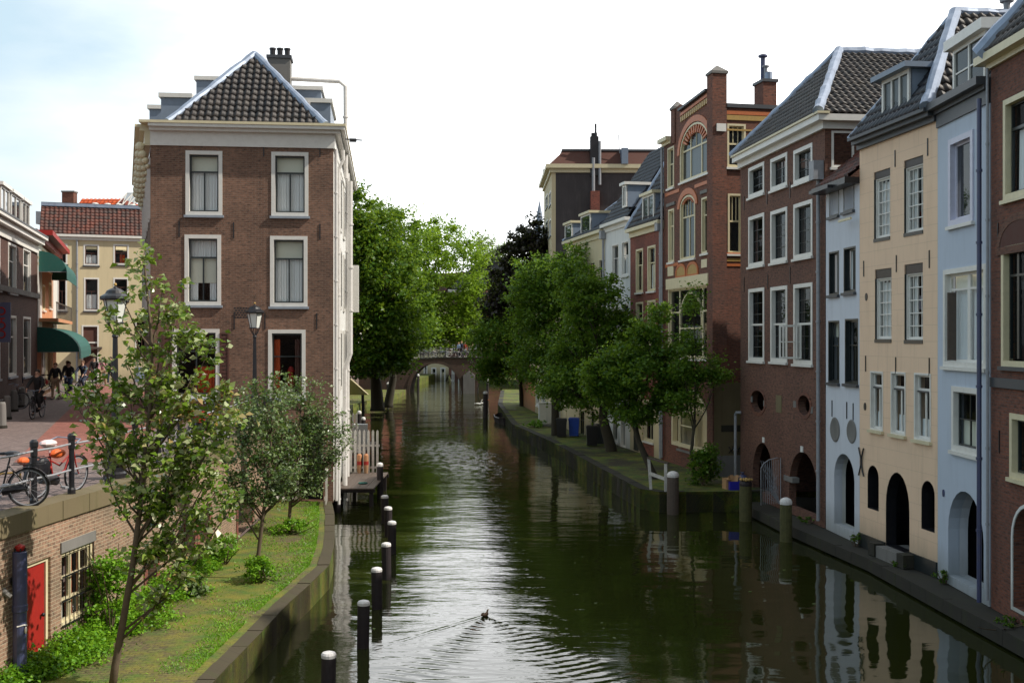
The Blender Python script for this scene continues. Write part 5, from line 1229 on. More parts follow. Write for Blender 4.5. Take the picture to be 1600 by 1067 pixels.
# ------------------------------------------------------------ bicycles
def bicycle(name='bicycle', frame='black', basket=None, saddle='black', bag=None, coat=None, light='red_paint', extra=None):
    r = empty(name)
    for i, x in enumerate((-.55, .55)):
        m = MB().torus((x, 0, .34), .305, .012, 'y', 28, 5)
        for k in range(12): t = k*math.pi/6; m.bar((x, 0, .34), (x+.3*math.cos(t), 0, .34+.3*math.sin(t)), .004)
        m.tube([(x, -.05, .34), (x, .05, .34)], .022, 8)
        w = m.build('wheel', M['lead'], r); MB().torus((x, 0, .34), .335, .018, 'y', 32, 6).build('tyre', M['black'], w)
    m = MB()
    for a, b, w in (((-.12, 0, .3), (-.25, 0, .82), .017), ((-.12, 0, .3), (.2, 0, .45), .02), ((.2, 0, .45), (.38, 0, .82), .02), ((-.2, 0, .66), (.05, 0, .55), .015), ((.05, 0, .55), (.37, 0, .76), .015),
                    ((-.12, .03, .3), (-.55, .05, .34), .011), ((-.12, -.03, .3), (-.55, -.05, .34), .011), ((-.23, .02, .74), (-.55, .05, .34), .01), ((-.23, -.02, .74), (-.55, -.05, .34), .01),
                    ((.36, 0, .76), (.36, 0, .92), .02)):
        m.tube([a, b], w, 7)
    m.tube([(.38, .045, .8), (.45, .05, .55), (.55, .05, .34)], .013, 6); m.tube([(.38, -.045, .8), (.45, -.05, .55), (.55, -.05, .34)], .013, 6)
    m.build('frame', M[frame], r)
    m = MB()
    for x, a0, a1 in ((-.55, .2, 3.0), (.55, .6, 2.6)):
        pts = [(x+.37*math.cos(a0+(a1-a0)*k/10), 0, .34+.37*math.sin(a0+(a1-a0)*k/10)) for k in range(11)]; m2 = MB()
        for p, q in zip(pts[:-1], pts[1:]): m2.bar(p, q, .05, .006)
        m2.build('mudguard', M['black'], r)
    MB().tube([(.37, 0, .92), (.36, 0, 1.02), (.36, .12, 1.04), (.28, .26, 1.05), (.12, .29, 1.0)], .012, 7).tube([(.36, -.0, 1.02), (.36, -.12, 1.04), (.28, -.26, 1.05), (.12, -.29, 1.0)], .012, 7).build('handlebar', M['zinc'], r)
    MB().tube([(-.25, 0, .82), (-.27, 0, .92)], .014, 7).ball((-.3, 0, .95), (.14, .09, .045), 10, 6).ball((-.16, 0, .95), (.1, .035, .03), 8, 6).build('saddle', M[saddle], r)
    MB().bar((-.85, .07, .76), (-.3, .07, .76), .014).bar((-.85, -.07, .76), (-.3, -.07, .76), .014).bar((-.84, -.07, .765), (-.84, .07, .765), .014).bar((-.6, -.07, .765), (-.6, .07, .765), .014).bar((-.6, .07, .76), (-.55, .06, .34), .01).bar((-.6, -.07, .76), (-.55, -.06, .34), .01).build('luggage_rack', M['black'], r)
    MB().tube([(-.55, -.06, .34), (-.12, -.06, .3)], [.06, .1], 10).build('chain_case', M['black'], r)
    MB().tube([(-.12, -.12, .3), (-.02, -.13, .17)], .012, 6).box(-.07, .03, -.24, -.13, .15, .18).build('pedal', M['lead'], r); MB().tube([(-.12, .12, .3), (-.22, .13, .43)], .012, 6).box(-.27, -.17, .13, .24, .42, .45).build('pedal', M['lead'], r)
    MB().ball((-.93, 0, .68), (.02, .035, .035), 8, 6).build('rear_light', M[light], r)
    MB().ball((.47, 0, .86), (.045, .04, .04), 8, 6).build('front_light', M['lead'], r)
    if basket: MB().box(.42, .75, -.2, .2, .78, 1.05).build('crate', M[basket], r)
    if bag:
        MB().ball((-.58, .13, .58), (.2, .08, .2), 10, 8).ball((-.58, -.13, .58), (.2, .08, .2), 10, 8).build('pannier', M[bag], r)
    if coat: MB().box(-.65, -.56, -.22, -.14, .2, .8).build('coat_guard', M[coat], r)
    return r
def place(o, a, b, lean=0, z=ST, label=None, group=None, cat='bicycle'):    # rear and front ground points
    a = Vector(a); b = Vector(b); d = b-a; o.location = ((a.x+b.x)/2, (a.y+b.y)/2, z); o.rotation_euler = (lean, 0, math.atan2(d.y, d.x))
    o.rotation_mode = 'XYZ'; return tag(o, label, cat, group)
M['orange_bag'] = paint('orange bag', (.75, .13, .02), rough=.6, dirt=.2)
M['pinkwhite'] = paint('pale plastic cover', (.75, .6, .6), rough=.5, dirt=.3, dcol=(.7, .3, .3), sc=9)
M['skin'] = paint('skin', (.5, .3, .22), rough=.6, dirt=.1)
G1 = 'bicycles leaning on the quay railing'
b1 = bicycle(frame='black', saddle='black')
place(b1, (-8.52, 19.55), (-9.45, 19.35), R(-4), label='black bicycle with dark saddle and yellow lock at the left edge by the railing', group=G1)
MB().box(-.42, -.39, -.1, -.07, .3, .62).tube([(-.4, -.08, .6), (-.1, -.1, .58), (.1, -.06, .5)], .02, 6).build('lock', M['yellow_brick'], b1)
b2 = bicycle(frame='red_paint', saddle='pinkwhite', bag='black')
MB().ball((-.3, 0, 1.0), (.2, .13, .07), 10, 6).build('saddle_cover', M['pinkwhite'], b2)
MB().ball((.0, .02, .78), (.2, .1, .09), 10, 8).build('orange_roll', M['orange_bag'], b2); MB().ball((-.95, 0, .74), (.12, .09, .07), 10, 8).build('orange_bag', M['orange_bag'], b2)
place(b2, (-8.72, 20.55), (-8.42, 21.6), R(3), label='red bicycle with orange roll and pale saddle cover against the quay railing', group=G1)
for i, (x, y, a, lab, kw) in enumerate(((-8.45, 28.6, .3, 'black bicycle with red front crate behind the leafy young tree', dict(frame='black', basket='red_paint')),
        (-8.5, 29.9, -.2, 'dark blue bicycle with pale handlebar parked behind the leafy young tree', dict(frame='pipe_blue', coat='dark_grey')),
        (-8.45, 31.4, .25, 'grey bicycle with black panniers parked nearest the second lamp', dict(frame='lead', bag='black')),
        (-8.9, 33.0, .1, 'white bicycle with red pannier by the house shutters', dict(frame='white', bag='red_paint')))):
    b = bicycle(**kw); place(b, (x-.5*math.sin(a), y-.55), (x+.5*math.sin(a), y+.55), R(4), label=lab, group=G1)
# ------------------------------------------------------------ mooring piles
def pile():
    r = empty('mooring_pile'); MB().lathe([(.12, -1.9), (.125, -.2), (.125, .2), (.128, .93), (.12, .98)], (0, 0, 0), 14).build('timber', M['post'], r)
    MB().lathe([(.13, .935), (.132, .99), (.11, 1.025), (.05, 1.045), (.0, 1.05)], (0, 0, 0), 14).build('white_cap', M['postcap'], r); return r
P0_ = pile(); first = True; GP = 'mooring piles in the canal'
spots = [(-3.16, 19.25, 1.0, 'nearest black mooring pile with white cap, cut by the bottom edge'), (-3.06, 23, 1.0, 'black white-capped pile, second nearest in the left canal row'),
         (-3.17, 26.3, 1.0, 'black white-capped pile, third nearest in the left canal row'), (-3.3, 29.5, 1.0, 'black white-capped pile, fourth nearest in the left canal row'),
         (-3.54, 33, 1.0, 'black white-capped pile, fifth nearest in the left canal row'), (-3.95, 35.8, 1.0, 'black white-capped pile, sixth nearest in the left canal row'),
         (-4.35, 38.4, 1.0, 'black white-capped pile just before the tall lone pile'), (-5.22, 44.4, 1.42, 'tall black pile with white cap standing before the wooden deck'),
         (-6.38, 40.9, .52, 'short black pile with white cap at the wharf corner'), (-6.62, 43.1, .56, 'short black pile with white cap beside the wooden deck'),
         (-9.7, 71, 1.75, 'tall black pile with white cap, left of the pair past the picket fence'), (-8.95, 67.5, 1.6, 'tall black pile with white cap, right of the pair past the picket fence'),
         (-12.9, 97, 1.9, 'far black pile with white cap by the tilted board'), (-12.2, 110, 2.0, 'far black pile with white cap off the left bank'),
         (-10.6, 126.5, 2.3, 'dark pile under the left bridge arch'), (-2.55, 116, 2.1, 'dark pile under the right bridge arch')]
for i, (x, y, s, lab) in enumerate(spots):
    o = P0_ if i == 0 else copy_tree(P0_); o.location = (x, y, 0); o.scale = (1, 1, s/1.05 if s != 1. else .93); tag(o, lab, 'mooring pile', GP)
    o.rotation_euler = (R(random.uniform(-1.2, 1.2)), R(random.uniform(-1.2, 1.2)), i)
def moss_pile(px, Y, h, label, r0=.2, flower=False, mat='post_moss'):
    r = empty('timber_pile', (X(px, Y), Y, 0), label=label, cat='timber pile')
    MB().lathe([(r0*.95, -1.9), (r0, 0), (r0*1.02, h*.5), (r0*.97, h-.15)], (0, 0, 0), 14).build('timber', M[mat], r)
    MB().lathe([(r0, h-.16), (r0*1.03, h-.08), (r0*.85, h), (r0*.3, h+.05), (0, h+.055)], (0, 0, 0), 14).build('cap', M['postcap'] if not flower else M['post'], r)
    if flower:
        for k in range(14): t = k*2.4; q = r0*.8*math.sqrt((k+1)/14)
        m = MB()
        for k in range(16): t = k*2.4; q = r0*1.0*math.sqrt((k+1)/16); m.ball((q*math.cos(t), q*math.sin(t), h+.06), (.05, .05, .045), 6, 4)
        m.build('yellow_flowers', M['yellow_brick'], r)
    return r
moss_pile(1051.5, 40.4, 1.5, 'thick brown pile with white domed cap at the corner of the right wharf', .215, mat='wood')
moss_pile(1165, 38.9, 1.38, 'mossy timber pile topped with yellow flowers near the blue rubbish bag', .22, True)
moss_pile(1228, 35.0, 1.32, 'mossy timber pile with pale cap in front of the brick house arches', .19)
# ------------------------------------------------------------ deck, picket fences, wharf gate
def deck():
    r = empty('wooden_deck', (-6.05, 44.4, .0), label='weathered plank deck over the water beside the corner house', cat='deck')
    for k in range(5): MB().box(-.62+k*.3, -.62+k*.3+.285, -2.5, 2.5, .68, .73).build('plank', M['wood'], r)
    for x, y in ((-.5, -2.2), (.75, -2.2), (-.5, 2.2), (.75, 2.2)): MB().box(x-.07, x+.07, y-.07, y+.07, -1.9, .62).build('leg', M['post'], r)
    for y in (-2.3, 0, 2.3): MB().box(-.65, .9, y-.05, y+.05, .55, .678).build('beam', M['post'], r)
    o = MB().lathe([(.16, 0), (.19, .03), (.17, .05), (.14, .02)], (-5.75, 43.2, .735), 14).build('blue_dish', M['green_cloth'], None); tag(o, 'small turquoise dish lying on the plank deck', 'dish')
    def fence(x0, x1, y, z, h, label, n):
        q = empty('picket_fence', (x0, y, z), 0, label=label, cat='fence'); w = x1-x0
        for k in range(n):
            u = w*(k+.5)/n; MB().prism([(u-.05, 0), (u+.05, 0), (u+.05, h-.08), (u, h), (u-.05, h-.08)], -.015, .015).build('picket', M['wood_white'], q)
        for v in (.15, h*.6): MB().box(0, w, .017, .05, v, v+.09).build('fence_rail', M['wood_white'], q)
        return q
    fence(-6.85, -5.55, 46.95, .73, 1.78, 'white weathered picket fence across the far end of the plank deck', 7)
    q = empty('potted_figures', (-6.25, 46.6, .73), label='two small orange and red pots standing before the deck fence', cat='pots')
    for x in (-.1, .18): MB().lathe([(.08, 0), (.1, .3), (.1, .75), (.06, .8)], (x, 0, 0), 10).build('pot', M['orange_wall'], q); MB().lathe([(.105, .35), (.105, .5)], (x, 0, 0), 10).build('band', M['red_paint'], q)
    fence(-8.95, -7.9, 57.5, .5, 2.0, 'grey picket fence farther along the corner house wall', 6)
    MB().box(-.8, 1.4, 57.2-57.5, 62-57.5, -.12, 0) if False else None
    d2 = empty('landing_stage', (-8.4, 60, 0), label='dark landing stage behind the grey picket fence', cat='deck')
    MB().box(-.6, .75, -2.8, 3.5, .35, .48).build('planks', M['wood'], d2)
    for x, y in ((-.4, -2.5), (.6, -2.5), (.6, 3.2), (-.4, 3.2)): MB().box(x-.07, x+.07, y-.07, y+.07, -1.9, .348).build('leg', M['post'], d2)
    b = MB().box(-8.8, -8.0, 61.5, 62.1, .49, 1.6).build('storage_box', M['white_wall']); tag(b, 'grey white storage box on the landing stage', 'box')
    b = MB().bar((X(532, 62), 62, ZH(592, 62)), (X(560, 66), 66, ZH(616, 66)), 1.2, .07).build('tilted_board', M['cream_paint']); tag(b, 'pale flap board slanting over the landing stage', 'board')
    # small white gate at the wharf end
    g = empty('wharf_gate', (X(509, 38.3), 38.3, WL), R(97), label='small white wooden gate leaning at the wharf corner by the house', cat='gate')
    for u in (0, .25, .5, .75, 1.0): MB().box(u-.03, u+.03, -.02, .02, .05, 1.12).build('slat', M['wood_white'], g)
    for v in (.2, .95): MB().box(-.05, 1.05, .021, .05, v, v+.08).build('gate_rail', M['wood_white'], g)
    w = MB().bar((-.05, 0, 1.13), (1.05, 0, 1.16), .09, .05).build('top_rail', M['wood_white'], g)
    # white hand rail stub on the right wharf
    g = empty('hand_rail', (X(1017, 41.4), 41.4, WR), 0, label='white broken wooden handrail on the right wharf edge before the leaning tree', cat='handrail')
    d = Vector((X(1040, 40.9)-X(1017, 41.4), -.5, 0))
    MB().bar((0, 0, 0), (-.08, 0, 1.15), .1, .07).build('post', M['wood_white'], g); MB().bar(d, d+Vector((-.0, 0, 1.0)), .1, .08).build('post', M['wood_white'], g)
    MB().bar(Vector((-.05, 0, .6)), d+Vector((0, 0, .45)), .05, .12).build('cross_rail', M['wood_white'], g); MB().bar(Vector((-.12, 0, 1.18)), d+Vector((.1, 0, 1.02)), .12, .05).build('top_rail', M['wood'], g)
deck()
# ------------------------------------------------------------ bins, cabinet and rubbish on the right wharf
def bin_(px, py, mat, label):
    Y = (CAMZ-WR)*FPX/(py-HY); r = empty('wheelie_bin', (X(px, Y), Y, WR), R(random.uniform(-12, 12)), label=label, cat='wheelie bin', group='wheelie bins on the right wharf')
    m = MB(); b = [(-.25, -.27), (.25, -.27), (.25, .27), (-.25, .27)]; t = [(-.3, -.33), (.3, -.33), (.3, .33), (-.3, .33)]
    m.add([(x, y, .06) for x, y in b]+[(x, y, 1.0) for x, y in t], [(0,3,2,1),(4,5,6,7),(0,1,5,4),(1,2,6,5),(2,3,7,6),(3,0,4,7)]); m.box(-.31, .31, -.34, .34, .93, .98)
    m.build('body', M[mat], r)
    MB().box(-.31, .31, -.36, .36, 1.002, 1.04).box(-.27, .27, -.3, .3, 1.041, 1.08).build('lid', M[mat], r)
    for x in (-.24, .24): MB().torus((x, .28, .1), .07, .03, 'x', 14, 6).build('wheel', M['black'], r)
    MB().tube([(-.25, .36, 1.0), (-.25, .42, 1.02), (.25, .42, 1.02), (.25, .36, 1.0)], .015, 6).build('handle', M[mat], r)
M['bin_blue'] = paint('blue plastic', (.01, .06, .4), rough=.4, dirt=.2, dcol=(.01, .03, .15))
M['blue_crate'] = paint('blue crate', (.02, .02, .35), rough=.4, dirt=.15)
M['card'] = paint('brown cardboard', (.45, .26, .13), rough=.85, dirt=.3, dcol=(.25, .15, .08))
bin_(877.5, 683, 'black', 'dark wheelie bin between the tree trunk and the blue bin'); bin_(897, 682, 'bin_blue', 'bright blue wheelie bin by the pale house fronts')
bin_(925, 697, 'black', 'larger looking black wheelie bin left of the leaning trunk'); bin_(938, 694, 'dark_grey', 'dark grey wheelie bin tucked behind the black one')
def wharf_things():
    Y = 5.6*FPX/(662-HY)-2; r = empty('electric_cabinet', (X(854, Y), Y, WR), .1, label='pale metal electricity cabinet on the right wharf', cat='cabinet')
    MB().box(-.5, .5, -.2, .2, .1, 1.45).build('body', M['white_wall'], r); MB().box(-.55, .55, -.25, .25, 1.452, 1.52).build('top', M['white'], r)
    MB().box(-.47, -.02, -.22, -.202, .18, 1.4).box(.02, .47, -.22, -.202, .18, 1.4).build('doors', M['white'], r); MB().box(-.52, .52, -.22, .22, 0, .098).build('plinth', M['stone_grey'], r)
    Y = 41.6
    r = empty('cardboard_box', (X(1137, Y), Y, WR), .2, label='small brown cardboard box beside the blue crate', cat='box')
    MB().box(-.14, .14, -.2, .2, 0, .4).build('carton', M['card'], r); MB().box(-.14, .0, -.36, -.201, .38, .4).build('flap', M['card'], r)
    r = empty('blue_crate', (X(1147.5, 41.4), 41.4, WR), .1, label='deep blue crate stuffed with crumpled cardboard', cat='crate')
    m = MB().box(-.22, .22, -.17, .17, 0, .03).box(-.22, .22, -.17, -.15, .03, .32).box(-.22, .22, .15, .17, .03, .32).box(-.22, -.2, -.15, .15, .03, .32).box(.2, .22, -.15, .15, .03, .32); m.build('crate', M['blue_crate'], r)
    q = MB(); 
    for k in range(5): q.bar((-.15+k*.07, -.05, .2), (-.2+k*.1, .03*(k % 3), .5+.04*(k % 2)), .12, .015)
    q = q.build('crumpled_card', M['card']); q.location = (X(1147.5, 41.4), 41.4, WR); tag(q, 'crumpled brown cardboard standing in the blue crate', 'cardboard')
    r = MB().ball((0, 0, .26), (.24, .22, .3), 12, 10).lathe([(.05, .5), (.04, .58), (.1, .64)], (0, 0, 0), 8).build('rubbish_bag', M['pipe_blue'], None, smooth=True); r.location = (X(1160.5, 41.5), 41.5, WR)
    tag(r, 'dark blue rubbish bag slumped against the brick house corner', 'rubbish bag')
    # small moored boat by the far right bank
    r = empty('moored_boat', (X(787, 84), 84, .0), R(8), label='small dark flat boat moored at the far right bank', cat='boat')
    hull = MB(); sec = [(-2.2, .35, .5), (-1.2, .6, .42), (1.2, .65, .42), (2.4, .1, .6)]
    vs = []; fs = []
    for y, w, h in sec: vs += [(-w, y, h), (-w*.75, y, -.15), (w*.75, y, -.15), (w, y, h)]
    for i in range(3):
        for k in range(3): fs.append((i*4+k, i*4+k+1, (i+1)*4+k+1, (i+1)*4+k))
    fs += [(3, 2, 1, 0), (12, 13, 14, 15)]
    hull.add(vs, fs).build('hull', M['post'], r); MB().box(-.5, .5, -1.3, -1.0, .3, .34).box(-.55, .55, .6, .9, .3, .34).build('thwart', M['wood'], r)
    MB().tube([(-.63, -2.0, .5), (-.66, 0, .45), (-.5, 1.8, .5)], .035, 6).tube([(.5, -2.0, .5), (.68, 0, .45), (.5, 1.8, .5)], .035, 6).build('gunwale', M['lead'], r)
    moss_pile(758.5, 89.6, 2.05, 'dark far pile standing in the water left of the moored boat', .19, mat='post')
wharf_things()
# ------------------------------------------------------------ bridge
M['brick_bridge'] = brick('old bridge brick', (.075, .042, .03), (.045, .028, .02), (.07, .05, .04), stain=(.04, .035, .02), stain_amt=.7)  # base colour darkened to carry the deep shade on the bridge
def bridge():
    Y0, Y1 = 128., 134.; r = empty('bridge', (X(700, Y0), Y0, 0), label='old brick bridge with two arches across the canal', cat='bridge')
    f = Face(Vector((X(520, Y0), Y0, 0)), Vector((X(900, Y0), Y0, 0)), 0, r)
    x = lambda px: X(px, Y0)-X(520, Y0)
    top = [(x(px), ZH(py, Y0)) for px, py in ((900, 567), (800, 562), (740, 560), (690, 560), (640, 563), (580, 572), (520, 578))]
    out = [(0, -1.9), (f.W, -1.9)]+top
    a1 = archp(x(640), x(721), -1.5, ZH(568, Y0), 3.3, 20); a2 = archp(x(745), x(812), -1.5, ZH(573, Y0), 3.1, 20)
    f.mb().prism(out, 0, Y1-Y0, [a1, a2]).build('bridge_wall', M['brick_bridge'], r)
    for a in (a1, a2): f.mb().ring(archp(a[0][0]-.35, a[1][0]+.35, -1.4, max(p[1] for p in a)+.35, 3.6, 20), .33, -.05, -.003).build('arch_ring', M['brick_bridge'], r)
    f.mb().prism([(x(724), -1.9), (x(742), -1.9), (x(742), 2.1), (x(733), 2.6), (x(724), 2.1)], -.5, -.003).build('pier', M['stone_grey'], r)
    for a, b in zip(top[:-1], top[1:]): f.mb().bar((a[0], .15, a[1]+.08), (b[0], .15, b[1]+.08), .5, .16).build('coping', M['stone_dark'], r)
    g = empty('bridge_railing', (X(700, Y0), Y0, 4), label='thin dark iron railing along the brick bridge', cat='railing')
    def topz(px): 
        for (u0, z0), (u1, z1) in zip(top[:-1], top[1:]):
            if u1 <= x(px) <= u0: return z1+(z0-z1)*(x(px)-u1)/(u0-u1)
        return top[0][1]
    pts = [Vector((X(px, Y0), Y0+.15, topz(px)+.16))-g.location for px in range(540, 900, 13)]
    m = MB()
    for p in pts: m.tube([p, p+Vector((0, 0, 1.0))], .035, 5)
    m.build('railing_posts', M['black'], g); m = MB()
    for a, b in zip(pts[:-1], pts[1:]):
        for h in (.5, 1.0): m.tube([a+Vector((0, 0, h)), b+Vector((0, 0, h))], .03, 5)
    m.build('railing_bars', M['black'], g)
    # bicycles parked on it: a small single mesh each
    def small(mat):
        o = MB().torus((-.55, 0, .34), .32, .028, 'y', 16, 4).torus((.55, 0, .34), .32, .028, 'y', 16, 4)
        for a, b in (((-.12, 0, .3), (-.25, 0, .9)), ((-.12, 0, .3), (.38, 0, .8)), ((-.2, 0, .66), (.37, 0, .76)), ((-.12, 0, .3), (-.55, 0, .34)), ((-.24, 0, .74), (-.55, 0, .34)), ((.36, 0, .98), (.55, 0, .34)), ((.36, -.25, 1.0), (.36, .25, 1.0))): o.bar(a, b, .035)
        o.box(-.42, -.15, -.07, .07, .9, .96); return o.build('bicycle', M[mat])
    base = {k: small(k) for k in ('black', 'lead', 'white')}; seen = set()
    for i in range(15):
        k = ('black', 'lead', 'black', 'white', 'pipe_blue')[i % 5]; k = 'black' if k == 'pipe_blue' else k
        o = base[k] if k not in seen else base[k].copy()
        if k in seen: COL.objects.link(o)
        seen.add(k); px = 660+i*6.1
        o.location = (X(px, Y0+.9), Y0+.7+.3*(i % 2), topz(px)+.12); o.rotation_euler = (R(6), 0, R(random.uniform(-25, 25)+(90 if i % 3 == 0 else 0)))
        tag(o, {'black': 'black bicycle in the packed row against the bridge railing', 'lead': 'grey bicycle in the packed row against the bridge railing', 'white': 'white bicycle in the packed row against the bridge railing'}[k], 'bicycle', 'bicycles parked on the bridge: '+{'lead': 'grey'}.get(k, k)+' ones')
    f.mb().box(0, f.W, .5, Y1-Y0-.5, 3.0, 3.55) if False else None
    return topz
topz = bridge()
# houses seen beyond the bridge and under its arch
r, f, z = simple_house('white_house', (640, 172), (701, 168), .9, 'white house front glimpsed through the left bridge arch', 'cream_pale', (670, 470), [(662, 668, 570, 592), (674, 682, 574, 596), (688, 696, 574, 596), (662, 668, 530, 550), (688, 696, 530, 550)], fw=.2, D=10)
tri_plane(r, (0, -.2, z), (f.W, -.2, z), [(f.W, 5, z+4), (0, 5, z+4)], 'tile_red')
r, f, z = simple_house('red_brick_house', (701.5, 168), (760, 160), .9, 'dark red brick house with white window glimpsed through the left bridge arch', 'brick_dark', (730, 455), [(706, 710, 574, 596), (716, 722, 574, 596), (740, 748, 560, 580), (706, 711, 530, 550), (740, 748, 520, 545)], fw=.2, D=10)
tri_plane(r, (0, -.2, z), (f.W, -.2, z), [(f.W, 5, z+4), (0, 5, z+4)], 'tile_dark')
r, f, z = simple_house('brown_house', (539, 132), (628, 140), .6, 'brown house half seen between the dark trees on the far left bank', 'brick_red', (600, 440), [(548, 554, 575, 605), (568, 574, 575, 605), (598, 604, 578, 606), (560, 566, 520, 550), (590, 596, 520, 550)], fw=.2, D=10)
tri_plane(r, (0, -.2, z), (f.W, -.2, z), [(f.W, 5, z+4), (0, 5, z+4)], 'tile_dark')

# ============================================================ LEFT STREET
def street_houses():
    A = (X(58, 54)+.257*22, 54-.966*22)
    r, f = house('street_house', (0, 0), (0, 0.1), ST, 'x') if False else (None, None)
    f = Face(Vector((A[0], A[1], ST)), Vector((X(58, 54), 54, ST)), ST); r = empty('street_house', f.A, f.ang, label='dark brown brick street house with white cornice and dormers at the left edge', cat='house'); f.root = r; f.M = root_matrix(r).inverted() @ (Matrix.Translation(f.A) @ Matrix.Rotation(f.ang, 4, 'Z'))
    Wd = f.W; D = 8; H = f.V(40, 388)
    ws = [f.rect(12.5, 25, 381, 458), f.rect(36, 47.5, 389, 461), f.rect(13, 25, 493, 588), f.rect(36, 47.5, 495, 588)]
    du = ws[0][0][0]-ws[1][0][0]
    for k in (1, 2, 3): ws += [[(u+du*k, v) for u, v in ws[0]], [(u+du*k, v) for u, v in ws[2]]]
    f.mb().prism(rectp(0, Wd, 0, H), 0, .25, ws).build('front_wall', M['brick_street'], r)
    MB().box(0, .2, .25, D, 0, H).box(Wd-.2, Wd, .25, D, 0, H).box(.2, Wd-.2, D-.2, D, 0, H).build('back_wall', M['brick_street'], r); lining(r, Wd, D, H-.1)
    MB().box(.25, Wd-.25, .27, D-.3, 3.4, 3.5).build('inner_floor', M['dark_grey'], r)
    for i, w in enumerate(ws): window(f, w, fw=.1, fy=(-.02, .14), fm='white', sw=.04, sy=(.07, .12), sm='white', bars=[('h', .66, 0, 1, .05)], glass='glass', sill='stone_sill', curtain=[('curtain', 0, .5, 0, 1, 1)], cseed=i)
    v = f.V(58, 467); f.mb().box(0, Wd, -.14, -.002, v, v+.22).build('stone_band', M['stone_grey'], r)
    f.mb().box(0, Wd, -.16, -.003, 0, .5).build('plinth', M['stone_grey'], r)
    cornice(r, 0, Wd, [(H, H+.4, .08), (H+.402, H+.62, .35), (H+.622, H+.74, .5)], 'white'); z = H+.74
    MB().box(0, Wd, -.52, 0, z+.001, z+.08).build('gutter', M['dark_grey'], r)
    tri_plane(r, (0, 0, z), (Wd, 0, z), [(Wd, 3.6, z+3.2), (0, 3.6, z+3.2)], 'tile_red', tw=.3)
    MB().add([(Wd, 0, z), (Wd, 8, z), (Wd, 3.6, z+3.2)], [(0, 1, 2)]).build('gable', M['brick_dark'], r)
    flashing(r, (Wd, 0, z), (Wd, 3.6, z+3.2), .2, 'white')
    for a_, b_, t_ in ((8, 21, 300), (24, 39, 318), (41, 52, 322)):
        dormer(r, f.U(a_), f.U(b_), .15, 2.6, z-.1, z+1.45, panes=2, roofm='white', over=.1, curtain=1)
    u = f.U(8); chimney(r, u+1.6, 2.8, z+1, ZH(273, 48)-ST, .7, .9, 'stone_grey', 2, 'black', 'dark_grey', .5)
    # blue sign on a bracket
    s = empty('shop_sign', tuple(f.A+f.d*f.U(-21)+Vector((.1, 0, f.V(0, 505)))), f.ang, label='narrow dark blue projecting sign with red lettering at the left edge', cat='sign')
    MB().box(-.03, .03, -.75, -.12, -.75, .75).build('sign_board', M['pipe_blue'], s)
    m = MB()
    for z_ in (.42, -.12, -.45): m.torus((-.035, -.42, z_), .13, .03, 'x', 20, 5)
    m.box(-.04, -.032, -.55, -.3, .12, .17).box(-.04, -.032, -.45, -.4, -.0+.02, .17)
    m.build('sign_letters', M['red_paint'], s); MB().tube([(0, -.12, .7), (0, 0, .7)], .02, 6).build('bracket', M['black'], s)
    # corner cafe
    r, f = house('corner_cafe', (58.2, 54.2), (88, 66), ST, 'salmon and white corner cafe with red cornice and green awnings', 'cafe'); Wd = f.W; H = f.V(75, 392)
    ws = [f.rect(66, 70, 445, 485), f.rect(76, 80, 442, 482), f.rect(64, 82, 545, 605)]
    f.mb().prism(rectp(0, Wd, 0, H), 0, .2, ws).build('front_wall', M['orange_wall'], r)
    MB().box(0, .2, .2, 7, 0, H).box(Wd-.2, Wd, .2, 7, 0, H).box(.2, Wd-.2, 6.8, 7, 0, H).build('back_wall', M['white_wall'], r); lining(r, Wd, 7, H-.1)
    for w in ws: window(f, w, fw=.1, glass='glass_dark', bars=[('v', .5, 0, 1)], fm='cream_paint', sm='cream_paint')
    f.mb().box(0, f.U(64), -.05, -.002, 3.4, H).build('white_pilaster', M['white'], r); f.mb().box(f.U(82), Wd, -.05, -.002, 3.4, H).build('white_pilaster', M['white'], r)
    cornice(r, 0, Wd, [(H, H+.3, .3), (H+.302, H+.55, .7)], 'red_paint', right=True, side=3)
    for i in range(4): f.mb().box(0, Wd, -.06-.0, -.004, H-.25-i*.3, H-.12-i*.3).build('moulding', M['cream_paint'], r)
    MB().box(0, Wd, .0, 6, H+.55, H+.6).build('flat_roof', M['dark_grey'], r)
    b = f.mb().box(.3, Wd-.3, -.9, -.005, f.V(75, 505), f.V(75, 500)).build('balcony', M['orange_wall'], r)
    m = f.mb(); v0 = f.V(75, 500)
    for k in range(14): u = .35+(Wd-.7)*k/13; m.tube([(u, -.85, v0), (u, -.85, v0+.75)], .02, 5)
    m.box(.3, Wd-.3, -.88, -.82, v0+.75, v0+.8); m.build('balcony_rail', M['black'], b)
    def awning(label, u0, u1, zt, h, dep, val=.35):
        o = f.mb(); n = 8; pts = []
        for i in range(n+1): t = i/n; pts.append((-dep*math.sin(t*math.pi/2), zt-h*(1-math.cos(t*math.pi/2))))
        pts.append((pts[-1][0], pts[-1][1]-val))
        vs = []; fs = []
        for y, z_ in pts: vs += [(u0, y, z_), (u1, y, z_)]
        for i in range(len(pts)-1): fs.append((2*i, 2*i+1, 2*i+3, 2*i+2))
        m_ = len(pts); c0 = len(vs); vs += [(u0, -.02, pts[-2][1]), (u1, -.02, pts[-2][1])]
        for i in range(m_-2): fs.append((c0, 2*i, 2*i+2)); fs.append((c0+1, 2*i+3, 2*i+1))
        o.add(vs, fs); q = empty('awning', tuple(f.A), f.ang, label=label, cat='awning'); w = o.build('awning_cloth', M['green_cloth'], q)
        sm = w.modifiers.new('thick', 'SOLIDIFY'); sm.thickness = .02
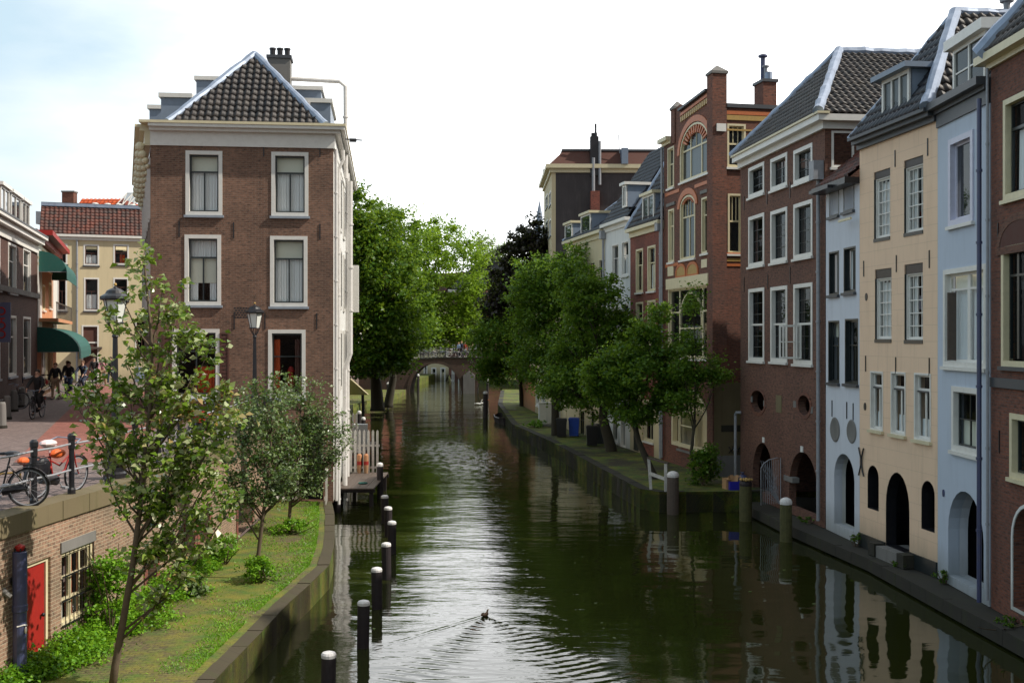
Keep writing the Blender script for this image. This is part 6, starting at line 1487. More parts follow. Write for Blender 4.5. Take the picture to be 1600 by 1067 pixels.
        f.mb().tube([(u0, -.03, zt-h), (u0, -dep, zt-h)], .02, 5).tube([(u1, -.03, zt-h), (u1, -dep, zt-h)], .02, 5).tube([(u0, -dep, zt-h), (u1, -dep, zt-h)], .02, 5).build('awning_frame', M['lead'], q)
    awning('small rounded dark green awning high above the cafe balcony', .2, Wd*.7, f.V(66, 398), 1.0, 1.3)
    awning('wide green awning over the cafe terrace', -.2, Wd-.2, f.V(66, 512), 1.2, 1.9)
    # cream house closing the street
    r, f = house('cream_street_house', (62, 73), (250, 75.5), ST, 'cream house with red brown tiled roof closing the end of the street', 'house'); Wd = f.W; D = 8; H = f.V(150, 376)
    ws = [f.rect(*q) for q in ((90, 105.5, 381, 413), (130.5, 155, 382, 415), (177, 201.5, 382, 414), (89, 105, 433, 486), (131, 155, 434, 486), (177, 201, 434, 470), (211, 232, 500, 560))]
    dr = f.rect(127.5, 154.5, 508, 602); dr = [(u, max(.05, v)) for u, v in dr]
    f.mb().prism(rectp(0, Wd, 0, H), 0, .2, ws+[dr]).build('front_wall', M['cream_pale'], r)
    MB().box(0, .2, .2, D, 0, H).box(Wd-.2, Wd, .2, D, 0, H).box(.2, Wd-.2, D-.2, D, 0, H).build('back_wall', M['cream_pale'], r); lining(r, Wd, D, H-.1)
    MB().box(.25, Wd-.25, .22, D-.3, 3.3, 3.4).build('inner_floor', M['dark_grey'], r)
    for i, w in enumerate(ws): window(f, w, fw=.1, fy=(-.02, .12), sw=.05, sy=(.06, .11), sm='dark_cloth', bars=[('h', .6, 0, 1), ('v', .5, 0, .6)], glass='glass', sill='dark_grey', curtain=[('curtain', .1, .9, 0, .5, 1)] if i in (1, 4) else ([('orange_cloth', .4, .8, 0, .5, 1)] if i == 2 else None))
    f.mb().ring(dr, .1, -.02, .12).build('door_frame', M['white'], r); f.mb().box(dr[0][0]+.1, dr[1][0]-.1, .1, .15, .05, dr[2][1]-.1).build('door', M['dark_cloth'], r)
    f.mb().box(dr[0][0]+.1, dr[1][0]-.1, .05, .098, dr[2][1]-1.2, dr[2][1]-1.1).build('door_transom', M['white'], r)
    f.mb().box(dr[0][0]-.3, dr[1][0]+.2, -.9, -.01, f.V(140, 545), f.V(140, 542)).build('porch_canopy', M['wood'], r)
    f.mb().box(f.U(211), Wd, -.03, -.004, 0, 1.0).build('plinth', M['grey_blue'], r)
    pipe(r, [(f.U(120.5), -.1, H), (f.U(120.5), -.1, .1)], .06, 'lead')
    cornice(r, 0, Wd, [(H, H+.2, .1), (H+.202, H+.35, .3)], 'white'); z = H+.35
    tri_plane(r, (0, -.2, z), (Wd, -.2, z), [(Wd, 1.6, z+2.0), (0, 1.6, z+2.0)], 'tile_red', tw=.28)
    MB().box(0, Wd, 1.5, D, z+1.9, z+2.25).build('flat_roof', M['dark_grey'], r); MB().box(0, Wd, 1.4, 1.5, z+2.0, z+2.2).build('roof_edge', M['zinc'], r)
    for px in (148, 168, 186, 208): u = f.U(px); MB().ball((u, 2.3, z+2.3), (.25, .2, .12), 8, 6).build('roof_light', M['white'], r)
    # roofs behind
    Y = 95; r = empty('orange_roofed_house', (X(118, Y), Y, ST), label='house behind with bright orange tiled roof and dark red chimney', cat='house')
    zb = ZH(326, Y)-ST; zt = ZH(308, Y)-ST; w = X(186, Y)-X(118, Y)
    MB().box(-1.5, w+6, .3, 8, 0, zb).build('walls', M['cream_pale'], r)
    tri_plane(r, (0, 0, zb), (w, 0, zb), [(w, 1.5, zt), (0, 1.5, zt)], 'tile_orange', tw=.35, th=.4)
    MB().box(0, w, 1.5, 6, zb, zt-.05).build('roof_back', M['tile_orange'], r)
    chimney(r, -.9, 1, zb-.3, ZH(299, Y)-ST, 1.0, .8, 'brick_dark', 0); chimney(r, X(223, Y)-X(118, Y), 1.5, zb-.3, ZH(304, Y)-ST, 1.0, .8, 'black', 1, 'orange_wall')
    m = MB(); x0, x1 = X(184, Y)-X(118, Y), X(212, Y)-X(118, Y); zs = ZH(324, Y)-ST; zz = ZH(300, Y)-ST
    for k in range(4): u = x0+(x1-x0)*k/3; m.bar((u-.3, 0, zs), (min(u+.5, x1), .8, zz), .07); m.bar((min(u+.5, x1), .8, zz), (u+.3, 0, zs), .05)
    m.bar((x0, 0, zs), (x1, 0, zs), .07).bar((x0+.5, .8, zz), (x1, .8, zz), .07); m.build('skylight_frame', M['white'], r)
    MB().add([(x0-.3, .02, zs), (x1, .02, zs), (x1, .82, zz), (x0+.5, .82, zz)], [(0, 1, 2, 3)]).build('skylight_glass', M['glass_sky'], r)
    Y = 86; r = empty('grey_roofed_house', (X(62, Y), Y, ST), label='low pitched grey roof edge behind the corner cafe', cat='house')
    zb = ZH(350, Y)-ST; MB().box(0, 5.5, .2, 8, 0, zb).build('walls', M['cream_pale'], r)
    MB().add([(-.3, 0, ZH(330, Y)-ST), (6.5, 0, ZH(345, Y)-ST+.2), (6.5, 8, ZH(345, Y)-ST+.2), (-.3, 8, ZH(330, Y)-ST), (-.3, 0, zb), (6.5, 0, zb), (6.5, 8, zb), (-.3, 8, zb)], [(3, 2, 1, 0), (4, 5, 6, 7), (0, 1, 5, 4), (1, 2, 6, 5), (2, 3, 7, 6), (3, 0, 4, 7)]).build('roof', M['lead'], r)
    # bollards by the facade
    g = None
    for i, (px, py, lab) in enumerate(((3, 669, 'pale stone bollard nearest the left edge of the street'), (11, 655, 'grey stone bollard second from the left edge of the street'), (22, 643, 'low dark bollard in front of the dark clothed pedestrian'), (34, 636, 'slim dark bollard left of the cyclist'))):
        Y = 2.95*FPX/(py-HY)
        if g is None:
            g = empty('bollard'); MB().lathe([(.14, 0), (.13, .6), (.12, .8), (.09, .86)], (0, 0, 0), 12).build('shaft', M['stone_grey'], g); MB().lathe([(.17, 0), (.17, .08), (.14, .1)], (0, 0, 0), 12).build('foot', M['stone_dark'], g); o = g
        else: o = copy_tree(g)
        o.location = (X(px, Y), Y, ST); tag(o, lab, 'bollard', 'bollards along the street houses')
street_houses()
for i, (px, py, lab) in enumerate(((6, 640, 'dark parked bicycle beside the pale bollard'), (30, 622, 'black parked bicycle in front of the second street window'), (40, 617, 'grey parked bicycle under the street house corner'), (80, 613, 'parked bicycle with red light under the cafe awning'))):
    Y = 2.95*FPX/(py-HY); b = bicycle(frame=('black', 'lead', 'lead', 'black')[i], light='red_paint', bag='red_paint' if i == 3 else None); x = X(px, Y)
    place(b, (x-.3, Y-.3), (x+.5, Y+.5), R(5), label=lab, group='bicycles parked along the street houses')
# ============================================================ foliage
def leaf_geo(Pt, size, rng, up=.35, aspect=.36, droop=0.):
    n = len(Pt); a = rng.normal(size=(n, 3)); a[:, 2] = a[:, 2]*.6-droop; a /= np.linalg.norm(a, axis=1)[:, None]
    nn = rng.normal(size=(n, 3)); nn[:, 2] = np.abs(nn[:, 2])+up*2; b = np.cross(a, nn); b /= np.linalg.norm(b, axis=1)[:, None]+1e-9
    c = np.cross(b, a); s = (size*rng.uniform(.6, 1.25, n))[:, None]
    v0 = Pt; v1 = Pt+a*s*.5+b*s*aspect+c*s*.16; v2 = Pt+a*s-c*s*.1; v3 = Pt+a*s*.5-b*s*aspect+c*s*.16
    V = np.stack([v0, v1, v2, v3], 1).reshape(-1, 3); F = np.arange(4*n).reshape(-1, 4)
    return V, F
def clump_points(blobs, n, rng, cr=.5, shell=.55, per=70):
    """points gathered in small sprays spread through the blobs, mostly near their outside"""
    vol = np.array([b[3]*b[4]*b[5] for b in blobs])**(2/3); vol /= vol.sum(); out = []
    for b, w in zip(blobs, vol):
        k = max(3, int(n*w/per)); d = rng.normal(size=(k, 3)); d /= np.linalg.norm(d, axis=1)[:, None]
        rad = shell+(1.05-shell)*rng.random(k)**.7
        rad *= 1+.2*np.sin(d[:, 0]*5+b[0])*np.cos(d[:, 2]*6+b[2]); rad += np.where(rng.random(k) < .28, rng.random(k)*.42, 0)
        C_ = np.array(b[:3])+d*rad[:, None]*np.array(b[3:6])
        for c in C_:
            m = rng.integers(per//2, per*3//2); q = rng.normal(size=(m, 3))*np.array([1, 1, .55])*cr*rng.uniform(.35, .95)
            out.append(c+q)
    return np.concatenate(out)
def limb(m, a, b, r0, r1, rng, bend=.12, n=5):
    a = Vector(a); b = Vector(b); L = (b-a).length; k = Vector(rng.normal(size=3))*L*bend; pts = [a.lerp(b, i/n)+k*math.sin(math.pi*i/n)*.5 for i in range(n+1)]
    m.tube(pts, [r0+(r1-r0)*i/n for i in range(n+1)], 7); return pts
def tree(base, trunk_top, blobs, n, leaf, mat, label, r=.25, cat='tree', group=None, barkm='bark_dark', cr=.5, seed=1, extra_trunk=None, shell=.5, per=70, droop=0.):
    g = np.random.default_rng(seed); root = empty('tree', base, label=label, cat=cat, group=group); o = Vector(base); m = MB()
    tt = Vector(trunk_top)-o; mid = tt*.5+Vector((g.normal()*.15, g.normal()*.15, 0))
    m.tube([(0, 0, -.3), (0, 0, .1), tuple(mid), tuple(tt)], [r*1.35, r*1.15, r*.9, r*.72], 10)
    for b in blobs:
        c = Vector(b[:3])-o; st = mid.lerp(tt, g.uniform(.5, 1)); pts = limb(m, st, c, r*.45, r*.12, g)
        for k in range(6):
            d = Vector(g.normal(size=3)).normalized(); e = c+Vector((d.x*b[3], d.y*b[4], d.z*b[5]))*.85; limb(m, pts[3+k % 3], e, r*.16, r*.03, g, .15, 4)
    m.build('trunk', M[barkm], root, smooth=True)
    Pt = clump_points(blobs, n, g, cr, shell, per)-np.array(base)
    V, F = leaf_geo(Pt, leaf, g, droop=droop); np_mesh('crown', V, F, M[mat], root)
    return root
def B(Y, *bl):     # crown masses from the photo's columns and rows at distance Y
    out = []
    for i, (px, py, rx, ry) in enumerate(bl):
        k = Y/FPX; dy = ((i*37) % 5-2)*.22*rx*k
        out.append((X(px, Y), Y+dy, ZH(py, Y), rx*k, max(rx, ry)*k*.9, ry*k))
    return out
def trees():
    k = lambda px, Y, z: (X(px, Y), Y, z)
    tree(k(590, 96, .4), k(583, 94, 5.5), B(92, (545, 330, 28, 38), (572, 362, 44, 46), (556, 440, 48, 58), (598, 440, 45, 52), (585, 515, 55, 55), (552, 560, 40, 24), (614, 522, 34, 38), (600, 556, 34, 26), (632, 560, 18, 16)), 38000, .34, 'leaf_dark', 'tall dark green tree crowding the corner house on the left bank', r=.5, cr=.62, seed=2)
    tree(k(607, 101, .4), k(612, 100, 5), B(100, (603, 358, 32, 40), (625, 388, 38, 48), (640, 460, 38, 50), (615, 500, 40, 50), (646, 510, 36, 40), (610, 420, 36, 40)), 20000, .3, 'leaf_mid', 'yellowish green tree between the dark tree and the bright lime', r=.35, cr=.6, seed=3)
    tree(k(632, 146, .9), k(650, 146, 8), B(146, (650, 405, 42, 62), (655, 500, 45, 55), (632, 440, 34, 60), (640, 525, 40, 30), (690, 380, 42, 48), (722, 425, 44, 52), (690, 490, 50, 50), (740, 470, 28, 45), (670, 522, 42, 24), (716, 515, 32, 24), (748, 505, 22, 26)), 36000, .38, 'leaf_lime', 'bright lime green tree in the middle behind the bridge', r=.45, cr=.85, seed=4)
    tree(k(765, 176, .8), k(765, 176, 8), B(170, (762, 405, 26, 30), (780, 440, 30, 38), (755, 470, 34, 40), (790, 400, 16, 20)), 12000, .42, 'leaf_pale', 'pale thin crowned tree far away between lime and copper tree', r=.4, cr=.9, seed=5)
    tree(k(838, 90, .7), k(835, 90, 7), B(90, (838, 372, 24, 26), (822, 402, 38, 36), (862, 405, 26, 36), (798, 445, 28, 30), (850, 445, 42, 40), (782, 480, 22, 30), (815, 490, 36, 32)), 26000, .3, 'leaf_purple', 'dark copper leaved tree rising in front of the dark tall house', r=.35, cr=.5, seed=6)
    for i, (px, py, Y, s) in enumerate(((600, 520, 190, 60), (700, 500, 200, 70), (785, 520, 185, 55), (850, 520, 210, 60), (560, 470, 215, 60))):
        tree(k(px, Y, .8), k(px, Y, 7), B(Y, (px, py, s, 55), (px-s*.5, py+20, s*.7, 40), (px+s*.5, py+12, s*.7, 45)), 9000, .6, 'leaf_dark' if i % 2 else 'leaf_mid',
             ('far tree seen behind the dark left bank tree', 'far dark tree behind the lime crown', 'far tree above the right bridge arch', 'far dark tree behind the robinias', 'far tree behind the corner house edge')[i], r=.5, cr=1.1, seed=20+i)
    tree(k(868, 64.5, WR), k(866, 64.5, 4.2), B(64.5, (868, 435, 46, 40), (846, 478, 48, 44), (905, 432, 44, 46), (880, 520, 60, 52), (846, 570, 46, 36), (838, 440, 34, 30)), 32000, .18, 'leaf_mid', 'broad robinia with upright trunk by the dark and blue bins', r=.22, cr=.38, seed=7, per=40, droop=.3)
    tree(k(955, 55.4, WR), k(945, 55.4, 4.0), B(55.4, (925, 475, 46, 44), (958, 525, 48, 40), (905, 560, 54, 48), (990, 540, 42, 32), (940, 600, 54, 42), (880, 605, 36, 30), (900, 450, 34, 40), (975, 580, 44, 34)), 36000, .17, 'leaf_mid', 'robinia with thick slanting trunk right of the black bin', r=.25, cr=.34, seed=8, per=40, droop=.3)
    tree(k(1022, 44.6, WR), k(984, 45.5, 3.6), B(45, (1000, 585, 44, 26), (1036, 556, 34, 24), (955, 610, 36, 24), (990, 645, 30, 14), (1060, 596, 26, 22), (1012, 520, 24, 18), (975, 560, 30, 22), (1045, 625, 26, 18), (1030, 490, 14, 16), (935, 590, 22, 26)), 18500, .15, 'leaf_mid', 'robinia with thin trunk leaning left beside the white handrail', r=.13, cr=.28, seed=9, per=38, droop=.3)
    tree(k(1086, 43.2, WR), k(1086, 43.2, 3.2), B(43.4, (1082, 470, 8, 26), (1076, 535, 20, 26), (1098, 585, 30, 28), (1070, 630, 26, 22), (1120, 590, 22, 14), (1066, 575, 18, 18)), 5200, .13, 'leaf_mid', 'slender sparse tree in front of the ornate house arch', r=.07, cr=.3, seed=10, per=36, shell=.2)
    tree(k(815, 92, WR), k(812, 92, 5), B(90, (795, 520, 50, 44), (800, 562, 48, 34), (768, 545, 30, 34), (815, 480, 34, 32), (778, 500, 26, 28), (830, 545, 30, 34), (768, 575, 24, 20)), 19000, .24, 'leaf_mid', 'green tree with thin trunk before the orange house front near the bridge', r=.16, cr=.6, seed=12, droop=.3)
    # shrub before the ornate house
    def shrub(px, Y, z, w, h, n, leaf, mat, label, seed, name='shrub'):
        g = np.random.default_rng(seed); root = empty(name, (X(px, Y), Y, z), label=label, cat='plant'); m = MB()
        for q in range(7): d = g.normal(size=3); limb(m, (0, 0, -.05), (d[0]*w*.4, d[1]*w*.4, h*g.uniform(.5, .95)), .018, .006, g)
        m.build('stems', M['bark'], root)
        Pt = clump_points([(0, 0, h*.45, w*.45, w*.45, h*.42), (w*.1, 0, h*.7, w*.3, w*.3, h*.25)], n, g, min(w, h)*.13, .25, 30); Pt[:, 2] = np.maximum(Pt[:, 2], .02)
        V, F = leaf_geo(Pt, leaf, g); np_mesh('leaves', V, F, M[mat], root); return root
    shrub(1098, 42.6, WR, 1.3, 1.6, 2600, .12, 'leaf_mid', 'leafy shrub at the foot of the slender tree by the ornate house', 31)
    shrub(404, 26.5, WL, .9, .62, 2200, .07, 'leaf_weed', 'bright green weed clump round the foot of the middle young tree', 32, 'weed_clump')
    shrub(452, 33.0, WL, 1.2, .42, 1800, .07, 'leaf_weed', 'bright green weed clump round the foot of the farthest young tree', 33, 'weed_clump')
    shrub(172, 21.4, WL, 1.0, 2.0, 2200, .085, 'leaf_weed', 'tall green shrub growing up the quay wall right of the barred window', 34)
    shrub(352, 28.5, WL, .7, .8, 900, .07, 'leaf_weed', 'weed bush at the foot of the quay wall before the farthest niche', 35, 'weed_clump')
    shrub(835, 70, WR, 1.6, .5, 900, .1, 'leaf_weed', 'low green plants on the right wharf edge before the cabinet', 36, 'weed_clump')
    shrub(305, 25.0, WL, .5, .45, 500, .1, 'leaf_silver', 'grey green leafy bush by the red brick niches', 37)
    for i, (px, Y, w_, h_, lab) in enumerate(((1476, 27.3, .5, .35, 'small weeds sprouting at the left foot of the blue house'), (1338, 32.2, .35, .4, 'reddish weeds at the joint of the white and cream houses'), (1580, 23.3, 1.1, .18, 'mossy plants spreading on the ledge below the right brick house'), (1262, 36.2, .8, .2, 'mossy plants on the ledge below the purple brick house'), (1410, 29.3, .7, .14, 'low moss cushion on the ledge before the cream house step'))):
        q = shrub(px, Y, .37, w_, h_, 420, .06, 'leaf_dark', lab, 60+i, 'weed_clump')
    # weeds along the wall foot: one mass nobody could count
    g = np.random.default_rng(5); pts = []
    for i in range(1250):
        Y = g.uniform(17.2, 30.5); xw = np.interp(Y, [c[1] for c in COP], [c[0] for c in COP])
        wdt = .25+.75*max(0, math.sin((Y-17)/13*math.pi*1.1))*(.6+.4*math.sin(Y*2.3)); x = xw+.08+abs(g.normal())*wdt*.6
        if x > xw+wdt*1.5: continue
        h = (.5-.32*(x-xw)/max(.3, wdt))*g.uniform(.5, 1.3)
        if h < .05: continue
        m = int(10+30*h*2); q = np.stack([x+g.normal(size=m)*.09, Y+g.normal(size=m)*.09, WL+g.random(m)**.7*h], 1); pts.append(q)
    V, F = leaf_geo(np.concatenate(pts), .075, g, up=.6); np_mesh('weeds', V, F, M['leaf_weed'], label='bright green nettles and weeds massed along the foot of the quay wall', cat='weeds', kind='stuff')
    # short grass in the joints of the left wharf
    n = 22000; Y = g.uniform(16, 39.3, n); xe = np.interp(Y, [w[1] for w in WE], [w[0] for w in WE])-.5; xw = np.interp(Y, [c[1] for c in COP], [c[0] for c in COP])
    t = np.where(g.random(n) < .45, g.random(n)**2.2*.3, g.random(n)); x = xe+(xw+.2-xe)*t
    patch = np.sin(x*2.1+Y*.9)+np.sin(x*3.7-Y*1.7+1)+.7*np.sin(Y*2.9+x)+np.where(t < .22, 1.5, 0)+np.where(Y > 30, .8, 0); keep = patch+g.normal(size=n)*.7 > .75
    x, Y = x[keep], Y[keep]; m = len(x); h = g.uniform(.015, .05, m); a = g.uniform(0, 6.28, m); w = .014
    p0 = np.stack([x-w*np.cos(a), Y-w*np.sin(a), np.full(m, WL)], 1); p1 = np.stack([x+w*np.cos(a), Y+w*np.sin(a), np.full(m, WL)], 1); p2 = np.stack([x+g.normal(size=m)*.03, Y+g.normal(size=m)*.03, WL+h], 1)
    V = np.stack([p0, p1, p2], 1).reshape(-1, 3); np_mesh('grass', V, np.arange(3*m).reshape(-1, 3), M['leaf_weed'], label='short bright grass growing between the cobbles of the left wharf', cat='grass', kind='stuff')
def young(label, Y, trunk, tips, leaf, mat, seed, r=.07, dens=70, cl=.12, twig=.35):
    """sapling: trunk through photo points, branches to tips, leaves on side twigs"""
    g = np.random.default_rng(seed); base = P(*trunk[0], Y); base.z = WL; root = empty('young_tree', tuple(base), label=label, cat='young tree', group='young trees on the left wharf'); m = MB()
    T = [Vector((0, 0, -.1))]+[P(a, b, Y)-base for a, b in trunk[1:]]; n = len(T); m.tube(T, [r*(1-.75*i/(n-1)) for i in range(n)], 9)
    pts = []
    def spray(path, dd):
        L = sum((b-a).length for a, b in zip(path[:-1], path[1:]))
        for q in range(max(2, int(L*dd))):
            t = g.uniform(.25, 1)*(len(path)-1); i = min(int(t), len(path)-2); p = path[i].lerp(path[i+1], t-i)
            d = Vector(g.normal(size=3)); d.z = abs(d.z)*.6+.15; e = p+d.normalized()*g.uniform(.1, twig); m.tube([p, p.lerp(e, .5)+Vector((0, 0, -.01)), e], [.006, .004, .002], 4)
            c = int(g.integers(6, 14)); pts.append(np.array(e)+g.normal(size=(c, 3))*cl*np.array([.5, .5, .4])); pts.append(np.array(p.lerp(e, .5))+g.normal(size=(c//2, 3))*cl*.4)
    for px, py, dy in tips:
        e = P(px, py, Y)-base; e.y += dy; zt = e.z-max(.35, abs(e.x-T[-1].x*.6)*1.0+.2)
        st = min(T[1:], key=lambda q: abs(q.z-zt)); lo = T.index(st); st = T[max(1, lo-1)].lerp(T[lo], g.uniform(.3, 1))
        mid = st.lerp(e, .5)+Vector((0, 0, -.12*(e-st).length)); path = [st, st.lerp(mid, .55), mid, mid.lerp(e, .6)+Vector((0, 0, .02)), e]
        m.tube(path, [.022, .018, .014, .01, .005], 6); spray(path, dens/10)
    spray(T[-2:], dens/10)
    m.build('trunk', M['bark'], root, smooth=True); V, F = leaf_geo(np.concatenate(pts), leaf, g, up=.2, aspect=.33); np_mesh('crown', V, F, M[mat], root)
    return root
trees()
def floating():
    g = np.random.default_rng(77); n = 90; x = g.uniform(-4, 9, n); y = g.uniform(22, 60, n); x = np.where(x > 8.2-.02*y, 2, x); Pt = np.stack([x, y, np.full(n, .012)], 1)
    a = g.uniform(0, 6.28, n); s = g.uniform(.03, .07, n)[:, None]; d = np.stack([np.cos(a), np.sin(a), 0*a], 1); e = np.stack([-np.sin(a), np.cos(a), 0*a], 1)
    V = np.stack([Pt-d*s, Pt+e*s*.6, Pt+d*s, Pt-e*s*.6], 1).reshape(-1, 3); np_mesh('floating_leaves', V, np.arange(4*n).reshape(-1, 4), M['leaf_pale'], label='small fallen leaves floating on the canal water', cat='leaves', kind='stuff')
floating()
young('nearest young tree with sparse big leaves before the quay wall and lamp', 18.5, [(175, 1075), (180, 1040), (196, 950), (208, 880), (218, 800), (228, 700), (238, 600), (236, 520), (226, 415)],
      [(222, 405, 0), (250, 440, .2), (195, 470, -.1), (270, 480, .3), (170, 500, .1), (215, 520, -.3), (300, 500, .2), (330, 540, 0), (150, 560, .1), (190, 570, .3), (270, 560, -.3), (350, 600, .2), (305, 590, -.2), (230, 600, .4), (130, 630, 0), (165, 640, -.3),
       (115, 640, .2), (210, 660, .3), (270, 650, -.4), (320, 660, .3), (355, 665, 0), (180, 700, .2), (240, 720, -.3), (150, 705, .1), (300, 720, .3), (345, 720, -.2), (270, 770, .1), (330, 770, .3), (200, 760, -.3), (365, 640, .2), (310, 830, -.1), (370, 780, .0), (250, 830, .3), (290, 690, 0), (200, 620, .1), (250, 545, .1), (140, 600, .3), (330, 700, 0), (265, 610, .2), (300, 640, -.1)], .13, 'leaf_young', 41, r=.07, dens=70, cl=.16)
young('middle young tree with dense grey green crown left of the basement window', 26.8, [(400, 910), (402, 880), (408, 830), (414, 780), (422, 720), (425, 650), (428, 600)],
      [(428, 590, 0), (395, 600, .3), (365, 620, .1), (385, 640, -.3), (410, 620, .4), (440, 625, .2), (350, 650, .1), (375, 680, .3), (410, 670, -.4), (445, 665, .3), (340, 700, 0), (365, 720, .2), (400, 715, .4), (440, 710, -.2), (350, 735, .2), (385, 745, -.3), (425, 745, .2), (455, 735, .1), (455, 700, .3), (470, 730, 0), (420, 640, -.4), (395, 735, .1), (372, 655, .1)], .1, 'leaf_silver', 42, r=.06, dens=125, cl=.18)
young('farthest young tree with wide silvery green crown before the house corner', 33.3, [(450, 832), (452, 810), (456, 760), (460, 720), (466, 680), (470, 640), (472, 610)],
      [(470, 592, 0), (440, 600, .3), (495, 598, -.2), (420, 620, .2), (455, 625, -.4), (490, 625, .4), (515, 620, .1), (400, 640, 0), (430, 650, .3), (465, 655, -.3), (500, 650, .3), (530, 645, 0), (410, 675, .2), (445, 680, .4), (480, 680, -.3), (515, 672, .3), (540, 668, 0), (425, 705, 0), (460, 710, .3), (495, 705, -.2), (525, 700, .2), (440, 735, .1), (470, 740, -.2), (500, 728, .2), (545, 690, .1), (415, 725, .2), (380, 610, .2), (395, 665, .2)], .095, 'leaf_silver', 43, r=.06, dens=150, cl=.2)

# ============================================================ people and birds
def skin(name, nodes, edges, mat, parent=None, sub=1, root=0):
    bm = bmesh.new(); ly = bm.verts.layers.skin.verify(); vs = []
    for (x, y, z, r) in nodes:
        v = bm.verts.new((x, y, z)); rr = r if isinstance(r, tuple) else (r, r); v[ly].radius = rr; vs.append(v)
    vs[root][ly].use_root = True
    for a, b in edges: bm.edges.new((vs[a], vs[b]))
    me = bpy.data.meshes.new(name); bm.to_mesh(me); bm.free(); me.materials.append(M[mat]); o = bpy.data.objects.new(name, me); COL.objects.link(o)
    if parent: o.parent = parent
    o.modifiers.new('Skin', 'SKIN').use_smooth_shade = True; s = o.modifiers.new('Sub', 'SUBSURF'); s.levels = s.render_levels = sub
    return o
for nm, c in (('coat_black', (.015, .015, .018)), ('coat_navy', (.02, .03, .06)), ('jeans', (.04, .07, .14)), ('grey_wool', (.25, .24, .22)), ('tan_cloth', (.35, .25, .16)), ('pink_cloth', (.5, .25, .28)), ('white_cloth', (.6, .6, .62)), ('red_cloth', (.45, .04, .03)), ('hair_dark', (.03, .02, .015)), ('hair_fair', (.35, .22, .1)), ('hair_brown', (.12, .06, .03)), ('light_blue', (.3, .4, .55)), ('duck_brown', (.16, .09, .05)), ('duck_bill', (.45, .3, .05)), ('swan_white', (.8, .8, .78))):
    M[nm] = paint(nm.replace('_', ' '), c, rough=.85, dirt=.2)
def person(loc, rz, top, legs, hair, label, pose='walk', h=1.75, long_coat=False, long_hair=False, group=None):
    s = h/1.75; k = dict(walk=(.22, -.2), stand=(.03, -.02), cycle=(0, 0))[pose]; cy = pose == 'cycle'
    pz = .95 if not cy else .98; lean = -.12 if cy else -.02        # faces -Y
    N = {'pelvis': (0, 0, pz, .125), 'waist': (0, lean*.4, pz+.18, .115), 'chest': (0, lean, pz+.38, .14), 'neckb': (0, lean, pz+.53, .07), 'neck': (0, lean-.01, pz+.6, .052), 'head': (0, lean-.03, pz+.68, .088), 'crown': (0, lean-.01, pz+.77, .075)}
    E = [('pelvis', 'waist'), ('waist', 'chest'), ('chest', 'neckb'), ('neckb', 'neck'), ('neck', 'head'), ('head', 'crown')]
    N['nose'] = (0, lean-.125, pz+.675, .014); E.append(('head', 'nose'))
    for sd_, q in ((-1, 'L'), (1, 'R')):
        N['sh'+q] = (sd_*.17, lean, pz+.49, .06); E.append(('neckb', 'sh'+q)); N['ear'+q] = (sd_*.085, lean-.02, pz+.68, .014); E.append(('head', 'ear'+q))
        sw = k[0] if sd_ > 0 else k[1]
        if cy: el = (sd_*.26, lean-.2, pz+.25); wr = (sd_*.24, lean-.42, pz+.12)
        else: el = (sd_*.23, lean+sw*.5, pz+.2); wr = (sd_*.23, lean+sw*.7-.08, pz-.03)
        N['el'+q] = el+(.042,); N['wr'+q] = wr+(.028,); E += [('sh'+q, 'el'+q), ('el'+q, 'wr'+q)]
        d = Vector((0, -.6, -.8)) if cy else Vector((0, -.1, -1)); d.normalize(); w = Vector(wr)
        N['pm'+q] = tuple(w+d*.06)+(.03,); E.append(('wr'+q, 'pm'+q))
        for fi, (off, ln) in enumerate(((-.03, .075), (-.01, .085), (.01, .08), (.03, .062))):
            a = w+d*.09+Vector((0, off, 0)); b = a+d*ln+Vector((-sd_*.02, -.01, 0)); N[f'f{fi}{q}'] = tuple(a)+(.009,); N[f'g{fi}{q}'] = tuple(b)+(.007,); E += [('pm'+q, f'f{fi}{q}'), (f'f{fi}{q}', f'g{fi}{q}')]
        t = w+d*.04+Vector((0, -.045, 0)); N['th'+q] = tuple(t)+(.01,); N['ti'+q] = tuple(t+d*.04+Vector((0, -.02, 0)))+(.008,); E += [('pm'+q, 'th'+q), ('th'+q, 'ti'+q)]
        sw = -sw; N['hp'+q] = (sd_*.09, 0, pz-.06, .095)
        if cy: kn = (sd_*.11, -.38, pz-.22 if sd_ > 0 else pz-.36); an = (sd_*.11, -.2, .38 if sd_ > 0 else .2)
        else: kn = (sd_*.09, -sw*.5-.03, .5); an = (sd_*.09, -sw*1.0+.04, .09)
        N['kn'+q] = kn+(.062,); N['an'+q] = an+(.04,); N['to'+q] = (an[0], an[1]-.17, an[2]-.045, .035); E += [('pelvis', 'hp'+q), ('hp'+q, 'kn'+q), ('kn'+q, 'an'+q), ('an'+q, 'to'+q)]
    names = list(N); idx = {n: i for i, n in enumerate(names)}
    body = skin('person', [N[n] for n in names], [(idx[a], idx[b]) for a, b in E], 'skin'); body.location = loc; body.rotation_euler = (0, 0, rz); body.scale = (s, s, s); tag(body, label, 'person', group)
    def sub(nm, keep, grow, mat, extra=None):
        ks = [n for n in keep]; nd = [(N[n][0], N[n][1], N[n][2], N[n][3]+grow) for n in ks]; ed = [(ks.index(a), ks.index(b)) for a, b in E if a in ks and b in ks]
        if extra: nd, ed = extra(ks, nd, ed)
        return skin(nm, nd, ed, mat, body)
    def skirt(ks, nd, ed):
        nd += [(0, .02, pz-.2, .2), (0, .02, pz-.48, .23)]; ed += [(0, len(nd)-2), (len(nd)-2, len(nd)-1)]; return nd, ed
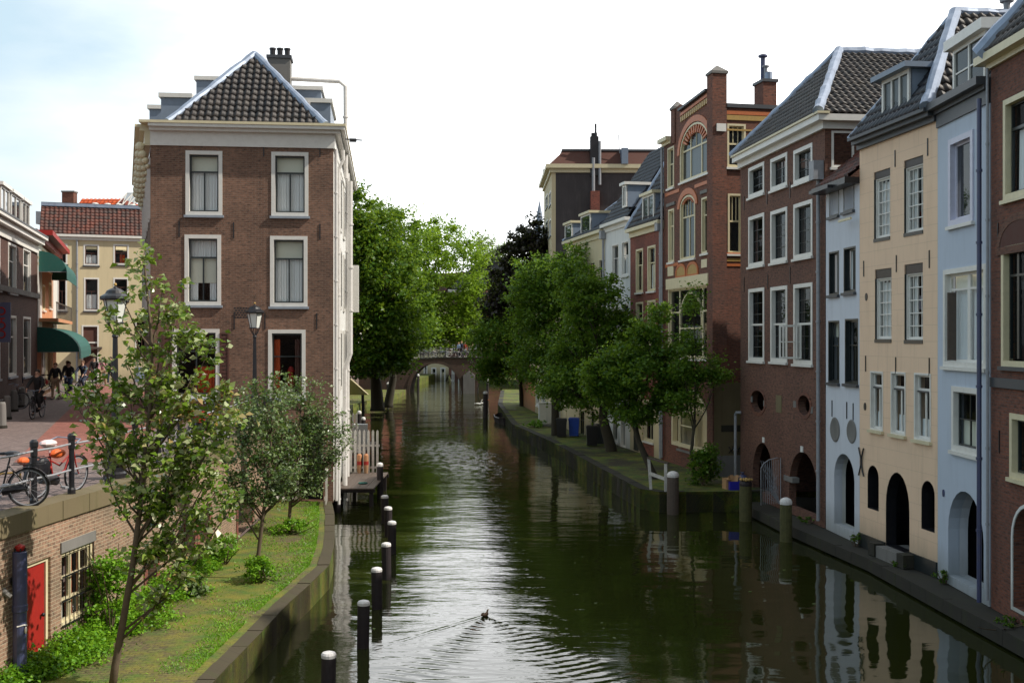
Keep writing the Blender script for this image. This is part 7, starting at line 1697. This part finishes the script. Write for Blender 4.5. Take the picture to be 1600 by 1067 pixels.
    sub('jacket', ['pelvis', 'waist', 'chest', 'neckb', 'shL', 'shR', 'elL', 'elR', 'wrL', 'wrR'], .022, top, skirt if long_coat else None)
    sub('trousers', ['pelvis', 'hpL', 'hpR', 'knL', 'knR', 'anL', 'anR'], .016, legs)
    hm = MB().ball((0, lean+.005, pz+.725), (.098, .108, .1), 12, 8)
    if long_hair: hm.ball((0, lean+.06, pz+.6), (.1, .06, .15), 10, 8)
    hm.build('hair', M[hair], body, smooth=True)
    for sd_ in (-1, 1): MB().ball((sd_*.032, lean-.112, pz+.695), .012, 6, 4).build('eye', M['black'], body)
    for q in 'LR':
        a = N['an'+q]; MB().ball((a[0], a[1]-.07, a[2]-.05), (.05, .14, .045), 8, 6).build('shoe', M['black'], body)
    return body
def street_pt(px, py): Y = (CAMZ-ST)*FPX/(py-HY); return (X(px, Y), Y, ST)
p = street_pt(60, 653); person((p[0], p[1], ST), .1, 'coat_black', 'coat_black', 'hair_dark', 'cyclist in long black coat riding a dark bicycle towards the viewer', 'cycle', long_coat=True)
b = bicycle(frame='black'); b.location = (p[0], p[1]-.1, ST); b.rotation_euler = (0, 0, R(-90)+.1); tag(b, 'dark bicycle ridden by the person in the long black coat', 'bicycle')
p = street_pt(24, 632); person(p, 3.3, 'coat_navy', 'coat_black', 'hair_dark', 'person in dark blue clothes walking away near the left edge', 'walk', long_hair=True)
p = street_pt(87, 624); person(p, 0., 'coat_black', 'tan_cloth', 'hair_brown', 'person in black top and tan trousers walking under the awning', 'walk')
p = street_pt(106, 622); person((p[0], p[1]+.2, ST), .2, 'coat_black', 'jeans', 'hair_dark', 'rider in black jacket and blue jeans astride a bicycle', 'cycle')
b = bicycle(frame='black'); b.location = (p[0], p[1]+.1, ST); b.rotation_euler = (0, 0, R(-90)+.2); tag(b, 'dark bicycle under the rider in blue jeans', 'bicycle')
p = street_pt(102, 618); person((p[0]-.35, p[1]+1.2, ST), .1, 'grey_wool', 'jeans', 'hair_fair', 'person in pale grey sleeves just behind the rider in blue jeans', 'stand')
p = street_pt(131, 618); person((p[0], p[1], ST), -.1, 'coat_navy', 'coat_navy', 'hair_brown', 'person with ruddy face and dark blue clothes on a bicycle beside the awning pole', 'cycle')
b = bicycle(frame='black', light='lead'); b.location = (p[0], p[1]-.1, ST); b.rotation_euler = (0, 0, R(-95)); tag(b, 'dark bicycle under the person in dark blue clothes', 'bicycle')
p = street_pt(147, 603); person(p, .3, 'coat_black', 'coat_black', 'hair_dark', 'person all in black standing at the brown street door', 'stand')
p = street_pt(161, 603); person(p, .1, 'pink_cloth', 'tan_cloth', 'hair_dark', 'person with long dark hair and pink top walking up the street', 'walk', long_hair=True)
p = street_pt(173, 601); person(p, -.2, 'coat_black', 'coat_navy', 'hair_dark', 'person in black with a white bag beside the pink top', 'walk')
for px, top, lg, hr, lab in ((717, 'light_blue', 'coat_navy', 'hair_fair', 'person in pale blue top on the bridge, left of the group'), (721.5, 'coat_navy', 'coat_navy', 'hair_fair', 'taller person in dark blue on the bridge, middle of the group'), (727, 'red_cloth', 'white_cloth', 'hair_brown', 'person in red top on the bridge, right of the pair'), (737, 'tan_cloth', 'jeans', 'hair_fair', 'person in tan top with fair hair alone on the bridge')):
    person((X(px, 130), 130, topz(px)+.1), R(random.uniform(-60, 60)), top, lg, hr, lab, 'stand', 1.72 if px != 721.5 else 1.85)
MB().box(0, 25, 128.5, 133.5, 3.4, 3.5) if False else None
def bird(name, loc, rz, s, body, bill, label, neck=.1, cat='duck', up=0.):
    o = skin(name, [(0, 0, .05, (.1, .075)), (0, .16, .07, (.06, .04)), (0, .26, .11, .015), (0, -.14, .07, (.08, .06)), (0, -.2, .1+neck*.3, .04), (0, -.22, .12+neck, .032), (0, -.25, .15+neck+up, .042), (0, -.29, .15+neck+up, .03)], [(0, 1), (1, 2), (0, 3), (3, 4), (4, 5), (5, 6), (6, 7)], body)
    o.location = loc; o.rotation_euler = (0, 0, rz); o.scale = (s,)*3
    MB().ball((0, -.35, .145+neck+up), (.018, .05, .012), 8, 5).build('bill', M[bill], o)
    for sd_ in (-1, 1): MB().ball((sd_*.085, .05, .085), (.03, .16, .06), 10, 6).build('wing', M[body], o)
    return tag(o, label, cat)
bird('duck', (X(758, 25.6), 25.6, -.01), R(160), .62, 'duck_brown', 'duck_bill', 'brown duck swimming alone and leaving a wake', .03)
bird('swan', (X(747, 106), 106, 0), R(80), 1.5, 'swan_white', 'orange_bag', 'white bird on the water before the bridge pier, left of two', .16, 'waterbird', .02)
bird('swan', (X(755, 107), 107, 0), R(100), 1.4, 'swan_white', 'orange_bag', 'white bird on the water before the bridge pier, right of two', .14, 'waterbird', .02)
